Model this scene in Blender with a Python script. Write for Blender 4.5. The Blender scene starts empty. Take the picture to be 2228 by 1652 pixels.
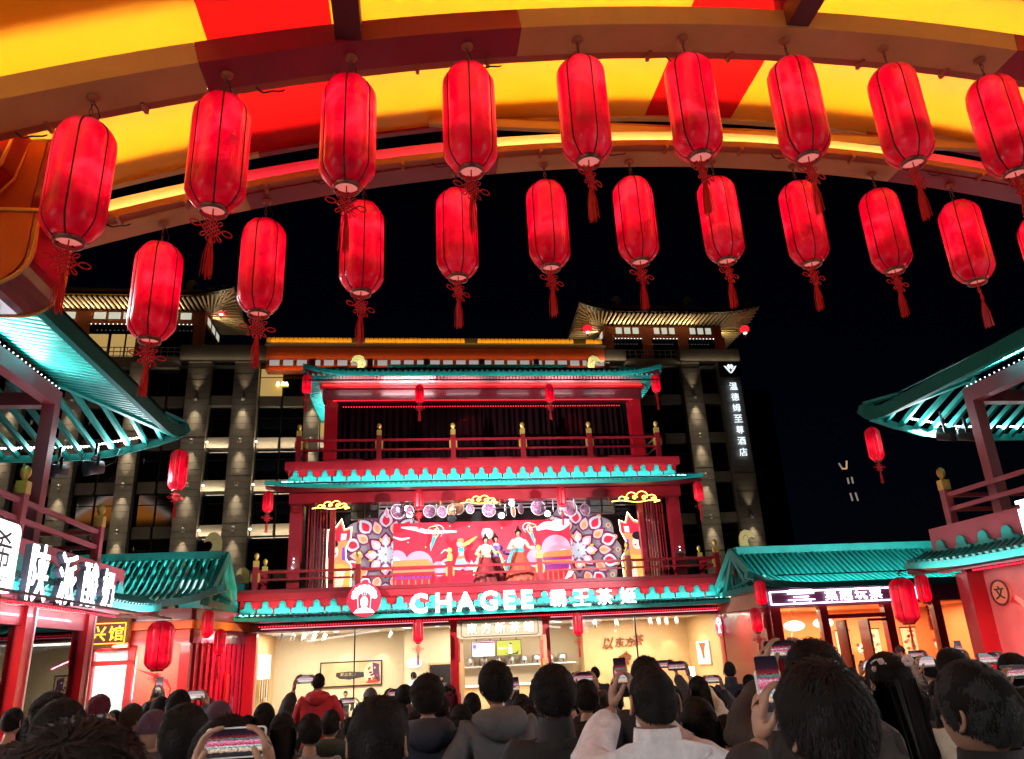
import bpy, bmesh, math, random
from mathutils import Vector as V, Matrix, noise, Quaternion
R = math.radians
S = bpy.context.scene
COL = S.collection
random.seed(7)

# ------------------------------------------------------------------ camera
YAW, PITCH, ROLL = R(8.0), R(19.8), R(-2.8)
CAM = V((0, 0, 1.85))
FWD = V((math.sin(YAW) * math.cos(PITCH), math.cos(YAW) * math.cos(PITCH), math.sin(PITCH)))
_r0 = V((math.cos(YAW), -math.sin(YAW), 0)); _u0 = _r0.cross(FWD)
RGT = _r0 * math.cos(ROLL) + _u0 * math.sin(ROLL)
UPV = _u0 * math.cos(ROLL) - _r0 * math.sin(ROLL)
cd = bpy.data.cameras.new('camera'); cam = bpy.data.objects.new('camera', cd); COL.objects.link(cam)
cd.sensor_width = 36; cd.lens = 1667 / 2228 * 36; cd.clip_start = 0.05; cd.clip_end = 1500
cd.dof.use_dof = True; cd.dof.focus_distance = 20; cd.dof.aperture_fstop = 11
m = Matrix((RGT, UPV, -FWD)).transposed().to_4x4(); m.translation = CAM
cam.matrix_world = m; S.camera = cam

# ------------------------------------------------------------------ night sky, exposure
w = bpy.data.worlds.new('World'); S.world = w; w.use_nodes = True
nt = w.node_tree; bg = nt.nodes['Background']
sk = nt.nodes.new('ShaderNodeTexSky'); sk.sky_type = 'NISHITA'; sk.sun_disc = False
sk.sun_elevation = R(-4); sk.sun_rotation = R(0); sk.altitude = 400
tn = nt.nodes.new('ShaderNodeVectorMath'); tn.operation = 'MULTIPLY'; tn.inputs[1].default_value = (.45, .62, 1.5)
nt.links.new(sk.outputs[0], tn.inputs[0]); nt.links.new(tn.outputs[0], bg.inputs[0]); bg.inputs[1].default_value = 0.007
S.view_settings.view_transform = 'Standard'; S.view_settings.look = 'None'
S.view_settings.exposure = 1.0; S.view_settings.gamma = 1
S.cycles.use_denoising = True
S.cycles.max_bounces = 6; S.cycles.diffuse_bounces = 3; S.cycles.glossy_bounces = 3
S.cycles.transmission_bounces = 6; S.cycles.transparent_max_bounces = 8
S.cycles.sample_clamp_indirect = 4; S.cycles.sample_clamp_direct = 0
S.cycles.caustics_reflective = False; S.cycles.caustics_refractive = False

# ------------------------------------------------------------------ materials
MATS = {}
def mat(name, col=(.5, .5, .5), rough=.5, metal=0, emit=None, es=0., var=.12, scale=6., bump=0., coat=0., alpha=1., spec=.5, trans=0.):
    if name in MATS: return MATS[name]
    m = bpy.data.materials.new(name); m.use_nodes = True; t = m.node_tree; b = t.nodes['Principled BSDF']
    b.inputs['Base Color'].default_value = (*col, 1); b.inputs['Roughness'].default_value = rough
    b.inputs['Metallic'].default_value = metal; b.inputs['Coat Weight'].default_value = coat
    b.inputs['Specular IOR Level'].default_value = spec; b.inputs['Alpha'].default_value = alpha
    b.inputs['Transmission Weight'].default_value = trans
    if emit:
        b.inputs['Emission Color'].default_value = (*emit, 1); b.inputs['Emission Strength'].default_value = es
    if var or bump:
        tc = t.nodes.new('ShaderNodeTexCoord'); n = t.nodes.new('ShaderNodeTexNoise')
        n.inputs['Scale'].default_value = scale; n.inputs['Detail'].default_value = 5; n.inputs['Roughness'].default_value = .62
        g = t.nodes.new('ShaderNodeNewGeometry'); t.links.new(g.outputs['Position'], n.inputs['Vector'])
        if var:
            mr = t.nodes.new('ShaderNodeMapRange'); mr.inputs['From Min'].default_value = .25; mr.inputs['From Max'].default_value = .75
            mr.inputs['To Min'].default_value = 1 - var; mr.inputs['To Max'].default_value = 1 + var
            mx = t.nodes.new('ShaderNodeVectorMath'); mx.operation = 'SCALE'; mx.inputs[0].default_value = col
            t.links.new(n.outputs['Fac'], mr.inputs['Value']); t.links.new(mr.outputs[0], mx.inputs['Scale'])
            t.links.new(mx.outputs[0], b.inputs['Base Color'])
            m2 = t.nodes.new('ShaderNodeMapRange'); m2.inputs['To Min'].default_value = max(0, rough - var * .6); m2.inputs['To Max'].default_value = min(1, rough + var * .6)
            t.links.new(n.outputs['Fac'], m2.inputs['Value']); t.links.new(m2.outputs[0], b.inputs['Roughness'])
        if bump:
            bp = t.nodes.new('ShaderNodeBump'); bp.inputs['Strength'].default_value = bump; bp.inputs['Distance'].default_value = .01
            t.links.new(n.outputs['Fac'], bp.inputs['Height']); t.links.new(bp.outputs[0], b.inputs['Normal'])
    MATS[name] = m; return m
def glow(name, col, es):
    return mat(name, tuple(c * .5 for c in col), .5, 0, col, es, var=0)

RED = mat('red_paint', (.23, .007, .014), .38, var=.14, scale=3, coat=.3)
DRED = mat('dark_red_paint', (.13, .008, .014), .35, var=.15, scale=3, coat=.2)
BRED = mat('bright_red_paint', (.38, .004, .013), .38, var=.12, scale=3, coat=.2)
TEAL = mat('teal_paint', (.008, .33, .285), .5, var=.2, scale=3)
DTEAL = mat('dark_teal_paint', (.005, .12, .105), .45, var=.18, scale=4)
GOLD = mat('gold_paint', (.62, .43, .09), .38, metal=.45, var=.12)
PGOLD = mat('pale_gold_panel', (.62, .55, .22), .4, metal=.3, var=.1)
BLACK = mat('black_metal', (.014, .014, .016), .42, var=.2)
GREY = mat('grey_metal', (.3, .3, .31), .45, metal=.5)
WHITE = mat('white_paint', (.78, .77, .74), .5, var=.04)
DGLASS = mat('dark_glass', (.004, .006, .012), .06, var=.1, scale=.3, spec=.5)
def glass_mat():
    m = bpy.data.materials.new('clear_glass'); m.use_nodes = True; t = m.node_tree
    for n in list(t.nodes): t.nodes.remove(n)
    o = t.nodes.new('ShaderNodeOutputMaterial'); mx = t.nodes.new('ShaderNodeMixShader')
    tr = t.nodes.new('ShaderNodeBsdfTransparent'); gl = t.nodes.new('ShaderNodeBsdfGlossy'); gl.inputs['Roughness'].default_value = .015
    f = t.nodes.new('ShaderNodeFresnel'); f.inputs['IOR'].default_value = 1.5
    tr.inputs['Color'].default_value = (.95, .96, .95, 1)
    t.links.new(f.outputs[0], mx.inputs[0]); t.links.new(tr.outputs[0], mx.inputs[1]); t.links.new(gl.outputs[0], mx.inputs[2]); t.links.new(mx.outputs[0], o.inputs[0])
    return m
GLASS = glass_mat()

# ------------------------------------------------------------------ helpers
def pw(o):
    if o is None: return Matrix()
    return pw(o.parent) @ o.matrix_parent_inverse @ o.matrix_basis if o.parent else o.matrix_basis.copy()
def tag(o, label, cat, group=None):
    o['label'] = label; o['category'] = cat
    if group: o['group'] = group
    return o
def kind(o, k): o['kind'] = k; return o
def thing(name, label=None, cat=None, loc=(0, 0, 0), rz=0, group=None):
    o = bpy.data.objects.new(name, None); COL.objects.link(o); o.empty_display_size = .1
    o.location = loc; o.rotation_euler = (0, 0, rz)
    o.matrix_basis = Matrix.Translation(loc) @ Matrix.Rotation(rz, 4, 'Z')
    if label: tag(o, label, cat, group)
    return o
def link(o, parent=None):
    COL.objects.link(o)
    if parent is not None:
        o.parent = parent; o.matrix_parent_inverse = pw(parent).inverted()
    return o
def ob(name, me, m=None, parent=None, mw=None):
    o = bpy.data.objects.new(name, me)
    if m is not None and not me.materials: me.materials.append(m)
    if mw is not None: o.matrix_basis = mw
    return link(o, parent)
def copy_tree(o, parent=None):
    c = o.copy(); COL.objects.link(c); c.parent = parent
    if parent is not None: c.matrix_parent_inverse = o.matrix_parent_inverse.copy()
    for ch in o.children: copy_tree(ch, c)
    return c
class MB:
    def __init__(s): s.v = []; s.f = []; s.sm = []
    def add(s, vs, fs, smooth=False):
        k = len(s.v); s.v += [tuple(p) for p in vs]; s.f += [tuple(i + k for i in f) for f in fs]; s.sm += [smooth] * len(fs); return s
    def box(s, a, b):
        (x0, y0, z0), (x1, y1, z1) = a, b
        return s.add([(x0, y0, z0), (x1, y0, z0), (x1, y1, z0), (x0, y1, z0), (x0, y0, z1), (x1, y0, z1), (x1, y1, z1), (x0, y1, z1)],
                     [(0, 3, 2, 1), (4, 5, 6, 7), (0, 1, 5, 4), (1, 2, 6, 5), (2, 3, 7, 6), (3, 0, 4, 7)])
    def bar(s, a, b, w, h, up=(0, 0, 1)):
        a, b = V(a), V(b); x = (b - a).normalized(); y = V(up).cross(x)
        y = (V((1, 0, 0)).cross(x) if y.length < 1e-4 else y).normalized(); z = x.cross(y)
        c = [p + y * (i * w / 2) + z * (j * h / 2) for p in (a, b) for i, j in ((-1, -1), (1, -1), (1, 1), (-1, 1))]
        return s.add(c, [(0, 1, 2, 3)[::-1], (4, 5, 6, 7), (0, 1, 5, 4), (1, 2, 6, 5), (2, 3, 7, 6), (3, 0, 4, 7)])
    def tube(s, pts, r, n=8, cap=True, closed=False):
        pts = [V(p) for p in pts]; rs = r if isinstance(r, (list, tuple)) else [r] * len(pts); k = len(pts)
        vs = []; fs = []; pu = None
        for i, p in enumerate(pts):
            t = (pts[(i + 1) % k] - pts[i - 1]) if closed else (pts[min(i + 1, k - 1)] - pts[max(i - 1, 0)])
            t = t.normalized() if t.length > 1e-9 else V((0, 0, 1))
            u = pu - t * pu.dot(t) if pu is not None else (V((0, 0, 1)) if abs(t.z) < .9 else V((1, 0, 0))).cross(t)
            if u.length < 1e-6: u = V((1, 0, 0)).cross(t)
            u = u.normalized(); pu = u; q = t.cross(u)
            vs += [p + (u * math.cos(a) + q * math.sin(a)) * rs[i] for a in [2 * math.pi * j / n for j in range(n)]]
        for i in range(k if closed else k - 1):
            A = i * n; B = ((i + 1) % k) * n
            fs += [(A + j, A + (j + 1) % n, B + (j + 1) % n, B + j) for j in range(n)]
        s.add(vs, fs, True)
        if cap and not closed: s.add(vs[:n], [tuple(range(n))[::-1]]); s.add(vs[-n:], [tuple(range(n))])
        return s
    def lathe(s, prof, n=24, c=(0, 0, 0), mod=None, cap=True, axis='Z'):
        vs = []; c = V(c)
        for r, z in prof:
            for j in range(n):
                a = 2 * math.pi * j / n; rr = r * (mod(a, z) if mod else 1)
                p = V((rr * math.cos(a), rr * math.sin(a), z))
                if axis == 'Y': p = V((p.x, -p.z, p.y))
                if axis == 'X': p = V((p.z, p.x, p.y))
                vs.append(c + p)
        fs = [(i * n + j, i * n + (j + 1) % n, (i + 1) * n + (j + 1) % n, (i + 1) * n + j) for i in range(len(prof) - 1) for j in range(n)]
        s.add(vs, fs, True)
        if cap: s.add(vs[:n], [tuple(range(n))[::-1]]); s.add(vs[-n:], [tuple(range(n))])
        return s
    def prism(s, poly, o, ux, uy, d):   # 2-D outline (counter-clockwise) in plane (ux,uy) at o, thickness along d
        o, ux, uy, d = V(o), V(ux), V(uy), V(d); n = len(poly)
        a = [o + ux * p[0] + uy * p[1] for p in poly]; b = [p + d for p in a]
        return s.add(a + b, [tuple(range(n)), tuple(range(n, 2 * n))[::-1]] + [(i, i + n, (i + 1) % n + n, (i + 1) % n) for i in range(n)])
    def flat(s, poly, o, ux, uy):
        o, ux, uy = V(o), V(ux), V(uy); return s.add([o + ux * p[0] + uy * p[1] for p in poly], [tuple(range(len(poly)))])
    def sphere(s, c, r, n=12, k=8):
        c = V(c); rr = r if isinstance(r, (tuple, list)) else (r, r, r); vs = []; fs = []
        for i in range(k + 1):
            ph = math.pi * i / k
            vs += [c + V((rr[0] * math.sin(ph) * math.cos(2 * math.pi * j / n), rr[1] * math.sin(ph) * math.sin(2 * math.pi * j / n), rr[2] * math.cos(ph))) for j in range(n)]
        fs = [(i * n + j, (i + 1) * n + j, (i + 1) * n + (j + 1) % n, i * n + (j + 1) % n) for i in range(k) for j in range(n)]
        return s.add(vs, fs, True)
    def mesh(s, name):
        me = bpy.data.meshes.new(name); me.from_pydata(s.v, [], s.f); me.polygons.foreach_set('use_smooth', s.sm)
        bm = bmesh.new(); bm.from_mesh(me); bmesh.ops.remove_doubles(bm, verts=bm.verts, dist=1e-5)
        if any(len(f.verts) > 4 for f in bm.faces):
            bmesh.ops.triangulate(bm, faces=[f for f in bm.faces if len(f.verts) > 4])
        bmesh.ops.recalc_face_normals(bm, faces=bm.faces); bm.to_mesh(me); bm.free(); me.update(); return me
    def build(s, name, m, parent=None): return ob(name, s.mesh(name), m, parent)
_box = {}
def piece(name, a, b, w, h, m, parent=None, up=(0, 0, 1)):   # one straight member, mesh data shared
    k = m.name
    if k not in _box:
        _box[k] = MB().box((0, -.5, -.5), (1, .5, .5)).mesh('bar'); _box[k].materials.append(m)
    a, b = V(a), V(b); x = b - a; L = x.length; x = x / L; y = V(up).cross(x)
    y = (V((1, 0, 0)).cross(x) if y.length < 1e-4 else y).normalized(); z = x.cross(y)
    M4 = Matrix((x * L, y * w, z * h)).transposed().to_4x4(); M4.translation = a
    return ob(name, _box[k], None, parent, M4)
def block(name, a, b, m, parent=None):   # axis aligned box between two corners
    k = m.name; a, b = V(a), V(b); c = (a + b) / 2
    return piece(name, (a.x, c.y, c.z), (b.x, c.y, c.z), abs(b.y - a.y), abs(b.z - a.z), m, parent)
def inst(name, me, parent=None, loc=(0, 0, 0), rz=0, sc=1, m=None, rot=None):
    M4 = Matrix.Translation(loc) @ (rot.to_4x4() if rot is not None else Matrix.Rotation(rz, 4, 'Z')) @ Matrix.Diagonal((*((sc,) * 3 if not isinstance(sc, (tuple, list)) else sc), 1))
    return ob(name, me, m, parent, M4)
def at(x, y, Y):      # a point of the photograph (2228 px wide) on the plane at distance Y
    d = FWD + RGT * ((x - 1114) / 1667) - UPV * ((y - 826) / 1667); return CAM + d * (Y / d.y)
def lamp(kind_, name, loc, power, col, parent=None, aim=None, size=.1, sy=None, spot=60, blend=.5):
    L = bpy.data.lights.new(name, kind_); L.energy = power; L.color = col
    if kind_ == 'AREA':
        L.size = size
        if sy: L.shape = 'RECTANGLE'; L.size_y = sy
    else: L.shadow_soft_size = size
    if kind_ == 'SPOT': L.spot_size = R(spot); L.spot_blend = blend
    o = bpy.data.objects.new(name, L); M4 = Matrix.Translation(loc)
    if aim is not None: M4 = M4 @ (V(aim) - V(loc)).to_track_quat('-Z', 'Y').to_matrix().to_4x4()
    o.matrix_basis = M4; return link(o, parent)
TMP = bpy.data.scenes.new('workbench')
def baked(o):   # the evaluated mesh of one object, made in a scene of its own
    TMP.collection.objects.link(o); vl = TMP.view_layers[0]; vl.update()
    me = bpy.data.meshes.new_from_object(o.evaluated_get(vl.depsgraph)); TMP.collection.objects.unlink(o); return me
_tx = {}
def text_mesh(body, bold=.0, depth=.0, shear=0):
    k = (body, bold, depth, shear)
    if k in _tx: return _tx[k]
    cu = bpy.data.curves.new('letter', 'FONT'); cu.body = body; cu.align_x = 'CENTER'; cu.align_y = 'CENTER'
    cu.offset = bold; cu.extrude = depth; cu.shear = shear; cu.resolution_u = 3
    o = bpy.data.objects.new('letter', cu); me = baked(o); bpy.data.objects.remove(o); bpy.data.curves.remove(cu)
    xs = [v.co.x for v in me.vertices]; ys = [v.co.y for v in me.vertices]
    cx, cy = (min(xs) + max(xs)) / 2, (min(ys) + max(ys)) / 2; W, H = max(xs) - min(xs), max(ys) - min(ys)
    for v in me.vertices: v.co.x -= cx; v.co.y -= cy
    me.materials.clear(); _tx[k] = (me, W, H); return _tx[k]
def letter(ch, m, parent, c, w=None, h=None, right=(1, 0, 0), up=(0, 0, 1), bold=.01, depth=.05, shear=0, name='letter', thick=None):
    me, W, H = text_mesh(ch, bold, depth, shear); me = me.copy() if me.materials and me.materials[0] != m else me
    if not me.materials: me.materials.append(m)
    elif me.materials[0] != m: me.materials[0] = m
    sx = (w / W) if w else h / H; sy = (h / H) if h else sx
    r, u = V(right).normalized(), V(up).normalized(); n = r.cross(u)
    sz = (thick / (2 * depth)) if thick else sy
    M4 = Matrix((r * sx, u * sy, n * sz)).transposed().to_4x4(); M4.translation = V(c)
    return ob(name, me, None, parent, M4)
def arc(n, a0, a1, r, c=(0, 0)): return [(c[0] + r * math.cos(a0 + (a1 - a0) * i / n), c[1] + r * math.sin(a0 + (a1 - a0) * i / n)) for i in range(n + 1)]
def ordn(i): return ['first', 'second', 'third', 'fourth', 'fifth', 'sixth', 'seventh', 'eighth', 'ninth', 'tenth', 'eleventh', 'twelfth', 'thirteenth', 'fourteenth', 'fifteenth', 'sixteenth'][i]
for ch in 'CHAGEE霸王茶姬東方新茶鋪温德姆至尊酒店陕派酸奶兴馆乡集趣玩票文配戲出东方以':
    for b, d in ((.0, .02), (.006, .02), (.012, .02), (.03, .02)): text_mesh(ch, b, d)

# ================================================================== arched canopy with lanterns
CX0 = 3.45
def zb(x, z0=6.85): return z0 - (x - CX0) ** 2 / 36
YEL = mat('yellow_canopy_panel', (.86, .40, .006), .42, var=.06, scale=1.2)
CRED = mat('red_canopy_panel', (.5, .002, .004), .6, var=.06, scale=1.2, spec=.08)
BGOLD = mat('gold_beam_paint', (.50, .33, .12), .42, var=.12, scale=2.5)
BRD = mat('crimson_beam_paint', (.24, .006, .03), .42, var=.12, scale=2.5)
TRK = mat('track_housing', (.33, .12, .05), .45, var=.1)
PURP = mat('dark_purlin_paint', (.06, .01, .02), .5, var=.1)
LEDW = glow('warm_led', (1, .76, .42), 33)
def arcbox(name, x0, x1, y0, y1, h, m, parent, z0=6.85, n=14, below=0.):
    b = MB(); vs = []
    for i in range(n + 1):
        x = x0 + (x1 - x0) * i / n; z = zb(x, z0) - below; s = -(x - CX0) / 18; nx, nz = -s, 1
        for yy, hh in ((y0, 0), (y1, 0), (y1, h), (y0, h)): vs.append((x + nx * hh, yy, z + nz * hh))
    fs = [(0, 1, 2, 3)[::-1], tuple(4 * n + i for i in range(4))]
    for i in range(n):
        for k in range(4): fs.append((4 * i + k, 4 * i + (k + 1) % 4, 4 * i + 4 + (k + 1) % 4, 4 * i + 4 + k))
    b.add(vs, fs); return b.build(name, m, parent)
SEG = [(-6.2, -1.58, BGOLD), (-1.577, .9, BRD), (.903, 5.4, BGOLD), (5.403, 7.9, BRD), (7.903, 12.5, BGOLD)]
beams = []
for Y0, tracks, lab in ((3.0, 'r', 'gold and crimson arched roof beam overhead behind the near lantern row'), (4.84, 'r', 'near gold and crimson arched beam carrying the row of larger lanterns'), (6.6, 'f', 'far gold and crimson arched beam carrying the row of smaller looking lanterns')):
    t = thing('arch_beam', lab, 'roof beam', (3.4, Y0 + .15, 5.5), group='arched canopy beams')
    for a, b, m_ in SEG: arcbox('beam_segment', a, b, Y0, Y0 + .32 if Y0 < 6 else Y0 + .26, .19 if Y0 < 6 else .26, m_, t)
    yt = Y0 + .36 if tracks == 'r' else Y0 - .045; sg = 1 if tracks == 'r' else -1
    arcbox('track_rail', -6, 12.3, yt - .04, yt + .04, .02, TRK, t, below=-.015, n=40)
    arcbox('track_lip', -6, 12.3, yt + sg * .04, yt + sg * .052, .07, TRK, t, below=-.015, n=40)
    st = arcbox('led_strip', -6, 12.3, yt - .022, yt + .022, .012, LEDW if Y0 > 4 else glow('warm_led_strong', (1, .76, .42), 46), t, below=-.05, n=40)
    for i in range(26):
        x = -5.5 + i * .69 + random.uniform(-.1, .1)
        piece('track_clip', (x, yt - .06, zb(x) + .01), (x, yt + .06, zb(x) + .01), .03, .06, TRK, t)
    for i in range(9):
        x = -4.8 + i * 1.8 + random.uniform(-.4, .4)
        pts = [(x - .11 + .22 * q / 8, yt + .02 * math.sin(q), zb(x) - .02 - .05 * math.sin(math.pi * q / 8)) for q in range(9)]
        MB().tube(pts, .007, 5).build('cable_loop', BLACK, t)
    beams.append(t)
ct = thing('canopy_roof', 'vaulted canopy of yellow and red glowing panels over the crowd', 'canopy', (3.4, 2.5, 7))
ST = [-6.2, -1.72, -.69, 2.68, 3.72, 7.05, 8.08, 12.5]
for i in range(7):
    m_ = CRED if i % 2 else YEL
    for y0, y1 in ((-2.5, 0.4), (.405, 3.15), (3.155, 7.0)):
        arcbox('roof_panel', ST[i] + .002, ST[i + 1] - .002, y0, y1, .06, m_, ct, z0=7.65)
for a, b, m_ in SEG: arcbox('edge_trim', a, b, 7.0, 7.07, .09, BGOLD if m_ is BGOLD else BRD, ct, z0=7.62)
for x in (-.48, 3.33): piece('purlin', (x, -2.4, zb(x) + .12), (x, 4.84, zb(x) + .12), .2, .2, PURP, ct)
for x in (-5.2, -.48, 3.33, 7.6, 11.6):
    for Y0 in (3.16, 5.0, 6.73): piece('hanger_post', (x, Y0, zb(x) + .2), (x, Y0, zb(x, 7.66)), .09, .09, BRD, ct)
piece('tie_bar', (.2, 6.9, 7.34), (8.2, 6.9, 7.30), .06, .10, BGOLD, ct)
piece('tie_bar', (.4, 6.98, 7.44), (8.4, 6.98, 7.42), .05, .08, TRK, ct)
for x, w_ in ((-5.6, .4), (12.1, .4)):
    for Y0 in (3.16, 5.0, 6.73): piece('support_post', (x, Y0, 0), (x, Y0, zb(x) + .1), .3, .3, BRD, ct)

# carved corner bracket hanging at the far left of the canopy
ORG = mat('orange_lacquer', (.45, .07, .008), .35, var=.08, scale=2); BDR = mat('deep_red_lacquer', (.26, .008, .012), .25, var=.08, coat=.5)
YTR = mat('yellow_trim', (.85, .45, .06), .4, var=.05)
bt = thing('hanging_bracket', 'orange and red lacquered box bracket with yellow trim below the canopy edge', 'bracket', (-3.6, 5.9, 4.8))
def shield(o, poly, d, trim, name):
    MB().prism(poly, o, (1, 0, 0), (0, 0, 1), (0, d, 0)).build(name, BDR, bt)
    c = (sum(p[0] for p in poly) / len(poly), sum(p[1] for p in poly) / len(poly))
    inn = [(c[0] + (p[0] - c[0]) * .9, c[1] + (p[1] - c[1]) * .93) for p in poly]
    MB().prism(inn, (o[0], o[1] - .012, o[2]), (1, 0, 0), (0, 0, 1), (0, .01, 0)).build('front_panel', ORG, bt)
    MB().tube([V(o) + V((p[0], -.005, p[1])) for p in poly], .016, 6, closed=True).build('trim', YTR, bt)
    MB().tube([V(o) + V((p[0], d + .005, p[1])) for p in poly], .014, 6, closed=True).build('trim', YTR, bt)
low = [(-4.9, 4.6)] + arc(7, -math.pi / 2, 0, .30, (-3.12, 4.9)) + [(-2.82, 5.24), (-4.9, 5.24)]
shield((0, 5.5, 0), low, .55, .04, 'lower_box')
shield((0, 5.65, 0), [(-4.9, 5.27), (-2.9, 5.27), (-2.86, 6.0), (-3.12, 5.98), (-4.9, 5.9)], .4, .04, 'upper_box')
shield((0, 5.42, 0), [(-4.9, 5.3), (-3.34, 5.3), (-3.13, 5.6), (-3.06, 5.97), (-4.9, 5.9)], .2, .04, 'front_box')

# ---------------------------------------------------------------- lanterns
def lantern_fabric():
    m = bpy.data.materials.new('lantern_silk'); m.use_nodes = True; t = m.node_tree; b = t.nodes['Principled BSDF']; L = t.links.new
    b.inputs['Base Color'].default_value = (.16, .001, .006, 1); b.inputs['Roughness'].default_value = .3; b.inputs['Specular IOR Level'].default_value = .3; b.inputs['Coat Weight'].default_value = .08; b.inputs['Coat Roughness'].default_value = .2
    tc = t.nodes.new('ShaderNodeTexCoord'); oi = t.nodes.new('ShaderNodeObjectInfo')
    va = t.nodes.new('ShaderNodeVectorMath'); va.operation = 'MULTIPLY_ADD'; va.inputs[1].default_value = (1, 1, 1)
    cr = t.nodes.new('ShaderNodeCombineXYZ'); mm = t.nodes.new('ShaderNodeMath'); mm.operation = 'MULTIPLY'; mm.inputs[1].default_value = 37
    L(oi.outputs['Random'], mm.inputs[0]); L(mm.outputs[0], cr.inputs[0]); L(mm.outputs[0], cr.inputs[2])
    L(tc.outputs['Object'], va.inputs[0]); L(cr.outputs[0], va.inputs[2])
    n1 = t.nodes.new('ShaderNodeTexNoise'); n1.inputs['Scale'].default_value = 4; n1.inputs['Detail'].default_value = 4; n1.inputs['Distortion'].default_value = .6; L(va.outputs[0], n1.inputs['Vector'])
    n2 = t.nodes.new('ShaderNodeTexNoise'); n2.inputs['Scale'].default_value = 9; n2.inputs['Detail'].default_value = 2; n2.inputs['Distortion'].default_value = 2.2; L(va.outputs[0], n2.inputs['Vector'])
    sx = t.nodes.new('ShaderNodeSeparateXYZ'); L(tc.outputs['Object'], sx.inputs[0])
    # brightness of the bulb behind the silk, strongest half way up
    bz = t.nodes.new('ShaderNodeMath'); bz.operation = 'ADD'; bz.inputs[1].default_value = .62; L(sx.outputs[2], bz.inputs[0])
    b2 = t.nodes.new('ShaderNodeMath'); b2.operation = 'MULTIPLY'; L(bz.outputs[0], b2.inputs[0]); L(bz.outputs[0], b2.inputs[1])
    b3 = t.nodes.new('ShaderNodeMapRange'); b3.inputs['From Max'].default_value = .13; b3.inputs['To Min'].default_value = 1; b3.inputs['To Max'].default_value = .28; L(b2.outputs[0], b3.inputs['Value'])
    r1 = t.nodes.new('ShaderNodeValToRGB'); r1.color_ramp.elements[0].position = .25; r1.color_ramp.elements[0].color = (.24, .0, .008, 1)
    r1.color_ramp.elements[1].position = .76; r1.color_ramp.elements[1].color = (1, .02, .05, 1)
    e = r1.color_ramp.elements.new(.5); e.color = (.78, .0, .014, 1); L(n1.outputs['Fac'], r1.inputs[0])
    r2 = t.nodes.new('ShaderNodeMapRange'); r2.inputs['From Min'].default_value = .35; r2.inputs['From Max'].default_value = .42; r2.inputs['To Min'].default_value = .74; L(n2.outputs['Fac'], r2.inputs['Value'])
    ml = t.nodes.new('ShaderNodeMath'); ml.operation = 'MULTIPLY'; L(b3.outputs[0], ml.inputs[0]); L(r2.outputs[0], ml.inputs[1])
    m3 = t.nodes.new('ShaderNodeMath'); m3.operation = 'MULTIPLY'; m3.inputs[1].default_value = .9; L(ml.outputs[0], m3.inputs[0])
    L(r1.outputs[0], b.inputs['Emission Color']); L(m3.outputs[0], b.inputs['Emission Strength']); return m
SILK = lantern_fabric()
RIB = mat('lantern_rib', (.02, .006, .006), .4); LRING = mat('lantern_ring', (.30, .10, .08), .35, metal=.6, var=.4, scale=60, bump=.5)
LDIF = glow('lantern_diffuser', (1, .26, .22), .33); CORD = mat('red_cord', (.5, .008, .012), .6, emit=(.5, .004, .008), es=.05, var=.2, scale=40)
CHAIN = mat('chain_metal', (.16, .10, .08), .4, metal=.7)
def lprof(H, r):
    return [(.42 * r, .015 * H), (.52 * r, .0), (.68 * r, .025 * H), (.90 * r, .09 * H), (.985 * r, .135 * H), (1.0 * r, .19 * H), (1.0 * r, .5 * H), (1.0 * r, .79 * H), (.975 * r, .86 * H), (.86 * r, .915 * H), (.66 * r, .97 * H), (.5 * r, .985 * H)]
def scal(a, z): return .90 + .10 * abs(math.sin(3 * a)) ** .75
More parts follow.
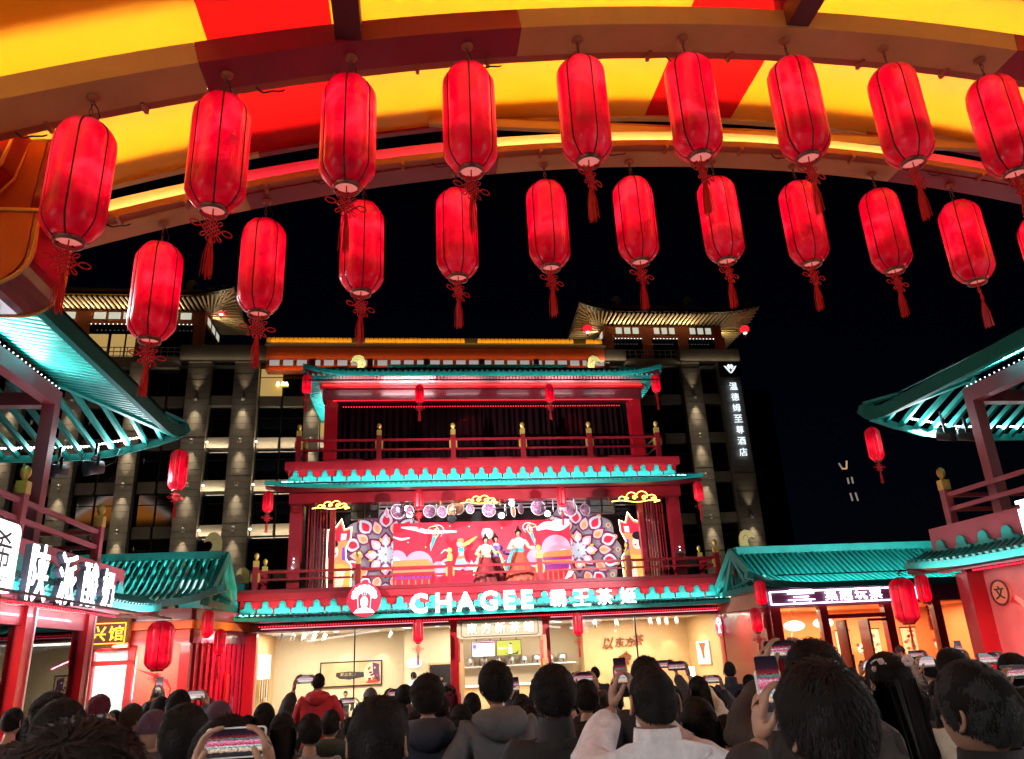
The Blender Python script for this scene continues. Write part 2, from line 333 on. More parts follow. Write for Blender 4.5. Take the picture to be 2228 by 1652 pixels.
def make_lantern(H=.97, r=.212, chain=.24, tail=True, n=64):
    t = thing('red_lantern')
    zt = -chain - H; pr = [(q, z + zt) for q, z in lprof(H, r)]
    sh = MB().lathe(pr, n, mod=scal, cap=False).build('shade', SILK, t)
    for k in range(6):
        a = k * math.pi / 3; pts = [(q * .91 * math.cos(a), q * .91 * math.sin(a), z) for q, z in pr]
        MB().tube(pts, .0075, 5).build('rib', RIB, sh)
    MB().lathe([(.42 * r, zt - .035), (.47 * r, zt - .035), (.50 * r, zt + .03), (.42 * r, zt + .03)], 28, cap=False).build('bottom_ring', LRING, t)
    MB().lathe([(.001, zt + .005), (.43 * r, zt + .005)], 24, cap=False).build('diffuser', LDIF, t)
    MB().lathe([(.3 * r, -chain + .012), (.45 * r, -chain - .005), (.46 * r, -chain - .03), (.4 * r, -chain - .03)], 24).build('top_ring', LRING, t)
    if chain > .1:
        MB().lathe([(.05, 0), (.05, -.012), (.02, -.03)], 16).build('ceiling_rose', TRK, t)
        k = int(chain / .042)
        for i in range(k):
            zc = -.02 - (i + .5) * (chain - .02) / k; a = (i % 2) * math.pi / 2
            MB().tube([(math.cos(a) * .012 * math.cos(q), math.sin(a) * .012 * math.cos(q), zc + .027 * math.sin(q)) for q in [2 * math.pi * j / 10 for j in range(10)]], .0035, 4, closed=True).build('chain_link', CHAIN, t)
        MB().tube([(0, .01, -.02), (.05, .03, -.06), (.07, .03, -.12), (.05, .02, -chain)], .005, 5).build('power_cable', BLACK, t)
    if tail:
        zk = zt - .165; b = MB(); g = .06
        b.tube([(0, 0, zt + .0), (0, 0, zk + .07)], .006, 5)
        for i in range(-2, 3):
            c = i * .025
            for s_ in (1, -1):
                b.tube([V((s_ * (c + g) / 1.414 * 1, s_ * .002, (c - g) / 1.414)) * 1 + V((0, 0, zk)), V((s_ * (c - g) / 1.414, -s_ * .002, (c + g) / 1.414)) + V((0, 0, zk))], .0062, 5)
        for k in range(12):
            a = 2 * math.pi * k / 12 + .26
            if abs(math.cos(a)) > .93: continue
            d = V((math.cos(a), 0, math.sin(a))); q = d.cross(V((0, 1, 0))); c = V((0, 0, zk)) + d * (.074 + .012 * abs(math.sin(2 * a)))
            b.tube([c + d * .026 * math.cos(u) + q * .013 * math.sin(u) for u in [2 * math.pi * j / 9 for j in range(9)]], .005, 4, closed=True)
        for s_ in (-1, 1):
            c = V((s_ * .122, 0, zk + .004)); b.tube([c + V((s_ * .04 * math.cos(u), 0, .022 * math.sin(u))) for u in [2 * math.pi * j / 12 for j in range(12)]], .006, 4, closed=True)
        b.build('knot', CORD, t)
        b = MB(); b.sphere((0, 0, zk - .095), (.014, .014, .02), 8, 6); b.tube([(0, 0, zk - .06), (0, 0, zk - .1)], .006, 5)
        for i in range(26):
            a = random.uniform(0, 6.28); q = random.uniform(.004, .016); w_ = random.uniform(1.5, 2.3)
            b.tube([(q * math.cos(a), q * math.sin(a), zk - .105), (q * w_ * 1.2 * math.cos(a), q * w_ * 1.2 * math.sin(a), zk - .22), (q * w_ * 1.4 * math.cos(a), q * w_ * 1.4 * math.sin(a), zk - .37 - random.uniform(0, .02))], .003, 3, cap=False)
        b.build('tassel', CORD, t)
    return t
lan0 = make_lantern()
_used = [False]
def put_lantern(src, loc, label, group, sc=1, rz=None, used={}):
    o = copy_tree(src) if src.name in used else src
    used[src.name] = 1
    o.matrix_basis = Matrix.Translation(loc) @ Matrix.Rotation(random.uniform(0, .78) if rz is None else rz, 4, 'Z') @ Matrix.Scale(sc, 4)
    return tag(o, label, 'lantern', group)
for row, Y0, n, g in ((0, 5.0, 10, 'near'), (1, 6.76, 11, 'far')):
    for i in range(n):
        x = -2.35 + i * .938 + row * .0
        tl = R(random.uniform(-14, 14))
        o = put_lantern(lan0, (x, Y0, zb(x) - .002), f'red silk lantern, {ordn(i)} from the left, hanging from the {g} arched beam', 'lanterns hung from the arched canopy beams', rz=R(30) + tl)
# ================================================================== tea house in the middle
def ruyi():   # cloud-shaped trefoil ornament, base on y=0, width about .5, height .36
    p = [(-.26, 0), (.26, 0)]
    p += arc(5, -.3, 1.4, .075, (.205, .085)) + arc(3, .2, 1.3, .03, (.145, .135))[::-1][1:2]
    p += arc(10, -.15, math.pi + .15, .125, (0, .235))
    p += [(-.14, .15)] + arc(5, math.pi - 1.4, math.pi + .3, .075, (-.205, .085))
    return p
RUYI = ruyi()
TEALE = mat('teal_edge', (.02, .30, .29), .35, var=.1)
def cloud_row(parent, x0, x1, y, z, w, m, right=(1, 0, 0), nrm=(0, -1, 0), org=None):
    n = max(1, round((x1 - x0) / w)); s = (x1 - x0) / n / .52 * .84
    right, nrm = V(right), V(nrm); o = V(org) if org else V((0, y, z))
    me = MB().prism(RUYI, (0, 0, 0), (1, 0, 0), (0, 0, 1), (0, -.035, 0)).mesh('cloud_ornament'); me.materials.append(m)
    rim = MB().tube([(p[0] * .82, -.04, .02 + p[1] * .82) for p in RUYI[3:-2]], .009, 4).mesh('cloud_rim'); rim.materials.append(DTEAL)
    rz = math.atan2(right.y, right.x)
    for i in range(n):
        c = o + right * (x0 + (i + .5) * (x1 - x0) / n)
        k = inst('cloud_ornament', me, parent, c, rz, (s, 1, .86))
        r_ = inst('rim', rim, k, c, rz, (s, 1, .86))
def tile_eave(parent, x0, x1, ye, ze, yw, zw, y_tip, lift, pitch=.14, cm=None, curve=2.2, zs=None):
    """Skirt roof facing -Y: eave board at (ye,ze), wall line at (yw,zw), corners lifted, tile rows as parts."""
    cm = cm or TEAL; n = 48; L = x1 - x0
    def lf(x):
        d = min(x - x0, x1 - x); return lift * max(0, 1 - d / curve) ** 2
    b = MB(); vs = []
    for i in range(n + 1):
        x = x0 + L * i / n; l = lf(x); sh = max(0, (1 - min(x - x0, x1 - x) / curve)) ** 2 * y_tip
        vs += [(x, ye - sh, ze + l), (x, ye - sh, ze + l + .12), (x, ye - sh + .05, ze + l + .12), (x, ye - sh + .05, ze + l)]
    fs = [tuple(range(4))[::-1], tuple(4 * n + k for k in range(4))] + [(4 * i + k, 4 * i + (k + 1) % 4, 4 * i + 4 + (k + 1) % 4, 4 * i + 4 + k) for i in range(n) for k in range(4)]
    b.add(vs, fs); b.build('eave_board', cm, parent)
    b = MB(); vs = []
    for i in range(n + 1):
        x = x0 + L * i / n; l = lf(x); f = min(1, min(x - x0, x1 - x) / (yw - ye))
        vs += [(x, ye + .03, ze + l + .07), (x, ye + .03 + (yw - ye - .03) * f, ze + .07 + l + (zw - ze - .07) * f)]
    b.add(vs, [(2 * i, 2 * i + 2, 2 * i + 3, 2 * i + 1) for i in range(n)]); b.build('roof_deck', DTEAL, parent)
    b = MB(); vs = []
    for i in range(n + 1):
        x = x0 + L * i / n; l = lf(x); f = min(1, min(x - x0, x1 - x) / (yw - ye))
        vs += [(x, ye + .04, ze + l + .01), (x, ye + .04 + (yw - ye) * f, ze + .01 + ((zs or ze) - ze) * f)]
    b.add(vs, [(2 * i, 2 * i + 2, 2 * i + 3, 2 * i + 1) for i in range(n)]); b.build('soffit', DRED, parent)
    k = int(L / pitch)
    for i in range(1, k):
        x = x0 + L * i / k; l = lf(x); f = min(1, min(x - x0, x1 - x) / (yw - ye))
        if f < .25: continue
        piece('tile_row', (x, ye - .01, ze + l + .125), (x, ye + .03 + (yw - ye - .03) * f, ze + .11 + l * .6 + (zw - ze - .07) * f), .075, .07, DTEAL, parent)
        
def railing(parent, xs, y, z0, ztop, m, rails, side_to=None, fin=True):
    """Balustrade along X with posts, gilded finials and bracket pads."""
    for x in xs:
        post(parent, x, y, z0, ztop + .08, m)
    for a, b in zip(xs[:-1], xs[1:]):
        for zr, h in rails: piece('rail', (a + .07, y, zr), (b - .07, y, zr), .06, h, m, parent)
FINM = MB().box((-.085, -.085, 0), (.085, .085, .2)).lathe([(.035, .2), (.04, .24), (.075, .3), (.085, .36), (.07, .42), (.02, .46)], 12).mesh('finial'); FINM.materials.append(GOLD)
PADM = MB().box((-.025, -.05, -.14), (.025, .05, .14)).box((-.06, -.04, -.16), (0.0, .04, -.13)).box((-.06, -.04, .13), (0.0, .04, .16)).mesh('bracket_pad'); PADM.materials.append(GOLD)
def post(parent, x, y, z0, z1, m, w=.14, pads=True):
    p = piece('post', (x, y, z0), (x, y, z1), w, w, m, parent, up=(0, 1, 0))
    inst('finial', FINM, p, (x, y, z1), 0, .82)
    if pads:
        for s in (-1, 1):
            inst('bracket_pad', PADM, p, (x + s * .09, y, z1 - .28), 0 if s > 0 else math.pi, (1, 1, .8))

T = thing('tea_house', 'three storey red and teal tea house with a bright stage balcony', 'building', (2.3, 24, 0))
WARMW = mat('cream_wall', (.62, .52, .36), .6, var=.05); OAK = mat('light_oak_panel', (.55, .36, .17), .5, var=.12, scale=2.2, bump=.1)
CEILM = mat('white_ceiling', (.75, .72, .66), .7, var=.03); FLR = mat('beige_floor', (.4, .33, .25), .4, var=.08)
STEEL = mat('steel', (.55, .55, .55), .3, metal=.9)
# -- ground floor
Yf = 22.0
for x in (-4.16, 8.86): piece('column', (x, Yf, 0), (x, Yf, 2.72), .28, .28, BRED, T, up=(0, 1, 0))
for x in (1.17, 3.66): piece('column', (x, Yf, 0), (x, Yf, 2.9), .24, .2, BRED, T, up=(0, 1, 0))
block('lintel', (-4.3, Yf - .08, 2.74), (9.0, Yf + .1, 2.92), DRED, T)
for a, b in ((-4.0, -1.52), (-1.47, 1.05), (3.78, 6.22), (6.27, 8.7)):
    block('window_pane', (a, Yf + .02, .06), (b, Yf + .03, 2.72), GLASS, T)
for x in (-1.495, 6.245): piece('mullion', (x, Yf + .02, 0), (x, Yf + .02, 2.74), .035, .05, BLACK, T, up=(0, 1, 0))
for a, b in ((-4.0, 1.05), (3.78, 8.72)):
    block('window_frame', (a, Yf - .02, 2.70), (b, Yf + .07, 2.74), STEEL, T)
block('floor_slab', (-4.3, 21.9, 0), (9.0, 26.2, .05), FLR, T)
block('back_wall', (-4.3, 26.0, 0), (5.4, 26.15, 2.9), WARMW, T)
block('back_wall', (5.4, 25.2, 0), (9.0, 25.35, 2.9), OAK, T)
block('side_wall', (5.4, 25.36, 0), (5.5, 26.15, 2.9), OAK, T)
block('side_wall', (-4.32, 22.1, 0), (-4.2, 26.0, 2.9), OAK, T)
block('side_wall', (8.86, 22.15, 0), (8.98, 25.2, 2.9), OAK, T)
block('shop_ceiling', (-4.3, 22.1, 2.76), (9.0, 26.15, 2.86), CEILM, T)
block('partition_wall', (-.2, 24.9, 0), (1.3, 25.0, 2.76), WARMW, T)
SPL = glow('downlight_white', (1, .93, .8), 9)
for x, y in [(-3.2, 23), (-2.7, 23.6), (-2.2, 24.3), (-1.2, 22.8), (-.3, 22.8), (-.2, 23.4), (-.1, 24.0), (0.6, 22.7), (.75, 23.4), (3.9, 22.8), (4.2, 23.6), (5.2, 23.0), (6.8, 22.7), (7.9, 22.8), (4.5, 24.4)]:
    MB().lathe([(.001, 2.752), (.085, 2.752)], 12, (x, y, 0), cap=False).build('downlight', SPL, T)
for x, y, p in ((-2.2, 23.8, 170), (2.4, 23.6, 105), (6.6, 23.5, 150)):
    lamp('AREA', 'shop_ceiling_light', (x, y, 2.72), p, (1, .88, .72), T, (x, y, 0), 3.2, 1.6)
# wall washers that throw scallops of light on the back walls
for x, y in ((-2.0, 25.75), (-.9, 25.75), (6.3, 24.95), (7.3, 24.95), (8.2, 24.95)):
    lamp('SPOT', 'wall_washer', (x, y - .25, 2.6), 26, (1, .84, .6), T, (x, y + .1, 1.55), .03, spot=58, blend=.4)
# -- ground floor eave, cloud frieze, balcony slab
tile_eave(T, -4.85, 9.45, 21.0, 2.92, 21.42, 3.09, .12, .10)
block('frieze_wall', (-4.4, 21.36, 3.0), (9.02, 21.46, 3.5), BRED, T)
block('frieze_band', (-4.4, 21.335, 3.0), (9.02, 21.358, 3.17), TEAL, T)
cloud_row(T, -4.4, 9.0, 21.345, 3.165, .43, TEAL)
block('balcony_slab', (-4.5, 21.2, 3.49), (9.12, 22.9, 3.72), RED, T)
block('slab_lip', (-4.54, 21.16, 3.66), (9.16, 21.21, 3.75), DRED, T)
RX = [-4.1, -1.42, 1.06, 3.56, 6.1, 8.72]
railing(T, RX, 21.6, 3.7, 4.3, RED, ((4.24, .07), (4.04, .05)))
for x in (-4.1, 8.72):
    post(T, x, 22.9, 3.7, 4.38, RED, pads=False); 
    for zr in (4.24, 4.04, 3.8): piece('rail', (x, 21.66, zr), (x, 22.84, zr), .06, .06, RED, T)
# LED rope lines under the eave
REDLED = glow('red_led', (1, .015, .04), 2.4); WLED = glow('white_led', (.95, .97, 1), 3)
def led_dots(parent, a, b, n, m, r=.018, name='led_dot'):
    b_ = MB(); a, b = V(a), V(b)
    for i in range(n): b_.sphere(a.lerp(b, (i + .5) / n), r, 5, 3)
    return kind(b_.build(name, m, parent), 'stuff')
led_dots(T, (-4.0, 21.85, 2.86), (8.7, 21.85, 2.86), 180, REDLED, .016, 'led_string')
piece('led_tube', (-3.9, 21.75, 2.80), (1.0, 21.75, 2.80), .03, .02, glow('pink_led', (1, .35, .42), .7), T)
piece('led_tube', (3.8, 21.75, 2.80), (8.6, 21.75, 2.80), .03, .02, MATS['pink_led'], T)
# -- stage level
for x, s in ((-3.28, 1), (8.02, -1)):
    piece('column', (x, 22.8, 3.7), (x, 22.8, 6.3), .34, .34, RED, T, up=(0, 1, 0))
    for i in range(7):
        xx = x + s * (.34 + i * .085)
        piece('screen_rod', (xx, 22.85, 3.72), (xx, 22.85, 6.28), .034, .05, [RED, mat('polished_red_rod', (.3, .02, .03), .15, metal=.6)][i % 2], T, up=(0, 1, 0))
    piece('column', (x + s * 1.02, 22.9, 3.7), (x + s * 1.02, 22.9, 6.3), .16, .16, RED, T, up=(0, 1, 0))
    led_dots(T, (x, 22.6, 4.55), (x, 22.6, 4.75), 2, WLED, .02, 'led_string')
block('stage_beam', (-3.45, 22.3, 6.2), (8.15, 22.7, 6.56), RED, T)
block('stage_back_wall', (-3.3, 24.9, 3.7), (8.1, 25.0, 6.9), BLACK, T)
block('stage_side_wall', (-2.95, 23.0, 3.7), (-2.85, 24.9, 6.6), BLACK, T)
block('stage_side_wall', (7.45, 23.0, 3.7), (7.55, 24.9, 6.6), BLACK, T)
block('stage_floor', (-3.3, 22.9, 3.5), (8.1, 24.95, 3.74), DRED, T)
block('stage_ceiling', (-3.3, 22.7, 6.58), (8.1, 24.95, 6.66), BLACK, T)
for yy in (23.0, 23.6, 24.2):
    for zz in (6.3, 6.5): piece('truss_bar', (-2.8, yy, zz), (7.4, yy, zz), .045, .045, GREY, T)
for i in range(18): piece('truss_brace', (-2.6 + i * .57, 23.0, 6.3), (-2.32 + i * .57, 23.0, 6.5), .025, .025, GREY, T)
for x in (-2.7, -.9, .85, 2.6, 4.4, 5.9, 7.2): piece('hanger_rod', (x, 22.35, 6.2), (x, 22.35, 6.02), .02, .02, GOLD, T)
tile_eave(T, -3.95, 8.5, 21.35, 6.43, 21.82, 6.62, .12, .10)
block('frieze_wall', (-3.42, 21.76, 6.5), (7.9, 21.86, 7.04), BRED, T)
block('frieze_band', (-3.42, 21.735, 6.5), (7.9, 21.758, 6.72), TEAL, T)
cloud_row(T, -3.42, 7.88, 21.745, 6.715, .40, TEAL)
block('balcony_slab', (-3.5, 21.6, 7.02), (7.98, 23.6, 7.25), RED, T)
RX3 = [-3.2, -.92, 1.24, 3.32, 5.36, 7.48]
railing(T, RX3, 21.95, 7.2, 8.0, RED, ((7.95, .07), (7.66, .055), (7.3, .06)))
for x in (-3.2, 7.48):
    post(T, x, 23.4, 7.2, 8.08, RED, pads=False)
    for zr in (7.95, 7.66, 7.3): piece('rail', (x, 22.02, zr), (x, 23.34, zr), .06, .06, RED, T)
block('plinth', (-2.5, 22.2, 7.2), (7.1, 22.3, 7.46), RED, T)
# -- upper level with dark curtains
for x in (-2.36, 6.98): piece('column', (x, 22.4, 7.2), (x, 22.4, 9.4), .36, .34, BRED, T, up=(0, 1, 0))
CURT = mat('dark_plum_curtain', (.012, .003, .005), .9, var=.25, scale=5, spec=.04)
for k in range(4):
    x0 = -2.15 + k * 2.25; n = 90; b = MB(); vs = []
    for i in range(n + 1):
        x = x0 + 2.22 * i / n; y = 23.0 + .045 * math.sin(i * .8 + k + math.sin(i * .13 + k)) + .03 * math.sin(i * .31 + k * 2)
        vs += [(x, y, 7.2), (x, y + .01, 9.5)]
    b.add(vs, [(2 * i, 2 * i + 2, 2 * i + 3, 2 * i + 1) for i in range(n)], True); b.build('curtain', CURT, T)
block('upper_wall', (-2.4, 23.2, 7.2), (7.0, 23.3, 9.6), BLACK, T)
block('upper_beam', (-2.62, 22.2, 9.28), (7.22, 22.7, 9.6), DRED, T)
led_dots(T, (-2.3, 22.16, 9.24), (6.9, 22.16, 9.24), 150, REDLED, .017, 'led_string')
led_dots(T, (-2.1, 22.9, 9.28), (6.7, 22.9, 9.28), 110, REDLED, .017, 'led_string')
for x in (1.6, 5.0): lamp('SPOT', 'curtain_light', (x, 22.6, 9.25), 14, (1, .03, .08), T, (x + .2, 23.0, 8.6), .02, spot=70, blend=.6)
block('lit_cornice', (-2.7, 22.1, 9.62), (7.3, 22.6, 9.72), BRED, T)
piece('led_tube', (-2.6, 22.06, 9.70), (7.2, 22.06, 9.70), .03, .03, glow('red_led_tube', (1, .02, .02), 1.6), T)
block('cornice_board', (-2.75, 21.98, 9.76), (7.35, 22.4, 10.02), mat('pale_pink_cornice', (.55, .22, .22), .3, coat=.5), T)
for i in range(100):
    x = -2.66 + i * .1; MB
    piece('corbel', (x, 21.9, 9.8), (x, 21.9, 9.98), .055, .1, mat('pale_pink_corbel', (.6, .3, .3), .25, coat=.5), T, up=(0, 1, 0))
for x, p in ((-1.7, 10), (-.35, 45), (.2, 45), (1.6, 12), (3.2, 8), (4.6, 12), (6.0, 8)): lamp('AREA', 'cornice_led', (x, 21.72, 9.62), p * .24, (1, .93, .95), T, (x, 22.0, 9.95), 1.0, .05)
# roof
EX0, EX1, EY0, EY1, EZ = -3.05, 7.55, 21.1, 26.2, 9.66
tile_eave(T, EX0, EX1, EY0, EZ, 23.6, 10.75, .12, .2, pitch=.16, curve=1.5, zs=10.5)
for s, x in ((1, EX0), (-1, EX1)):
    for i in range(34):
        y = EY0 + .15 + i * .16; l = .2 * max(0, 1 - min(y - EY0, EY1 - y) / 2.2) ** 2
        piece('rafter', (x, y, EZ + l), (x + s * 1.25, y, EZ + .3), .05, .08, TEAL, T)
    piece('side_eave', (x, EY0 + .0, EZ + .16), (x, (EY0 + EY1) / 2, EZ + .03), .06, .1, TEAL, T)
    piece('side_eave', (x, (EY0 + EY1) / 2, EZ + .03), (x, EY1, EZ + .16), .06, .1, TEAL, T)
b = MB(); zz = EZ + .14
b.add([(EX0, EY0, zz + .1), (EX1, EY0, zz + .1), (EX1, EY1, zz + .1), (EX0, EY1, zz + .1), (EX0 + 2.4, 23.85, 10.9), (EX1 - 2.4, 23.85, 10.9)], [(0, 1, 5, 4), (1, 2, 5), (2, 3, 4, 5), (3, 0, 4)])
b.build('roof', DTEAL, T)
for i in range(66):
    x = EX0 + .1 + i * .16
    piece('rafter', (x, EY0 + .06, EZ + .04), (x, 22.1, EZ + .42), .05, .06, TEAL, T)
piece('ridge', (EX0 + 2.3, 23.85, 10.92), (EX1 - 2.3, 23.85, 10.92), .2, .2, TEAL, T)
def owl():  # ridge-end ornament: rounded leaf curling to one side
    p = [(-.28, 0), (.28, 0), (.34, .35), (.32, .7), (.2, .95), (-.02, 1.08), (-.28, 1.02), (-.45, .82), (-.52, .58), (-.36, .66), (-.2, .62), (-.1, .48), (-.12, .3), (-.22, .15)]
    return p
OWL = owl()
OWLM = MB().prism(OWL, (0, -.08, 0), (1, 0, 0), (0, 0, 1), (0, .16, 0)).mesh('ridge_ornament'); OWLM.materials.append(PGOLD)
STUD = MB()
for i in range(6):
    a = .1 + i * .42; STUD.sphere((.2 * math.cos(a) - .02 + .02 * i * 0, -.1, .3 + .45 * math.sin(a)), .03, 8, 5)
STUDM = STUD.mesh('stud'); STUDM.materials.append(GOLD)
def ornament(parent, loc, flip, sc=1, rz=0):
    o = inst('ridge_ornament', OWLM, parent, loc, rz, (flip * sc, sc, sc)); inst('studs', STUDM, o, loc, rz, (flip * sc, sc, sc)); return o
ornament(T, (-1.55, 22.3, 10.20), 1, .52); ornament(T, (5.75, 22.3, 10.20), -1, .52)
# ornaments stand on short pedestals on the front slope
for x in (-1.55, 5.75): block('pedestal', (x - .2, 22.1, 9.95), (x + .2, 22.6, 10.21), TEAL, T); lamp('AREA', 'added_ornament_light', (x, 21.55, 10.22), 7, (1, .97, .8), T, (x, 22.25, 10.5), .4, .1)  # lamp added to brighten each ornament, without a fixture

# -- doorway
WOODF = mat('oak_frame', (.42, .24, .12), .45, var=.15, scale=5); 
block('door_lintel', (1.3, Yf - .05, 2.32), (3.54, Yf + .1, 2.4), WOODF, T)
for x, s, nm in ((1.31, -1, 'left'), (3.53, 1, 'right')):
    d = block('door', (x - .03, Yf - .72, .05), (x + .03, Yf - .02, 2.3), BRED, T)
    for a, b_ in ((-.74, -.66), (-.1, -.02)): block('door_frame', (x - .04, Yf + a, .05), (x + .04, Yf + b_, 2.32), WOODF, d)
    block('door_frame', (x - .04, Yf - .74, 2.22), (x + .04, Yf - .02, 2.34), WOODF, d)
    h = block('handle', (x - .07 - s * .0, Yf - .70, 1.0), (x + .07, Yf - .60, 1.75), mat('amber_handle', (.7, .36, .05), .35), d)

# things fixed to the front of the tea house -------------------------------------------------
sg = thing('name_board', 'cream signboard with white characters above the tea house door', 'sign', (2.38, 21.6, 2.3))
CREAM = mat('cream_board', (.34, .275, .17), .5, var=.05)
BRD_ = mat('board_line', (.12, .09, .06), .5)
bo = [(-1.16, .06), (-1.1, 0), (1.1, 0), (1.16, .06), (1.16, .46), (1.1, .52), (-1.1, .52), (-1.16, .46)]
MB().prism(bo, (2.38, 21.74, 2.32), (1, 0, 0), (0, 0, 1), (0, -.1, 0)).build('board', CREAM, sg)
MB().tube([(2.38 + p[0] * .9, 21.635, 2.32 + .26 + (p[1] - .26) * .8) for p in bo], .012, 4, closed=True).build('border', BRD_, sg)
LW = glow('sign_white', (1, .97, .9), .8)
for i, ch in enumerate('東方新茶鋪'): letter(ch, LW, sg, (1.62 + i * .385, 21.62, 2.58), h=.27, bold=.006, depth=.02, thick=.03)
# main sign letters
sg = thing('shop_sign', 'large glowing white letters standing on the lower eave', 'sign', (2.9, 21.0, 2.95))
LB = glow('letter_white', (1, 1, 1), 2.2); LSIDE = mat('letter_side', (.6, .6, .62), .4)
for i, (ch, x) in enumerate(zip('CHAGEE', (.20, .84, 1.42, 2.03, 2.58, 3.05))):
    letter(ch, LB, sg, (x, 20.86, 3.24), h=.50 if ch in 'CG' else .48, bold=.03 if ch != 'x' else 0, depth=.02, thick=.08)
for i, (ch, x) in enumerate(zip('霸王茶姬', (3.88, 4.52, 5.15, 5.8))): letter(ch, LB, sg, (x, 20.86, 3.23), h=.42, bold=.006, depth=.02, thick=.08)
for x in [q * .55 + .2 for q in range(11)]: piece('stand_off', (x, 20.92, 3.08), (x, 21.2, 3.12), .02, .02, BLACK, sg)
piece('mounting_rail', (-.05, 20.93, 3.08), (6.1, 20.93, 3.08), .03, .03, DTEAL, sg)
# round emblem: opera headdress figure in white on red
lg = thing('round_emblem_sign', 'round red sign with white opera headdress figure on the lower eave', 'sign', (-1.2, 20.85, 2.98))
c0 = V((-1.2, 20.86, 3.39))
def disc(nm, m, r, dy, n=40, c=c0, dep=.08, parent=lg): return MB().prism(arc(n, 0, 2 * math.pi, r)[:-1], c + V((0, dy, 0)), (1, 0, 0), (0, 0, 1), (0, dep, 0)).build(nm, m, parent)
REDL = glow('sign_red', (.70, .008, .04), .5)
disc('disc', REDL, .43, 0)
LGW = glow('emblem_white', (1, .97, .95), 1.1)
for k in range(9):
    a = math.pi * (.02 + .96 * k / 8); q = c0 + V((.27 * math.cos(a), -.012, .06 + .25 * math.sin(a)))
    disc('headdress_ball', LGW, .062 if k in (0, 8) else .07, 0, 14, q, .01)
MB().prism(arc(20, 0, math.pi, .2, (0, .02)) + arc(20, math.pi, 0, .165, (0, .02)), c0 + V((0, -.02, 0)), (1, 0, 0), (0, 0, 1), (0, .01, 0)).build('headdress_band', LGW, lg)
face = [(.095 * math.cos(a), -.06 + .135 * math.sin(a) * (1 if math.sin(a) > 0 else 1.15)) for a in [2 * math.pi * i / 24 for i in range(24)]]
MB().prism(face, c0 + V((0, -.022, 0)), (1, 0, 0), (0, 0, 1), (0, .01, 0)).build('face', LGW, lg)
MB().prism([(-.27, -.33), (.27, -.33), (.2, -.25), (.05, -.2), (.05, -.14), (-.05, -.14), (-.05, -.2), (-.2, -.25)], c0 + V((0, -.018, 0)), (1, 0, 0), (0, 0, 1), (0, .01, 0)).build('shoulders', LGW, lg)
for s in (-1, 1):
    piece('tassel_line', c0 + V((s * .165, -.02, .02)), c0 + V((s * .15, -.02, -.28)), .012, .01, LGW, lg, up=(0, 1, 0))
    piece('eye', c0 + V((s * .03, -.034, -.045)), c0 + V((s * .07, -.034, -.035)), .004, .006, REDL, lg, up=(0, 1, 0))
piece('mouth', c0 + V((-.018, -.034, -.125)), c0 + V((.018, -.034, -.125)), .004, .012, REDL, lg, up=(0, 1, 0))
for k in (-1, 0, 1): piece('hairpin', c0 + V((k * .04, -.034, .1)), c0 + V((k * .06, -.034, .16)), .01, .012, LGW, lg, up=(0, 1, 0))
piece('support_arm', c0 + V((0, .08, -.2)), c0 + V((0, .6, -.2)), .04, .04, BLACK, lg)
# oval emblem lamps at the right-hand column
for i, (x, y, z, lab) in enumerate(((8.62, 21.84, 2.38, 'flat oval emblem lamp glowing on the tea house glass beside the pillar'), (9.22, 21.6, 2.36, 'oval lightbox with gilded rim projecting from the tea house pillar'))):
    e = thing('oval_lightbox', lab, 'sign', (x, y, z - .3))
    MB().prism([(.10 * math.cos(a), .30 * math.sin(a)) for a in [2 * math.pi * k / 28 for k in range(28)]], (x, y, z), (1, 0, 0), (0, 0, 1), (0, .14 if i else .03, 0)).build('box', GOLD if i else WHITE, e)
    MB().prism([(.088 * math.cos(a), .275 * math.sin(a)) for a in [2 * math.pi * k / 28 for k in range(28)]], (x, y - .008, z), (1, 0, 0), (0, 0, 1), (0, .006, 0)).build('lit_face', glow('lightbox_red', (1, .08, .12), .8), e)
    for k in range(5):
        a = math.pi * k / 4; MB().prism([(.03 * math.cos(u), .05 * math.sin(u)) for u in [2 * math.pi * j / 10 for j in range(10)]], (x + .05 * math.cos(a), y - .016, z + .08 + .1 * math.sin(a)), (1, 0, 0), (0, 0, 1), (0, .005, 0)).build('headdress_ball', LGW, e)
    MB().prism([(-.05, -.2), (.05, -.2), (.02, -.08), (.04, .05), (-.04, .05), (-.02, -.08)], (x, y - .016, z), (1, 0, 0), (0, 0, 1), (0, .005, 0)).build('figure', LGW, e)
    if i: piece('support_arm', (x - .3, y + .1, z), (x, y + .07, z), .04, .04, BLACK, e)

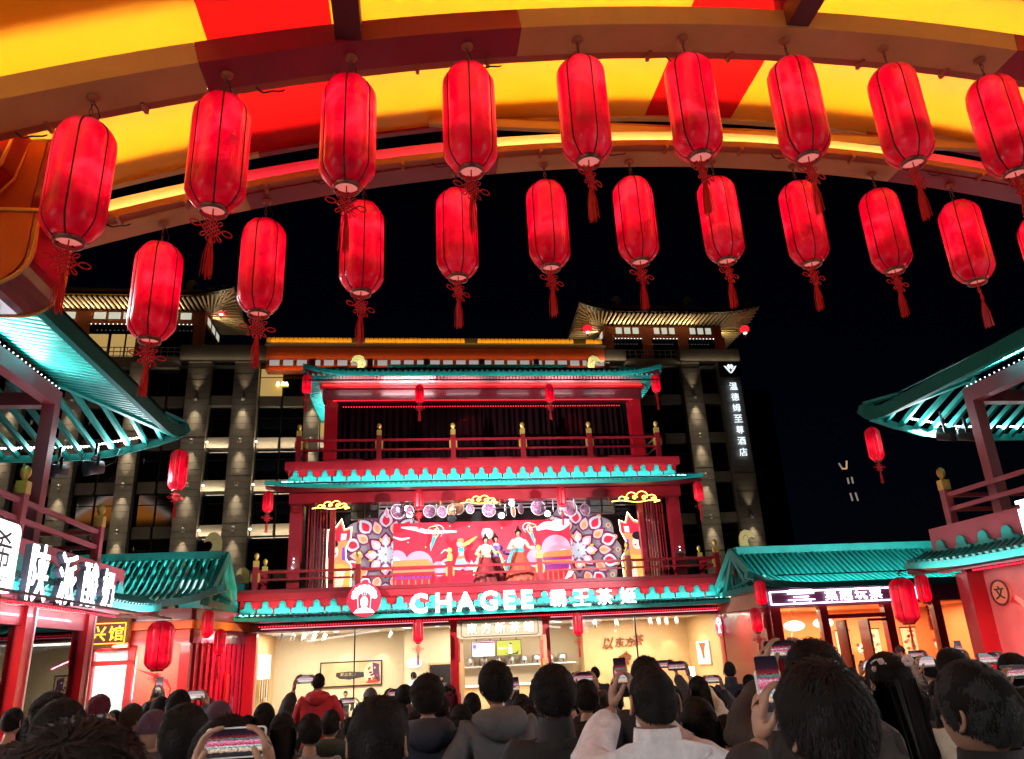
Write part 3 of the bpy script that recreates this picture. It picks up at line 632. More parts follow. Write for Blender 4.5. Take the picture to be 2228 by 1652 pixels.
# neon clouds
NEON = glow('neon_yellow', (1, .72, .12), 2.6)
def neon_cloud(x0, x1, zc, y, flip, label):
    o = thing('neon_cloud', label, 'neon sign', ((x0 + x1) / 2, y, zc - .15), group='yellow neon clouds above the stage')
    W = x1 - x0
    def P(u, v):
        u = u if not flip else 1 - u; return (x0 + W * u, y, zc + v * W * .9)
    base = [P(u, -.06 + .02 * math.sin(u * 9)) for u in [i / 16 for i in range(17)]]
    MB().tube(base, .013, 5).build('neon_tube', NEON, o)
    hump = []
    for cu, cv, r_, a0, a1 in ((.22, -.02, .07, 3.4, .6), (.42, .03, .11, 2.9, .4), (.64, .04, .12, 2.6, .2), (.84, -.01, .09, 2.2, -1.2)):
        hump += [P(cu + r_ * math.cos(a0 + (a1 - a0) * k / 10), cv + r_ * math.sin(a0 + (a1 - a0) * k / 10)) for k in range(11)]
    MB().tube([P(0, -.06)] + hump + [P(1, -.06)], .013, 5).build('neon_tube', NEON, o)
    for cu, cv, r_ in ((.3, -.01, .05), (.48, .02, .06), (.68, .01, .065), (.86, -.02, .045)):
        MB().tube([P(cu + r_ * (1 - k / 22) * math.cos(k * .45), cv + r_ * (1 - k / 22) * math.sin(k * .45)) for k in range(20)], .011, 5).build('neon_tube', NEON, o)
    for u in (.25, .75): piece('hanger', P(u, .05), (P(u, 0)[0], y + .25, 6.25), .012, .012, RED, o)
neon_cloud(-2.75, -1.72, 6.04, 21.95, False, 'yellow neon cloud over the rods beside the stage column, far from the loudspeaker wall text')
neon_cloud(1.42, 2.5, 6.1, 21.95, False, 'yellow neon cloud hanging over the middle of the stage')
neon_cloud(5.88, 7.35, 6.07, 21.95, False, 'widest yellow neon cloud, above the stage end nearest the hotel sign')
for lab, nm in zip(('yellow neon cloud at the stage end nearest the slatted pavilion roof', 'yellow neon cloud hanging over the middle of the stage', 'widest yellow neon cloud at the stage end nearest the hotel sign'), [o for o in COL.objects if o.name.startswith('neon_cloud')]): nm['label'] = lab
# lanterns on the tea house
lan1 = make_lantern(.56, .135, .06, True, 40)
for loc, lab in (((.25, 21.3, 9.5), 'small red lantern under the top eave nearer the left curtain'), ((4.1, 21.3, 9.5), 'small red lantern under the top eave nearer the hotel sign side'),
                 ((-2.95, 21.2, 9.76), 'small red lantern at the top roof corner beside the lit hotel window'), ((7.38, 21.2, 9.76), 'small red lantern at the top roof corner beside the hotel sign tower'),
                 ((-3.84, 21.3, 6.42), 'small red lantern at the middle eave corner next to hotel wall lamps'), ((8.32, 21.3, 6.45), 'small red lantern at the middle eave corner below the hotel sign'),
                 ((.22, 21.45, 6.42), 'small red lantern before the stage beam, left of the middle neon cloud'), ((4.28, 21.45, 6.42), 'small red lantern before the stage beam, right of the middle neon cloud'),
                 ((.18, 21.1, 2.9), 'small red lantern before the shop window showing the black picture'), ((4.42, 21.1, 2.9), 'small red lantern before the shop window showing red calligraphy')):
    put_lantern(lan1, loc, lab, 'small lanterns on the tea house')
# ================================================================== stage set
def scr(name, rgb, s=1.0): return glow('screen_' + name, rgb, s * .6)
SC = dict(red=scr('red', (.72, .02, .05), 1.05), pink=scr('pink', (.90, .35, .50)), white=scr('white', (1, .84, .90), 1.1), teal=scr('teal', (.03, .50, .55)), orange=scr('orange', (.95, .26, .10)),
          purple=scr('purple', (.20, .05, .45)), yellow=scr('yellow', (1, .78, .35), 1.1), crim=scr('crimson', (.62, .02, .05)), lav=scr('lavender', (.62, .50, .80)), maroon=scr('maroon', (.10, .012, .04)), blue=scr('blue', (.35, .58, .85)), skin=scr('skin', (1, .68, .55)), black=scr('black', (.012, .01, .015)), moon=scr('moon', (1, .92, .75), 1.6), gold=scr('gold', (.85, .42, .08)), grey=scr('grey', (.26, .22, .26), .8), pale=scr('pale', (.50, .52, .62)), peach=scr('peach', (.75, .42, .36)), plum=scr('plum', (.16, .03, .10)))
SX0, SX1, SZ0, SZ1, SY = -.55, 5.05, 3.74, 5.90, 24.3
ls = thing('led_screen', 'wide red screen behind the dancers showing moon, palaces and flying figures', 'screen', (2.25, SY, 3.74))
block('screen_panel', (SX0, SY, SZ0), (SX1, SY + .08, SZ1), SC['red'], ls)
_ly = [0]
def S2(u, v): return (SX0 + (u - 555) / 1035 * (SX1 - SX0), SZ1 - (v - 180) / 415 * (SZ1 - SZ0))
def shp(col, pts, name='picture_shape', par=None, raw=False):
    _ly[0] += 1; y = SY - .004 - .0012 * _ly[0]
    q = [p if raw else S2(*p) for p in pts]
    q = [(min(max(a, SX0 + .005), SX1 - .005), min(max(b, SZ0), SZ1 - .005)) for a, b in q] if not raw else q
    return MB().add([(a, y, b) for a, b in q], [tuple(range(len(q)))]).build(name, SC[col], par or ls)
def ell(cx, cy, rx, ry, n=22, a0=0, a1=2 * math.pi): return [(cx + rx * math.cos(a0 + (a1 - a0) * i / n), cy + ry * math.sin(a0 + (a1 - a0) * i / n)) for i in range(n if a1 - a0 > 6.2 else n + 1)]
def band(col, pts, w, name='ribbon'):   # tapering ribbon along a polyline
    pts = [V((p[0], p[1])) for p in pts]; L = []; Rr = []; k = len(pts)
    for i, p in enumerate(pts):
        t = (pts[min(i + 1, k - 1)] - pts[max(i - 1, 0)]).normalized(); nn = V((-t.y, t.x)); ww = w * (.25 + .75 * math.sin(math.pi * (i + .3) / (k - .2)))
        L.append(p + nn * ww); Rr.append(p - nn * ww)
    for i in range(k - 1): pass
    _ly[0] += 1; y = SY - .004 - .0012 * _ly[0]; vs = []
    for a, b in zip(L, Rr):
        for q in (a, b): A, B = S2(*q); vs.append((min(max(A, SX0), SX1), y, min(max(B, SZ0), SZ1)))
    return MB().add(vs, [(2 * i, 2 * i + 2, 2 * i + 3, 2 * i + 1) for i in range(k - 1)]).build(name, SC[col], ls)
def spl(*c, n=6):   # Catmull-Rom through control points
    out = []; c = [c[0]] + list(c) + [c[-1]]
    for i in range(1, len(c) - 2):
        p0, p1, p2, p3 = [V(q) for q in c[i - 1:i + 3]]
        for k in range(n):
            t = k / n; out.append(tuple(.5 * ((2 * p1) + (p2 - p0) * t + (2 * p0 - 5 * p1 + 4 * p2 - p3) * t * t + (3 * p1 - p0 - 3 * p2 + p3) * t ** 3)))
    return out + [tuple(c[-2])]
# sky streaks, hills, moon
band('white', spl((600, 205), (680, 215), (760, 235), (920, 238)), 13, 'cloud_streak'); band('white', spl((556, 260), (600, 275), (650, 268)), 7, 'cloud_streak')
band('white', spl((1390, 240), (1450, 215), (1530, 225), (1590, 200)), 26, 'cloud_streak'); band('white', spl((1480, 200), (1520, 190), (1590, 185)), 14, 'cloud_streak')
for c, x, y, r in (('pink', 575, 395, 58), ('white', 560, 420, 44), ('pink', 700, 425, 80), ('lav', 690, 455, 56), ('pink', 1500, 360, 88), ('pink', 1380, 410, 58), ('white', 1545, 410, 50), ('pink', 815, 455, 45)): shp(c, ell(x, y, r, r * .98), 'hill')
shp('moon', ell(1098, 256, 33, 33), 'moon'); shp('yellow', ell(1108, 258, 22, 28), 'moon_shade')
# palaces
for x0, x1, yr, s in ((556, 790, 395, 1), (1395, 1588, 365, -1)):
    e = x1 if s > 0 else x0
    shp('crim', [(x0, yr + 35), (x1, yr + 35), (x1, 594), (x0, 594)], 'palace_wall')
    shp('orange', [(x0, yr + 5), (x1 - 40, yr), (x1 + (0 if s > 0 else 0), yr + 42), (x0, yr + 40)] if s > 0 else [(x0 + 40, yr + 12), (x1, yr), (x1, yr + 40), (x0, yr + 44)], 'palace_roof')
    shp('orange', [(x0, yr + 62), (x1, yr + 60), (x1, yr + 74), (x0, yr + 76)], 'palace_eave')
    for k in range(9):
        x = x0 + 12 + k * (x1 - x0 - 20) / 9
        shp('purple', [(x, yr + 84), (x + 13, yr + 84), (x + 13, yr + 112), (x, yr + 112)], 'palace_window'); shp('purple', [(x, yr + 46), (x + 13, yr + 46), (x + 13, yr + 56), (x, yr + 56)], 'palace_window')
    for k in range(6):
        x = x0 + 10 + k * (x1 - x0 - 10) / 6; shp('orange', [(x, yr + 118), (x + 7, yr + 118), (x + 7, 594), (x, 594)], 'palace_post')
    for k in range(14):
        x = x0 + 5 + k * (x1 - x0 - 30) / 14; shp('gold', [(x, yr + 12), (x + 3, yr + 12), (x + 8, yr + 38), (x + 5, yr + 38)], 'roof_line')
# base clouds and lotus
for x, y, r in ((860, 580, 40), (910, 570, 34), (980, 575, 40), (1050, 565, 44), (1120, 572, 40), (1180, 580, 36), (1330, 575, 42), (1400, 582, 36)): shp('white', ell(x, y, r, r * .55), 'base_cloud')
for cx, cy in ((1000, 470), (1150, 455), (1300, 500)):
    for k in range(7):
        a = -math.pi * (k + .5) / 7; d = V((math.cos(a), math.sin(a))); q = V((-d.y, d.x)); c = V((cx, cy))
        shp('white' if k % 2 else 'pink', [tuple(c), tuple(c + d * 34 + q * 11), tuple(c + d * 58), tuple(c + d * 34 - q * 11)], 'lotus_petal')
# flying figures with ribbons
def flyer(x, y, s, f):
    def p(a, b): return (x + f * a * s, y + b * s)
    band('yellow', spl(p(-55, 0), p(-30, -40), p(10, -45), p(30, -10), p(5, 35), p(-25, 70), p(-20, 110)), 3.5 * s); band('white', spl(p(40, 20), p(60, -20), p(40, -50), p(0, -55)), 3 * s)
    shp('teal', [p(-12, 18), p(10, 16), p(2, 55), p(-16, 95), p(-26, 120), p(-24, 80)], 'skirt'); shp('orange', [p(-14, 2), p(12, 0), p(11, 18), p(-13, 20)], 'sash')
    shp('skin', [p(-10, -20), p(12, -22), p(13, 2), p(-12, 4)], 'bodice'); shp('skin', ell(*p(6, -30), 9 * s, 10 * s), 'head'); shp('black', ell(*p(3, -37), 9 * s, 7 * s), 'hair')
    band('skin', [p(10, -16), p(28, -14), p(44, -4)], 3.2 * s, 'arm'); band('skin', [p(-9, -16), p(-26, -24), p(-40, -18)], 3.2 * s, 'arm'); shp('pink', ell(*p(50, -2), 9 * s, 9 * s), 'pearl')
flyer(790, 250, .9, 1); flyer(1352, 245, .8, -1)
def lute(x, y):
    band('white', spl((x - 100, y + 40), (x - 70, y + 20), (x - 40, y + 60), (x - 90, y + 90), (x - 60, y + 120), (x - 10, y + 110)), 6)
    shp('blue', [(x - 8, y + 70), (x + 30, y + 60), (x + 50, y + 105), (x + 10, y + 140), (x - 30, y + 135)], 'skirt'); shp('orange', [(x - 6, y + 60), (x + 34, y + 52), (x + 36, y + 70), (x - 6, y + 80)], 'sash')
    shp('teal', [(x + 0, y + 10), (x + 30, y + 6), (x + 34, y + 30), (x, y + 34)], 'bodice'); shp('skin', [(x + 2, y + 34), (x + 32, y + 30), (x + 30, y + 56), (x + 2, y + 58)], 'waist')
    shp('skin', ell(x + 8, y - 14, 17, 19), 'head'); shp('orange', ell(x + 14, y - 32, 20, 14), 'hair'); band('skin', [(x + 22, y), (x + 60, y - 14), (x + 95, y - 40)], 6, 'arm')
    shp('gold', [(x + 20, y - 12), (x + 60, y - 34), (x + 108, y - 58), (x + 110, y - 50), (x + 70, y - 16), (x + 34, y + 6)], 'lute')
lute(925, 330)
for x, y in ((640, 300), (880, 210), (1180, 230), (990, 215), (1240, 300), (740, 330)): shp('yellow', ell(x, y, 4, 4, 8), 'spark')
shp('white', [(1530, 545), (1560, 490), (1566, 455), (1574, 495), (1600, 500), (1570, 530), (1575, 575), (1552, 545)], 'crane'); shp('crim', [(1545, 540), (1572, 528), (1570, 550)], 'crane_wing')

# mandala wings on both sides of the screen
def petal(n=7, tip=1.0, w=.42):
    r = []
    for i in range(n + 1):
        t = i / n; r.append((w * math.sin(math.pi * t ** .8) * .5, t * tip))
    return r + [(-a, b) for a, b in r[::-1][1:-1]]
PETM = {}
def petals(par, c, n, r0, L, w, col, dy, rot=0, x_lim=None):
    k = (col, round(w, 3), round(L, 3))
    if k not in PETM:
        PETM[k] = MB().prism(petal(7, L, w), (0, 0, 0), (1, 0, 0), (0, 0, 1), (0, .012, 0)).mesh('petal'); PETM[k].materials.append(SC[col])
    for i in range(n):
        a = 2 * math.pi * i / n + rot; p = c + V((math.sin(a) * r0, dy, math.cos(a) * r0))
        inst('petal', PETM[k], par, p, rot=Matrix.Rotation(a, 4, 'Y'))
for c, lab, s in ((V((-.78, 24.52, 4.98)), 'mandala panel of lavender and maroon petals, stage side nearest the slatted pavilion', 1), (V((5.32, 24.52, 4.93)), 'mandala panel of lavender and maroon petals, stage side nearest the hotel sign', -1)):
    t = thing('mandala_panel', lab, 'stage panel', (0, 0, 0), group='mandala panels beside the screen'); MS = Matrix.Translation(c) @ Matrix.Scale(1.38, 4) @ Matrix.Translation(-c)
    MB().prism([(1.02 * math.cos(a) * (1 + .05 * math.cos(10 * a)), 1.06 * math.sin(a) * (1 + .05 * math.cos(10 * a))) for a in [2 * math.pi * i / 90 for i in range(90)]], c + V((0, .1, 0)), (1, 0, 0), (0, 0, 1), (0, .03, 0)).build('backing', SC['grey'], t)
    petals(t, c, 10, .58, .48, .40, 'maroon', .07); petals(t, c, 10, .62, .38, .30, 'pale', .05); petals(t, c, 10, .66, .26, .17, 'crim', .03)
    petals(t, c, 10, .46, .42, .30, 'plum', .055, .31); petals(t, c, 10, .5, .30, .20, 'peach', .035, .31); petals(t, c, 10, .53, .18, .10, 'orange', .015, .31)
    petals(t, c, 8, .16, .36, .30, 'maroon', .02); petals(t, c, 8, .18, .28, .20, 'pink', .0); petals(t, c, 8, .2, .18, .11, 'white', -.02)
    petals(t, c, 12, .02, .2, .09, 'pale', -.03); petals(t, c, 12, .3, .1, .06, 'gold', -.01, .2)
    for i in range(20):
        a = 2 * math.pi * i / 20; MB().tube([c + V(((.97 + .05 * math.cos(u)) * math.sin(a + .05 * math.sin(u)), .06, (.97 + .05 * math.cos(u)) * math.cos(a + .05 * math.sin(u)))) for u in [2 * math.pi * j / 8 for j in range(8)]], .008, 4, closed=True).build('scroll', SC['gold'], t)
    piece('prop', c + V((0, .12, -.9)), c + V((0, .12, -1.02)), .1, .06, BLACK, t); t.matrix_basis = MS
# painted lady cut-outs
NEONW = glow('cutout_edge_light', (1, .85, .6), 4)
def cutout(x, f, lab):
    t = thing('painted_panel', lab, 'stage panel', (x, 23.5, 3.74), group='painted stage cut-outs')
    def P(a, b): return (x + f * a, b)
    out = [P(-.3, 3.74), P(.36, 3.74), P(.38, 4.55), P(.22, 4.75), P(.2, 5.05), P(.34, 5.35), P(.36, 5.7), P(.16, 5.62), P(.06, 5.95), P(-.1, 5.7), P(-.34, 5.62), P(-.34, 4.6)]
    def L(col, pts, y, nm): MB().add([(a, y, b) for a, b in pts], [tuple(range(len(pts)))]).build(nm, SC[col], t)
    MB().prism([(a, b) for a, b in (out if f > 0 else out[::-1])], (0, 23.5, 0), (1, 0, 0), (0, 0, 1), (0, .04, 0)).build('board', SC['orange'], t)
    MB().tube([(a, 23.48, b) for a, b in out], .012, 4, closed=True).build('edge_light', NEONW, t)
    L('gold', [P(-.3, 3.76), P(.34, 3.76), P(.36, 4.5), P(.1, 4.62), P(-.32, 4.6)], 23.495, 'robe'); L('skin', [P(-.1, 3.78), P(.12, 3.78), P(.2, 4.4), P(-.05, 4.5)], 23.492, 'inner_robe')
    L('crim', [P(-.32, 5.25), P(.3, 5.3), P(.33, 5.62), P(.12, 5.56), P(.04, 5.82), P(-.1, 5.62), P(-.32, 5.55)], 23.494, 'drape')
    L('skin', ell(*P(-.16, 4.98), .15, .2, 18), 23.488, 'face'); L('black', ell(*P(-.2, 5.2), .18, .13, 18), 23.486, 'hair'); L('black', ell(*P(-.27, 4.98), .06, .2, 14), 23.485, 'hair'); L('crim', ell(*P(-.1, 4.92), .035, .03, 10), 23.484, 'cheek')
    L('crim', ell(*P(-.14, 4.85), .025, .012, 8), 23.484, 'mouth'); L('white', [P(.05, 5.3), P(.2, 5.32), P(.22, 5.5), P(.06, 5.5)], 23.49, 'lattice'); L('purple', [P(.1, 4.72), P(.2, 4.72), P(.2, 5.1), P(.1, 5.1)], 23.49, 'window')
    for i in range(5):
        for j in range(6):
            p = P(-.24 + i * .12 + (j % 2) * .06, 3.86 + j * .12); MB().tube([(p[0] + .05 * math.cos(u), 23.486, p[1] + .05 * math.sin(u)) for u in [2 * math.pi * k / 10 for k in range(10)]], .006, 3, closed=True).build('robe_scale', SC['orange'], t)
cutout(-2.12, 1, 'painted lady cut-out in orange robe, stage side nearest the slatted pavilion'); cutout(6.82, -1, 'painted lady cut-out in orange robe, stage side nearest the hotel sign')

# hanging round fans
def fan_mat(name, a, b, c):
    m = bpy.data.materials.new(name); m.use_nodes = True; t = m.node_tree; bs = t.nodes['Principled BSDF']
    tc = t.nodes.new('ShaderNodeTexCoord'); v = t.nodes.new('ShaderNodeTexVoronoi'); v.inputs['Scale'].default_value = 11
    r = t.nodes.new('ShaderNodeValToRGB'); r.color_ramp.interpolation = 'CONSTANT'; el = r.color_ramp.elements; el[0].color = (*a, 1); el[1].color = (*b, 1); el[1].position = .38; e = el.new(.62); e.color = (*c, 1)
    t.links.new(tc.outputs['Object'], v.inputs['Vector']); t.links.new(v.outputs['Distance'], r.inputs[0]); t.links.new(r.outputs[0], bs.inputs['Base Color']); t.links.new(r.outputs[0], bs.inputs['Emission Color']); bs.inputs['Emission Strength'].default_value = .12; return m  # faint glow put into the fan print
FM = [fan_mat('fan_print_red', (.45, .02, .04), (.25, .04, .18), (.28, .4, .5)), fan_mat('fan_print_gold', (.45, .34, .2), (.3, .08, .02), (.45, .28, .14)), fan_mat('fan_print_pink', (.5, .3, .4), (.4, .06, .14), (.4, .28, .45))]
FANM = [MB().lathe([(.001, -.008), (1, -.008), (1.0, .008), (.001, .008)], 28, axis='Y', cap=False).mesh('fan_disc') for _ in range(3)]
for a, b in zip(FANM, FM): a.materials.append(b)
RIMM = MB().tube([(1.02 * math.cos(u), 0, 1.02 * math.sin(u)) for u in [2 * math.pi * j / 28 for j in range(28)]], .06, 5, closed=True).mesh('fan_rim'); RIMM.materials.append(WHITE)
FD = [(842, 1116, .13, 2, 70), (866, 1113, .21, 0, 15), (880, 1103, .15, 1, 50), (892, 1112, .15, 0, 40), (935, 1113, .18, 0, 8), (950, 1110, .17, 2, 82), (962, 1114, .16, 0, 30), (982, 1111, .17, 1, 40), (995, 1105, .2, 1, 10), (1023, 1108, .13, 0, 20), (1064, 1110, .2, 0, 5), (1100, 1110, .17, 2, 76), (1117, 1113, .16, 1, 60), (1133, 1108, .14, 0, 45), (1171, 1105, .22, 0, 6), (1203, 1101, .17, 2, 78), (1217, 1107, .15, 2, 60), (1240, 1107, .23, 2, 12), (1249, 1094, .18, 2, 74), (1273, 1109, .17, 0, 22)]
for i, (x, y, r, k, a) in enumerate(FD):
    p = at(x, y, 22.55 + .18 * (i % 3)); t = thing('hanging_fan', f'round printed fan hung above the stage, {ordn(i) if i < 16 else str(i + 1) + "th"} from the left', 'fan', p, group='round fans hung above the stage')
    d = inst('fan_disc', FANM[k], t, p, R(a), r); inst('rim', RIMM, d, p, R(a), (r, r, r)); piece('cord', p + V((0, 0, r)), V((p.x, p.y, 6.55)), .01, .01, GOLD, t)
# stage lights and loudspeakers
LENS = glow('stage_lens', (.93, .95, 1), 9)
SLB = MB().lathe([(.05, -.16), (.1, -.14), (.11, .0), (.125, .1), (.13, .16), (.1, .16)], 18, axis='Y').mesh('lamp_body'); SLB.materials.append(BLACK)
for i, (x, y, on) in enumerate(((885, 1105, 1), (982, 1128, 0), (1090, 1120, 1), (1112, 1094, 1), (1190, 1116, 1), (890, 1118, 1))):
    p = at(x, y, 22.75); d = V((.05 * (2.3 - p.x), -1, -.35)).normalized(); q = d.to_track_quat('-Y', 'Z')
    t = thing('stage_light', f'black moving head stage light above the stage, {ordn(i)} of its row{"" if on else ", switched off"}', 'stage light', p, group='stage lights over the screen')
    inst('lamp_body', SLB, t, p, rot=q.to_matrix()); 
    if on: MB().prism(arc(16, 0, 6.2832, .085)[:-1], p + d * .165, q @ V((1, 0, 0)), q @ V((0, 0, 1)), d * .004).build('lens', LENS, t)
    for s in (-1, 1): piece('yoke_arm', p + V((s * .15, 0, 0)), p + V((s * .15, 0, .22)), .02, .05, BLACK, t, up=(0, 1, 0))
    piece('yoke_bridge', p + V((-.16, 0, .22)), p + V((.16, 0, .22)), .05, .03, BLACK, t); piece('clamp', p + V((0, 0, .22)), V((p.x, p.y, 6.45)), .03, .03, BLACK, t, up=(0, 1, 0))
for x, lab in ((-1.35, 'black loudspeaker cluster over the stage end nearest the slatted pavilion'), (5.78, 'black loudspeaker cluster over the stage end nearest the hotel sign')):
    t = thing('loudspeaker', lab, 'loudspeaker', (x, 22.9, 5.85), group='loudspeakers over the stage')
    for i in range(2):
        for j in range(2):
            b = block('cabinet', (x - .4 + i * .41, 22.8, 5.82 + j * .22), (x - .01 + i * .41, 23.1, 6.03 + j * .22), BLACK, t)
            for k in range(6): piece('grille_bar', (x - .38 + i * .41, 22.79, 5.85 + j * .22 + k * .03), (x - .03 + i * .41, 22.79, 5.85 + j * .22 + k * .03), .008, .008, GREY, b)
    piece('rigging', (x, 22.95, 6.25), (x, 22.95, 6.5), .05, .05, BLACK, t, up=(0, 1, 0))
# light thrown on the stage by those lamps
for x in (-.4, 1.2, 2.8, 4.6): lamp('SPOT', 'stage_beam_light', (x, 22.72, 6.1), 24, (1, .93, .97), T, (x * .8 + .5, 23.6, 4.3), .08, spot=75, blend=.8)
lamp('AREA', 'stage_wash', (2.3, 22.9, 6.5), 34, (1, .78, .85), T, (2.3, 23.4, 4), 8, .6)

# ================================================================== inside the tea house
pic = thing('opera_poster', 'framed poster with a dark lute shape and opera face on the cream wall', 'picture', (-1.85, 25.9, 1.2))
PB = mat('poster_beige', (.5, .36, .2), .6, var=.15, scale=4); PK = mat('poster_black', (.02, .02, .02), .5); PP = mat('poster_plum', (.10, .03, .10), .5, var=.5, scale=14); PW = mat('poster_cream', (.7, .55, .38), .5, var=.3, scale=14); PR = mat('poster_red', (.5, .04, .03), .5)
block('frame', (-2.8, 25.93, 1.18), (-.9, 25.98, 1.92), BLACK, pic); block('print', (-2.76, 25.92, 1.22), (-.94, 25.935, 1.88), PB, pic)
def wl(pts, y, m, nm, par): MB().add([(a, y, b) for a, b in pts], [tuple(range(len(pts)))]).build(nm, m, par)
wl([(-2.3, 1.6), (-1.9, 1.62), (-1.4, 1.58), (-1.35, 1.46), (-1.9, 1.38), (-2.2, 1.42), (-2.32, 1.5)], 25.915, PK, 'lute_print', pic)
wl(ell(-1.2, 1.56, .26, .3, 20), 25.912, PW, 'face_print', pic); wl([(-1.2, 1.86), (-1.0, 1.8), (-.96, 1.3), (-1.1, 1.28), (-1.18, 1.5)], 25.91, PP, 'hair_print', pic); wl([(-1.4, 1.26), (-1.0, 1.26), (-1.1, 1.4), (-1.3, 1.38)], 25.909, PR, 'robe_print', pic)
for k in range(14): wl(ell(-1.32 + .3 * random.random(), 1.36 + .42 * random.random(), .025 + .03 * random.random(), .03, 8), 25.906 - k * .0004, (PP, PR, PW, PK)[k % 4], 'face_mark', pic)
for i, ch in enumerate('戲出东方'): letter(ch, PB, pic, (-2.12 + i * .12, 25.908, 1.54), h=.1, bold=.006, depth=.02, thick=.004)
# calligraphy on oak wall
ca = thing('wall_calligraphy', 'brown raised brush characters on the oak wall of the tea house', 'lettering', (7, 25.15, 1.3))
CBR = mat('brown_lacquer', (.22, .06, .025), .35, var=.1)
for ch, x, z, h in (('以', 6.2, 2.08, .36), ('东', 6.58, 2.1, .3), ('方', 6.9, 2.1, .28), ('茶', 7.2, 2.14, .34), ('会', 6.72, 1.62, .42)): letter(ch, CBR, ca, (x, 25.16, z), h=h, bold=.012, depth=.02, thick=.05, shear=.25)
fr = thing('framed_print', 'pale framed print with a reddish figure on the oak side wall', 'picture', (8.8, 24, 1.35))
block('frame', (8.8, 23.3, 1.34), (8.85, 24.35, 2.0), WHITE, fr); MB().add([(8.79, 23.5, 1.95), (8.79, 24.1, 1.96), (8.79, 23.95, 1.75), (8.79, 23.85, 1.5), (8.79, 23.72, 1.5), (8.79, 23.7, 1.75)], [(0, 1, 2, 3, 4, 5)]).build('figure_print', CBR, fr)
lamp('SPOT', 'picture_light', (8.2, 23.8, 2.6), 30, (1, .85, .62), fr, (8.82, 23.8, 1.6), .03, spot=60)
fl = thing('floor_lamp', 'white glowing paper floor lamp below the framed print', 'lamp', (8.3, 23.6, .05)); MB().lathe([(.09, .05), (.09, 1.3)], 14, (8.3, 23.6, 0)).build('shade', glow('paper_lamp', (1, .9, .7), 1), fl); MB().lathe([(.14, .05), (.14, .08)], 14, (8.3, 23.6, 0)).build('base', BLACK, fl)
# menu screens, dispensers, counter
MEN = glow('menu_white', (.75, .8, 1), .55)
for i, (a, b, m_, lab) in enumerate(((1.85, 2.58, MEN, 'white menu screen over the tea counter'), (2.61, 3.4, glow('menu_olive', (.30, .33, .03), .5), 'olive green menu screen with a white robed figure over the counter'))):
    t = thing('menu_screen', lab, 'screen', (a, 25.0, 1.85), group='menu screens over the counter'); block('casing', (a, 25.0, 1.85), (b, 25.05, 2.32), BLACK, t); block('display', (a + .02, 24.99, 1.87), (b - .02, 24.999, 2.30), m_, t)
    if i == 0:
        for r_ in range(4):
            for c_ in range(4): block('menu_line', (a + .2 + c_ * .13, 24.984, 1.92 + r_ * .08), (a + .29 + c_ * .13, 24.988, 1.94 + r_ * .08), SC['purple'], t)
        block('menu_header', (a + .03, 24.984, 2.25), (b - .03, 24.988, 2.29), SC['maroon'], t); block('menu_picture', (a + .04, 24.984, 2.1), (a + .14, 24.988, 2.22), SC['purple'], t)
    else:
        wl([(a + .38, 1.92), (a + .5, 1.92), (a + .48, 2.1), (a + .4, 2.12)], 24.985, SC['white'], 'robe_print', t); wl(ell(a + .44, 2.16, .04, .05, 12), 24.984, SC['skin'], 'head_print', t); wl(ell(a + .45, 2.2, .04, .03, 12), 24.983, SC['black'], 'hair_print', t)
        band_ = [(a + .25, 1.95), (a + .4, 1.9), (a + .6, 1.93), (a + .7, 2.0), (a + .66, 1.9), (a + .4, 1.875)]; wl(band_, 24.982, SC['black'], 'brush_print', t)
        for k in range(4): letter('茶王方新'[k], SC['white'], t, (a + .1 + k * .065, 24.984, 2.08), h=.06, bold=.006, depth=.02, thick=.003)
    for x in (a + .15, b - .15): piece('mount', (x, 25.03, 2.3), (x, 25.03, 2.78), .03, .03, BLACK, t, up=(0, 1, 0))
cn = thing('tea_counter', 'oak tea counter with shelf behind the shop doorway', 'counter', (2.6, 25.2, .05)); block('cabinet', (1.5, 24.9, .05), (5.2, 25.5, 1.0), OAK, cn); block('worktop', (1.45, 24.85, 1.0), (5.25, 25.55, 1.05), WHITE, cn); block('shelf', (1.6, 25.5, 1.55), (5.2, 25.9, 1.59), WHITE, cn)
for i in range(8):
    x = 1.85 + i * .42; t = thing('tea_dispenser', f'steel tea dispenser on the shelf, {ordn(i)} from the left', 'dispenser', (x, 25.6, 1.59), group='steel dispensers behind the counter')
    MB().lathe([(.13, 1.59), (.15, 1.62), (.15, 1.82), (.12, 1.85)], 18, (x, 25.66, 0)).build('tank', STEEL, t); piece('tap', (x, 25.5, 1.66), (x, 25.44, 1.64), .03, .05, BLACK, t); block('label_plate', (x - .05, 25.50, 1.7), (x + .05, 25.506, 1.78), WHITE, t)
# row of scarves on the side wall under a light panel
sc_ = thing('scarf_display', 'row of patterned scarves under a pale light panel on the side wall', 'display', (-4.1, 24, .9)); block('light_panel', (-4.18, 23.2, 1.55), (-4.14, 25.0, 2.2), glow('pale_lightbox', (.75, .9, 1), .7), sc_)
for i in range(9):
    y = 23.3 + i * .19; piece('scarf', (-4.12, y, 1.52), (-4.12, y, .85 + .1 * (i % 3)), .13, .02, [mat('scarf_gold', (.5, .35, .1), .7, var=.6, scale=22), mat('scarf_black', (.03, .025, .03), .7, var=.5, scale=20), mat('scarf_cream', (.6, .5, .4), .7, var=.4, scale=18), mat('scarf_plum', (.25, .06, .1), .7, var=.5, scale=22)][i % 4], sc_, up=(1, 0, 0))
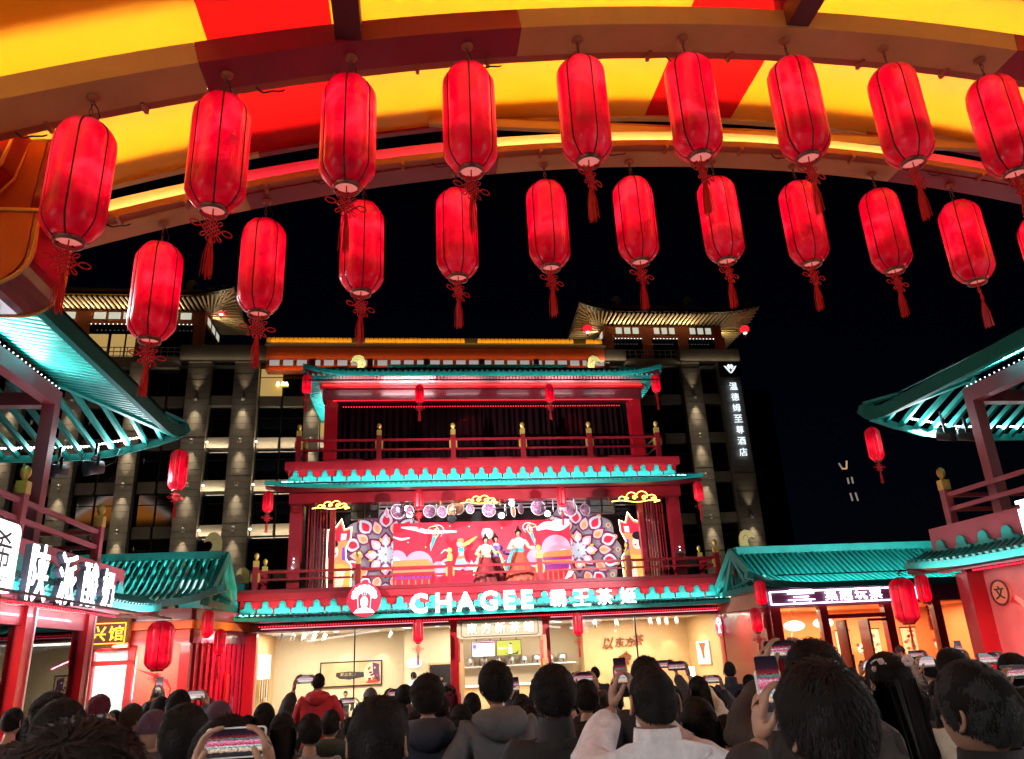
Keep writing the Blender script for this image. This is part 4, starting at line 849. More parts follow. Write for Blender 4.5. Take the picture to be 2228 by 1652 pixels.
# track lights
TLM = MB().lathe([(.035, -.09), (.05, -.09), (.05, .09), (.045, .09)], 14).mesh('spot_head'); TLM.materials.append(WHITE)
for i, (x, y) in enumerate([(-3.5, 22.6), (-3.25, 22.95), (-3.0, 23.3), (-2.75, 23.65), (-2.5, 24.0), (-.6, 24.3), (5.3, 22.9), (6.0, 23.1), (7.0, 23.0), (7.35, 23.3), (7.65, 23.5), (7.9, 23.3)]):
    t = thing('track_spotlight', f'small white track spotlight on the shop ceiling, {ordn(i)} counted from the scarf display', 'spotlight', (x, y, 2.5), group='track spotlights in the tea house'); q = Matrix.Rotation(R(32), 4, 'X') @ Matrix.Rotation(R(20 if i < 6 else -15), 4, 'Y')
    inst('spot_head', TLM, t, (x, y, 2.6), rot=q); piece('stem', (x, y, 2.62), (x, y, 2.76), .02, .02, WHITE, t, up=(0, 1, 0))
t = thing('wall_sconce', 'white oval paper sconce on the cream partition', 'lamp', (.3, 24.8, 1.6)); MB().sphere((.1, 24.84, 1.78), (.22, .08, .15), 16, 10).build('shade', glow('sconce_white', (.9, .85, .9), .9), t); piece('bracket', (.1, 24.84, 1.78), (.1, 24.93, 1.78), .05, .05, WHITE, t)
t = thing('doorway_panel', 'dark doorway set in the cream partition', 'door', (.75, 24.9, .05)); block('frame', (.5, 24.87, .05), (1.25, 24.9, 1.75), OAK, t); block('leaf', (.55, 24.86, .05), (1.2, 24.869, 1.7), BLACK, t); piece('handle', (.62, 24.84, 1.0), (.62, 24.84, 1.15), .02, .02, STEEL, t)
# ================================================================== two side shops and two pavilions
_trk = []
def tf(M4, fn, *a, **k):   # build in a frame facing -Y, then turn and move every part made
    n0 = len(bpy.data.objects); before = set(o.name for o in bpy.data.objects)
    fn(*a, **k)
    for o in bpy.data.objects:
        if o.name not in before and o.type != 'EMPTY': o.matrix_basis = M4 @ o.matrix_basis
ETEAL = mat('matt_green_edge', (.006, .2, .165), .6, var=.12, scale=3, spec=.2)
MAUVE = mat('mauve_red_paint', (.34, .06, .08), .4, var=.12, scale=2)
def side_shop(name, label, s, xE, zE, Yp, Yt, Yr, Yf_, Yl, dl, df, dr, dw, dp, Y0=5.0):
    t = thing(name, label, 'building', (xE + s * 3, Y0 + 4, 0))
    X = lambda d: xE + s * d
    # --- upper roof
    z1 = zE + .34; xP = X(dp)
    piece('eave_beam', (xE, Y0, zE + .1), (xE, Yt - .75, zE + .1), .1, .24, ETEAL, t)
    pts = [(xE, Yt - .75, zE + .1), (xE - s * .02, Yt - .45, zE + .10), (xE - s * .05, Yt - .2, zE + .14), (xE - s * .10, Yt + .05, zE + .24)]
    for a, b in zip(pts[:-1], pts[1:]): piece('eave_beam', a, b, .1, .24, ETEAL, t)
    MB().prism([(-.1, -.12), (.06, -.16), (.2, 0), (.12, .14), (-.08, .14)], (xE - s * .10, Yt - .02, zE + .24), (-s * .6, .8, 0), (0, 0, 1), (s * .16, .12, 0)).build('corner_block', TEAL, t)
    piece('roof_cap', (xE, Yt - 1.0, zE + .26), (xE - s * .06, Yt, zE + .40), .18, .04, TEAL, t)
    n = int((Yt - .3 - Y0) / .15)
    for i in range(n):
        y = Y0 + i * .15; f = 1 if y < Yp else max(.05, (Yt - y) / (Yt - Yp))
        piece('soffit_slat', (xE + s * .04, y, zE + .12), (X(dp * f), y, zE + .12 + (z1 - zE - .12) * f), .075, .05, TEAL, t)
    b = MB(); b.add([(xE, Y0, zE + .2), (xE, Yt - .2, zE + .2), (xP, Yp, z1 + .08), (xP, Y0, z1 + .08)], [(0, 1, 2, 3)]); b.build('roof_deck', TEAL, t)
    b = MB(); b.add([(xE - s * .05, Y0, zE + .24), (xE - s * .05, Yt, zE + .3), (X(3.2), Yp - 1.5, zE + 1.6), (X(3.2), Y0, zE + 1.6)], [(0, 1, 2, 3)]); b.build('roof', DTEAL, t)
    piece('hip_rafter', (xP, Yp, z1 - .02), (xE, Yt - .1, zE + .1), .09, .12, TEAL, t)
    zend = lambda d: zE - .37 + .42 * max(0, 1 - d / 2.2) ** 2
    k = 19
    for i in range(k):
        d = .25 + i * .29; f = max(0, 1 - d / dp) if d < dp else 0
        ys = Yp + (Yt - Yp) * f; zs = z1 + (zE + .1 - z1) * f
        piece('rafter', (X(d), ys, zs), (X(d), Yt - .05, zend(d) + .06), .07, .09, TEAL, t)
    for i in range(13):
        d0, d1 = -.05 + i * .44, .39 + i * .44; piece('end_eave', (X(d0), Yt, zend(d0) + .03), (X(d1), Yt, zend(d1) + .03), .06, .13, TEAL, t)
    led_dots(t, (X(.6), Yt - .22, zend(.6) + .16), (X(1.6), Yt - .22, zend(1.6) + .17), 18, WLED8, .022, 'led_string'); led_dots(t, (X(1.6), Yt - .22, zend(1.6) + .17), (X(5.2), Yt - .22, zE - .2), 64, WLED8, .022, 'led_string')
    lamp('AREA', 'rafter_light', (X(2.6), Yt - .25, zE - .22), 55, (.85, .95, 1), t, (X(2.6), Yt - 1.6, zE + .6), 4.6, .05)
    # --- posts and beams under that roof
    for y in (Yp, Yp - 3.4, Yp - 6.8): piece('post', (xP, y, 3.7), (xP, y, zE + .05), .2, .2, MAUVE, t, up=(0, 1, 0))
    piece('plate_beam', (xP, Y0, zE + .02), (xP, Yp + .1, zE + .02), .2, .26, MAUVE, t)
    piece('tie_beam', (xP, Yp, zE - .02), (X(5.5), Yp, zE - .02), .2, .22, MAUVE, t); piece('tie_beam', (xP, Yp - 3.4, zE - .02), (X(5.5), Yp - 3.4, zE - .02), .2, .22, MAUVE, t)
    piece('post', (X(5.2), Yp, 3.7), (X(5.2), Yp, zE), .2, .2, MAUVE, t, up=(0, 1, 0))
    for y in [Y0 + 1 + j * 1.1 for j in range(int((Yp - Y0 - 1) / 1.1))]: lamp('AREA', 'soffit_light', (X(dp - .13), y, zE + .17), 27, (.9, .97, 1), t, (X(dp - 1.0), y, zE + .3), .9, .04)
    led_dots(t, (X(dp - .11), Y0, zE + .17), (X(dp - .11), Yp, zE + .17), 60, glow('white_led_dim', (.9, .95, 1), 2.5), .012, 'led_string')
    # --- balcony
    block('balcony_slab', (X(df), Y0, 3.3), (X(df + 3.5), Yf_, 3.70), MAUVE, t)
    for y in (Yr, Yr - 2.9, Yr - 5.8):
        p = piece('post', (X(dr), y, 3.7), (X(dr), y, 4.34), .14, .14, MAUVE, t, up=(0, 1, 0)); inst('finial', FINM, p, (X(dr), y, 4.34), 0, .9)
    for zr in (4.24, 3.98):
        piece('rail', (X(dr), Y0, zr), (X(dr), Yr, zr), .06, .07, MAUVE, t); piece('rail', (X(dr), Yr, zr), (X(dr + 4), Yr, zr), .06, .07, MAUVE, t)
    # --- lower skirt roof, clouds
    M4 = Matrix.Translation((xE, 0, 0)) @ Matrix.Rotation(R(90) if s < 0 else R(-90), 4, 'Z')
    c0_, c1_ = (Y0, Yl) if s < 0 else (-Yl, -Y0)
    tf(M4, tile_eave, t, c0_, c1_, dl, 2.93, df, 3.2, .0, .12, pitch=.16)
    f0, f1 = (Y0, Yf_) if s < 0 else (-Yf_, -Y0)
    tf(M4, cloud_row, t, f0, f1, df - .01, 3.16, .56, TEAL)
    block('frieze_wall', (X(df + .01), Y0, 2.9), (X(df + .1), Yf_, 3.3), MAUVE, t)
    led_dots(t, (X(dl + .45), Y0 + 2, 2.88), (X(dl + .45), Yl - 1.2, 2.88), 90, REDLED, .016, 'led_string')
    return t, X
WLED8 = glow('white_led_bright', (.93, .97, 1), 5)
# ---- yoghurt shop on the left
LS, LX = side_shop('yoghurt_shop', 'red and teal two storey yoghurt shop with slatted roof beside the orange bracket', -1, -4.65, 6.2, 12.9, 15.5, 14.5, 15.6, 17.1, .42, .7, .85, 1.05, 1.25)
for y in (8.0, 10.3, 12.7, 15.0): piece('shop_post', (-5.7, y, 0), (-5.7, y, 2.88), .2, .26, BRED, LS, up=(0, 1, 0)); piece('post_trim', (-5.59, y + .12, 0), (-5.59, y + .12, 2.86), .03, .05, STEEL, LS, up=(0, 1, 0))
for a, b in ((8.1, 10.2), (10.4, 12.6), (12.8, 14.9)): block('window_pane', (-5.72, a, .1), (-5.71, b, 2.6), GLASS, LS); block('transom', (-5.78, a, 2.6), (-5.66, b, 2.86), BRED, LS)
block('inner_wall', (-9.0, 6.0, 0), (-8.9, 15.2, 3.0), mat('pale_grey_wall', (.68, .66, .62), .6, var=.1), LS); block('shop_ceiling', (-9, 6, 2.9), (-5.8, 15.2, 2.96), CEILM, LS); block('shop_floor', (-9, 6, 0), (-5.75, 15.2, .04), FLR, LS)
block('end_pane', (-8.9, 15.1, .1), (-5.8, 15.11, 2.6), GLASS, LS); block('end_transom', (-8.9, 15.06, 2.6), (-5.8, 15.16, 2.9), BRED, LS); piece('end_post', (-7.6, 15.1, 0), (-7.6, 15.1, 2.9), .16, .16, BRED, LS, up=(0, 1, 0)); block('upper_core', (-9.2, 5.0, 3.7), (-9.0, 12.9, 6.2), DRED, LS)
lamp('AREA', 'shop_light', (-7.3, 11.2, 2.85), 850, (1, .92, .85), LS, (-7.3, 11.5, 0), 2, 7)
for i, y in enumerate((9.4, 11.4, 14.2)):
    p = thing('round_ceiling_lamp', f'white drum lamp on the yoghurt shop ceiling, {ordn(i)} from the street side', 'lamp', (-6.35, y, 2.7), group='drum lamps in the yoghurt shop'); MB().lathe([(.4, 2.7), (.42, 2.74), (.42, 2.89)], 24, (-6.35, y, 0)).build('shade', glow('drum_lamp', (1, .95, .9), 2.2), p); MB().lathe([(.43, 2.86), (.43, 2.9)], 24, (-6.35, y, 0)).build('rim', STEEL, p)
cb = thing('display_counter', 'long white lit counter inside the yoghurt shop', 'counter', (-7.6, 12.5, .04)); block('cabinet', (-8.2, 9, .04), (-7.2, 15, 1.1), WHITE, cb); block('light_front', (-7.19, 9.2, .5), (-7.18, 14.8, .95), glow('counter_glow', (.8, .85, 1), 1.2), cb); block('worktop', (-8.25, 8.95, 1.1), (-7.15, 15.05, 1.14), GREY, cb)
pt = thing('red_pot', 'round glossy red pot on a white pedestal in the yoghurt shop', 'pot', (-6.35, 14.5, 1.14)); MB().lathe([(.2, 1.14), (.42, 1.25), (.5, 1.5), (.46, 1.8), (.36, 1.95)], 24, (-6.35, 14.5, 0)).build('body', BRED, pt); MB().lathe([(.37, 1.95), (.39, 1.99)], 24, (-6.35, 14.5, 0)).build('rim', GOLD, pt); pd_ = thing('pot_pedestal', 'white round pedestal under the glossy red pot', 'pedestal', (-6.35, 14.5, .04)); MB().lathe([(.32, .04), (.28, .1), (.28, 1.06), (.34, 1.138)], 24, (-6.35, 14.5, 0)).build('column', WHITE, pd_); MB().lathe([(.35, 1.10), (.36, 1.139)], 24, (-6.35, 14.5, 0)).build('top_plate', GREY, pd_)
for i, (y, z, c_) in enumerate(((11.2, 1.9, 'orange'), (12.3, 1.8, 'teal'), (14.2, 1.9, 'pink'), (10.1, 1.9, 'yellow'))):
    p = thing('wall_poster', f'{["orange", "teal", "pink", "yellow"][i]} menu poster on the back wall of the yoghurt shop', 'poster', (-8.88, y, z - .4), group='posters in the yoghurt shop'); block('sheet', (-8.89, y - .4, z - .4), (-8.87, y + .4, z + .4), mat('poster_' + c_, {'orange': (.8, .25, .05), 'teal': (.1, .5, .5), 'pink': (.8, .3, .4), 'yellow': (.8, .6, .1)}[c_], .5, var=.5, scale=6), p); block('caption', (-8.866, y - .3, z - .34), (-8.862, y + .3, z - .24), WHITE, p)
sgn = thing('yoghurt_shop_sign', 'four glowing white brush characters on the yoghurt shop eave', 'sign', (-5.05, 13.4, 2.9))
for ch, y, h, w_ in (('陕', 11.32, .76, .56), ('派', 12.24, .74, .60), ('酸', 13.1, .68, .58), ('奶', 13.86, .62, .52)):
    letter(ch, LB, sgn, (-4.98, y, 3.2), w=w_, h=h, right=(0, 1, 0), bold=.004, depth=.02, thick=.012, shear=0); letter(ch, mat('letter_body_dark', (.05, .05, .07), .5), sgn, (-5.035, y, 3.2), w=w_, h=h, right=(0, 1, 0), bold=.012, depth=.02, thick=.09, name='letter_side')  # dark matte letter body behind the glowing face
piece('mounting_rail', (-5.08, 11.0, 3.0), (-5.08, 14.2, 3.0), .03, .03, BLACK, sgn)
lb = thing('lightbox_sign', 'white rounded lightbox with black lettering at the frame edge of the yoghurt shop', 'sign', (-5.0, 10.5, 2.9))
q = .12; rr = [(a, b) for c_, a0 in (((1.5 - q, .85 - q), 0), ((q, .85 - q), 1.571), ((q, q), 3.1416), ((1.5 - q, q), 4.712)) for a, b in arc(4, a0, a0 + 1.571, q, c_)]
MB().prism(rr, (-5.06, 9.12, 2.86), (0, 1, 0), (0, 0, 1), (.1, 0, 0)).build('box', glow('lightbox_white', (.93, .97, 1), 1.0), lb)
INK = mat('black_ink', (.01, .01, .01), .5)
letter('希', INK, lb, (-4.955, 10.2, 3.36), h=.46, right=(0, 1, 0), bold=.0, depth=.02, thick=.004); letter('YOGURT', INK, lb, (-4.955, 10.15, 3.0), h=.1, right=(0, 1, 0), bold=.0, depth=.02, thick=.004, name='lettering')
# ---- shop on the right
RS, RX_ = side_shop('corner_shop', 'red and teal two storey shop with a pink painted wall beside the crane tower', 1, 9.05, 5.85, 11.9, 13.5, 12.8, 13.3, 13.8, .2, .5, .65, .85, .95)
PINKM = mat('pink_mural', (.62, .18, .17), .5, var=.22, scale=1.4)
for y in (12.95, 11.2, 9.4, 7.5): piece('shop_post', (9.9, y, 0), (9.9, y, 2.88), .34, .3, BRED, RS, up=(0, 1, 0))
block('mural_wall', (10.05, 5.2, 0), (10.15, 13.1, 2.9), PINKM, RS); block('end_wall', (9.95, 13.1, 0), (13, 13.2, 3.3), BRED, RS); block('upper_core', (14, 5, 3.7), (14.2, 11.9, 5.9), DRED, RS)
lamp('AREA', 'mural_light', (9.6, 10.8, 2.8), 190, (1, .45, .42), RS, (10.0, 10.8, 1.2), .06, 5)
em = thing('round_emblem', 'round cream plaque with one black character on the pink mural', 'plaque', (9.8, 12.2, 2.2)); c_ = at(2138, 1288, 12.0)
MB().prism(arc(28, 0, 6.2832, .2)[:-1], (9.98, 12.42, c_.z), (0, -1, 0), (0, 0, 1), (.05, 0, 0)).build('plate', mat('plaque_peach', (.7, .3, .16), .5), em); MB().tube([(9.97, 12.42 + .2 * math.cos(u), c_.z + .2 * math.sin(u)) for u in [6.2832 * k / 28 for k in range(28)]], .018, 5, closed=True).build('rim', DRED, em)
letter('文', INK, em, (9.965, 12.42, c_.z), h=.22, right=(0, -1, 0), bold=.012, depth=.02, thick=.01)
# the painted lute player on the mural, flat print
mu = thing('mural_figure', 'painted woman with a lute on the pink wall', 'mural', (10.04, 11.3, 1.0))
def mp(m_, pts, dx, nm): MB().add([(10.045 - dx, a + .45, b) for a, b in pts], [tuple(range(len(pts)))]).build(nm, m_, mu)
mp(mat('print_rose', (.55, .08, .1), .5, var=.3, scale=9), [(11.7, 1.2), (11.2, 1.0), (10.6, 1.3), (10.7, 2.0), (11.2, 2.25), (11.55, 1.9)], .003, 'robe'); mp(mat('print_skin', (.75, .42, .34), .5), ell(11.05, 2.32, .12, .15, 16), .008, 'face'); mp(mat('print_black', (.04, .02, .02), .5), ell(11.0, 2.46, .17, .12, 16), .01, 'hair')
mp(mat('print_red', (.6, .03, .04), .5), [(11.9, 2.42), (11.4, 2.3), (10.9, 2.1), (10.95, 1.95), (11.4, 2.16), (11.92, 2.34)], .012, 'lute'); mp(MATS['print_skin'], [(11.75, 2.36), (11.3, 1.95), (11.15, 2.0), (11.2, 2.1), (11.7, 2.42)], .014, 'arm')
for k in range(20): mp([mat('print_white', (.7, .62, .6), .5), MATS['print_black'], MATS['print_rose']][k % 3], ell(11.5 - .55 * random.random(), 1.1 + .75 * random.random(), .05, .055, 7), .016 + k * .0006, 'robe_flower')
SGY = 10.35; sgn = thing('corner_shop_sign', 'glowing white character on the eave of the corner shop', 'sign', (9.2, 10.8, 2.9))
for ch, y in (('酸', SGY), ('菜', SGY - .85)): letter(ch, LB, sgn, (9.2, y, 3.42), w=.62, h=.66, right=(0, -1, 0), bold=.004, depth=.02, thick=.012); letter(ch, MATS['letter_body_dark'], sgn, (9.255, y, 3.42), w=.62, h=.66, right=(0, -1, 0), bold=.012, depth=.02, thick=.09, name='letter_side')
piece('mounting_rail', (9.28, 9.4, 3.1), (9.28, 11.2, 3.1), .03, .03, BLACK, sgn)
# stage spotlights under the end eaves of both shops
CANM = MB().lathe([(.06, -.17), (.12, -.15), (.13, .05), (.15, .17), (.13, .17)], 18, axis='Y').mesh('can'); CANM.materials.append(BLACK)
LNS = mat('dull_lens', (.1, .16, .17), .12, metal=.3)
for x, y, Yq, lab in ((125, 1025, 14.9, 'black spotlight can under the yoghurt shop eave, nearer the post'), (205, 1018, 14.9, 'black spotlight can under the yoghurt shop eave, nearer the roof corner'), (2058, 945, 13.0, 'black spotlight can under the corner shop eave, nearer the roof corner'), (2105, 945, 13.0, 'black spotlight can under the corner shop eave, nearer the post')):
    p = at(x, y, Yq); s_ = 1 if x < 1000 else -1; d = (V((2.3, 22, 7.0)) - p).normalized(); qt = V((-s_ * .75, -.6, -.2)).normalized().to_track_quat('-Y', 'Z')
    t = thing('spotlight_can', lab, 'spotlight', p, group='spotlight cans under the shop eaves'); inst('can', CANM, t, p, rot=qt.to_matrix()); dd = qt @ V((0, -1, 0))
    MB().prism(arc(18, 0, 6.2832, .12)[:-1], p + dd * .172, qt @ V((1, 0, 0)), qt @ V((0, 0, 1)), dd * .004).build('lens', LNS, t)
    for k in (-1, 1): piece('yoke_arm', p + qt @ V((k * .17, 0, 0)), p + qt @ V((k * .17, 0, 0)) + V((0, 0, .22)), .02, .05, BLACK, t)
    piece('clamp', p + V((0, 0, .2)), p + V((0, 0, .46)), .05, .05, BLACK, t); piece('yoke_bridge', p + qt @ V((-.17, 0, 0)) + V((0, 0, .22)), p + qt @ V((.17, 0, 0)) + V((0, 0, .22)), .05, .03, BLACK, t)
    MB().tube([p + V((0, 0, .2)), p + V((.15, .1, .05)), p + V((.3, .15, .15)), p + V((.35, .15, .4))], .008, 5).build('cable', BLACK, t)
    lamp('SPOT', 'front_light', p + d * .3, 4300, (1, .96, .97), t, (2.3 + s_ * 1.5, 22, 6.0 if 'post' in lab else 3.4), .08, spot=44, blend=.9)
# lanterns at their corners
lan2 = make_lantern(.80, .17, .1, True, 48)
put_lantern(lan2, (-4.55, 15.5, 6.1), 'red lantern hanging from the upper roof corner of the yoghurt shop', 'roof corner lanterns'); put_lantern(lan2, (8.97, 13.5, 5.82), 'red lantern hanging from the upper roof corner of the corner shop', 'roof corner lanterns', .82)
lan3 = make_lantern(.92, .26, .12, True, 48); put_lantern(lan3, (-5.0, 17.0, 2.95), 'big plump red lantern at the lower eave corner of the yoghurt shop', 'plump lanterns'); put_lantern(lan3, (9.2, 13.95, 3.0), 'big plump red lantern before the orange lit shop', 'plump lanterns', .88)
put_lantern(lan1, at(2000, 1243, 15.2), 'small red lantern half hidden behind the corner shop eave', 'small lanterns by the pavilions')
put_lantern(lan1, at(1650, 1258, 18.3), 'small red lantern at the corner of the orange lit shop roof', 'small lanterns by the pavilions'); put_lantern(lan1, at(1641, 1318, 18.6), 'small red lantern against the red side wall of the orange lit shop', 'small lanterns by the pavilions')
put_lantern(lan1, at(455, 1322, 18.6), 'small red lantern below the slatted pavilion roof corner', 'small lanterns by the pavilions'); put_lantern(lan1, at(481, 1364, 19.6), 'small red lantern before the crimson metal wall of the slatted pavilion', 'small lanterns by the pavilions')

# ---- pavilion roofs
def pav_roof(t, xa, xb, Yr, zr, Ye, ze, Yb, gab, slm, deck):
    """Ridge along X; gab = x of the gable end in view (xa or xb)."""
    s = 1 if gab == xb else -1; n = int((xb - xa) / .15)
    def lf(x): return .22 * max(0, 1 - abs(gab + s * .35 - x) / 1.6) ** 2
    for i in range(n + 1):
        x = xa + (xb - xa) * i / n; ym, zm = Yr + (Ye - Yr) * .55, zr + (ze - zr) * .68
        piece('roof_slat', (x, Yr, zr), (x, ym, zm), .07, .07, slm, t); piece('roof_slat', (x, ym, zm), (x, Ye, ze + lf(x)), .07, .07, slm, t)
        if i % 2 == 0: piece('roof_slat', (x, Yr, zr), (x, Yb, ze), .08, .07, slm, t)
    if deck:
        MB().add([(xa, Yr, zr - .06), (xb, Yr, zr - .06), (xb, Yr + (Ye - Yr) * .55, zr + (ze - zr) * .68 - .06), (xa, Yr + (Ye - Yr) * .55, zr + (ze - zr) * .68 - .06), (xa, Ye, ze - .04), (xb, Ye, ze - .04), (xa, Yb, ze - .06), (xb, Yb, ze - .06)], [(0, 1, 2, 3), (3, 2, 5, 4), (0, 1, 7, 6)]).build('roof_deck', DTEAL, t)
    for f in (.3, .62):
        piece('purlin', (xa, Yr + (Ye - Yr) * f, zr + (ze - zr) * f * 1.18 - .1), (xb, Yr + (Ye - Yr) * f, zr + (ze - zr) * f * 1.18 - .1), .07, .09, DTEAL, t)
    piece('ridge', (xa, Yr, zr + .05), (xb, Yr, zr + .05), .18, .2, TEAL, t)
    m_ = 20
    for i in range(m_):
        a, b = xa + (xb + .0 - xa) * i / m_, xa + (xb - xa) * (i + 1) / m_; piece('eave_board', (a, Ye - .03, ze + lf(a)), (b, Ye - .03, ze + lf(b)), .06, .15, DTEAL, t)
    g = gab + s * .12
    piece('eave_tip', (gab, Ye - .03, ze + lf(gab)), (gab + s * .4, Ye - .1, ze + lf(gab) + .14), .1, .15, DTEAL, t); piece('tip_block', (gab + s * .38, Ye - .1, ze + lf(gab) + .12), (gab + s * .55, Ye - .12, ze + lf(gab) + .17), .13, .17, TEAL, t)
    for y2 in (Ye, Yb): piece('verge_board', (g, Yr, zr + .04), (g, Yr + (y2 - Yr) * .93, zr + (ze - zr) * .93), .09, .2, TEAL, t)
    gx = g - s * .02
    for y2 in (Yr - .75, Yr + .75): piece('gable_strut', (gx, Yr, zr - .1), (gx, y2 if y2 > Yr else y2 - .1, ze), .09, .12, TEAL, t)
    for i in range(12):
        y = Ye + .25 + i * (Yb - Ye - .5) / 11; zt = zr - abs(y - Yr) / (Yr - Ye) * (zr - ze) - .1
        if zt > ze + .1: piece('gable_slat', (gx - s * .2, y, ze), (gx - s * .2, y, zt), .05, .05, DTEAL, t, up=(0, 1, 0))
    piece('gable_tie', (gx, Ye + .1, ze + .02), (gx, Yb - .1, ze + .02), .1, .14, DTEAL, t)
    for i in range(8):
        y = Ye + .1 + i * .14; piece('skirt_slat', (g - s * .3, y + .3, ze + .3), (g + s * .3, y, ze + .08 + .1 * (1 - i / 8)), .06, .05, TEAL, t)
# left pavilion (slats with light between them)
PL = thing('slatted_pavilion', 'low pavilion with open teal slat roof and crimson metal wall beside the tea house', 'building', (-7.2, 20, 0))
pav_roof(PL, -10.2, -4.62, 20.0, 4.46, 18.3, 3.26, 21.7, -4.62, TEAL, False)
ornament(PL, (-4.82, 20.0, 4.54), 1, .5); ornament(PL, (-4.42, 21.75, 3.95), 1, .42); block('ornament_base', (-4.55, 21.65, 3.1), (-4.3, 21.85, 3.97), DTEAL, PL)
for a, b, m_ in (((-10, 18.75, 2.95), (-4.9, 18.95, 3.2), RED),): block('fascia', a, b, m_, PL)
sk_ = lambda nm, z0, z1, th, m_, off: piece(nm, (-4.93 + off, 18.92, (z0 + z1) / 2), (-4.36 + off, 21.95, (z0 + z1) / 2), th, z1 - z0, m_, PL)
sk_('fascia', 2.95, 3.2, .16, RED, .03); sk_('lit_cove', 2.76, 2.94, .16, mat('orange_cove_paint', (.55, .14, .03), .4), .06); sk_('beam', 2.45, 2.74, .12, DRED, .02)
for a, b in (((-10, 18.70, 2.76), (-4.85, 18.9, 2.94)),): block('lit_cove', a, b, mat('orange_cove_paint', (.55, .14, .03), .4), PL)
lamp('AREA', 'cove_light', (-6.3, 18.62, 2.60), 12, (1, .35, .05), PL, (-6.3, 18.7, 2.95), 3.2, .04); lamp('AREA', 'cove_light', (-4.42, 20.4, 2.60), 16, (1, .45, .05), PL, (-4.6, 20.4, 2.95), .04, 3)
for a, b in (((-10, 18.78, 2.45), (-4.9, 19.0, 2.74)), ): block('beam', a, b, DRED, PL)
block('back_wall', (-10, 22.0, 0), (-4.9, 22.1, 3.2), DRED, PL); block('roof_core', (-9.8, 19.2, 3.2), (-5.2, 21.6, 3.22), GREY, PL)
CORR = mat('crimson_metal', (.5, .02, .055), .22, metal=.15, var=.1, scale=2)
for i in range(20): 
    y = 19.05 + i * .15; xx = -4.93 + (y - 18.95) * .187 + (i % 2) * .03; piece('corrugated_panel', (xx, y, 0), (xx, y, 2.45), .15, .04, CORR, PL, up=(1, 0, 0))
d_ = block('side_door', (-4.52, 20.75, 0), (-4.46, 21.5, 1.75), BRED, PL); block('glass_slot', (-4.455, 21.15, .7), (-4.45, 21.3, 1.7), GLASS, d_); piece('handle', (-4.42, 21.4, .9), (-4.42, 21.4, 1.2), .03, .03, STEEL, d_, up=(1, 0, 0))
piece('corner_post', (-4.98, 18.9, 0), (-4.98, 18.9, 2.45), .2, .2, BRED, PL, up=(0, 1, 0))
MURO = mat('peach_mural', (.72, .24, .16), .5, var=.25, scale=1.6)
block('mural_panel', (-6.0, 18.86, 0), (-5.1, 18.92, 2.45), MURO, PL)
MB().add([(a, 18.855, b) for a, b in [(-5.75, .9), (-5.75, 1.2), (-5.7, 1.22), (-5.72, 1.4), (-5.66, 1.42), (-5.68, 1.58), (-5.6, 1.72), (-5.52, 1.58), (-5.54, 1.42), (-5.48, 1.4), (-5.5, 1.22), (-5.45, 1.2), (-5.45, .9)]], [tuple(range(13))]).build('pagoda_print', mat('print_orange', (.75, .3, .12), .5), PL)
MB().add([(a, 18.853, b) for a, b in [(-5.98, 1.95), (-5.6, 1.85), (-5.3, 1.7), (-5.2, 1.5), (-5.25, 1.35), (-5.24, 1.52), (-5.36, 1.66), (-5.62, 1.78)]], [tuple(range(8))]).build('ribbon_print', BRED, PL)
for x in (-6.12, -6.95, -7.8): piece('door_post', (x, 18.9, 0), (x, 18.9, 2.45), .14, .14, BRED, PL, up=(0, 1, 0))
for z in (2.1, 2.4): piece('door_rail', (-8, 18.88, z), (-6.05, 18.88, z), .1, .1, BRED, PL)
for a, b in ((-6.9, -6.18), (-7.75, -7.0)): block('window_pane', (a, 18.9, .1), (b, 18.91, 2.1), GLASS, PL)
block('inner_wall', (-9.8, 20.4, 0), (-5.3, 20.5, 2.8), mat('grey_plaster', (.45, .46, .42), .7, var=.25, scale=3, bump=.2), PL); block('inner_sign', (-6.7, 20.36, 1.3), (-5.4, 20.39, 1.75), glow('inner_lightbox', (.9, .93, 1), 1.0), PL)
for i, ch in enumerate('西乡'): letter(ch, INK, PL, (-6.3 + i * .42, 20.35, 1.52), h=.28, bold=.012, depth=.02, thick=.004)
lamp('AREA', 'inner_light', (-7, 19.7, 2.4), 80, (.95, 1, .95), PL, (-7, 19.7, 0), 2, .6); lamp('AREA', 'red_wall_light', (-5.9, 18.3, 2.45), 48, (1, .25, .22), PL, (-5.6, 18.9, 1.4), 1.8, .05); lamp('AREA', 'red_wall_light', (-4.1, 20.3, 2.5), 60, (1, .10, .18), PL, (-4.6, 20.3, 1.4), .05, 2.2)
for x in (-9, -7.4, -5.8): lamp('AREA', 'slat_light', (x, 19.5, 3.35), 24, (.85, .97, 1), PL, (x, 19.4, 4.2), 1.3, .3)
ac = thing('rooftop_air_unit', 'grey air conditioning unit under the slatted pavilion gable', 'air conditioner', (-5.3, 20.6, 3.22)); block('casing', (-5.6, 20.2, 3.24), (-5.0, 21.0, 4.0), mat('unit_grey', (.5, .52, .52), .5), ac)
for k in range(7): piece('grille_bar', (-4.99, 20.3, 3.35 + k * .09), (-4.99, 20.9, 3.35 + k * .09), .012, .02, BLACK, ac)
ib = thing('inn_sign', 'carved signboard with yellow neon characters in an orange frame', 'sign', (-7.4, 18.6, 2.5))
block('board', (-8.7, 18.55, 2.40), (-6.12, 18.68, 3.02), mat('carved_brown', (.16, .06, .015), .45, metal=.3, var=.5, scale=18, bump=.6), ib); block('panel', (-8.6, 18.54, 2.50), (-6.2, 18.549, 2.92), mat('maroon_panel', (.12, .004, .003), .4), ib)
NO = glow('neon_orange', (1, .30, .02), 2.2); NY = glow('neon_chars', (1, .68, .03), .9)
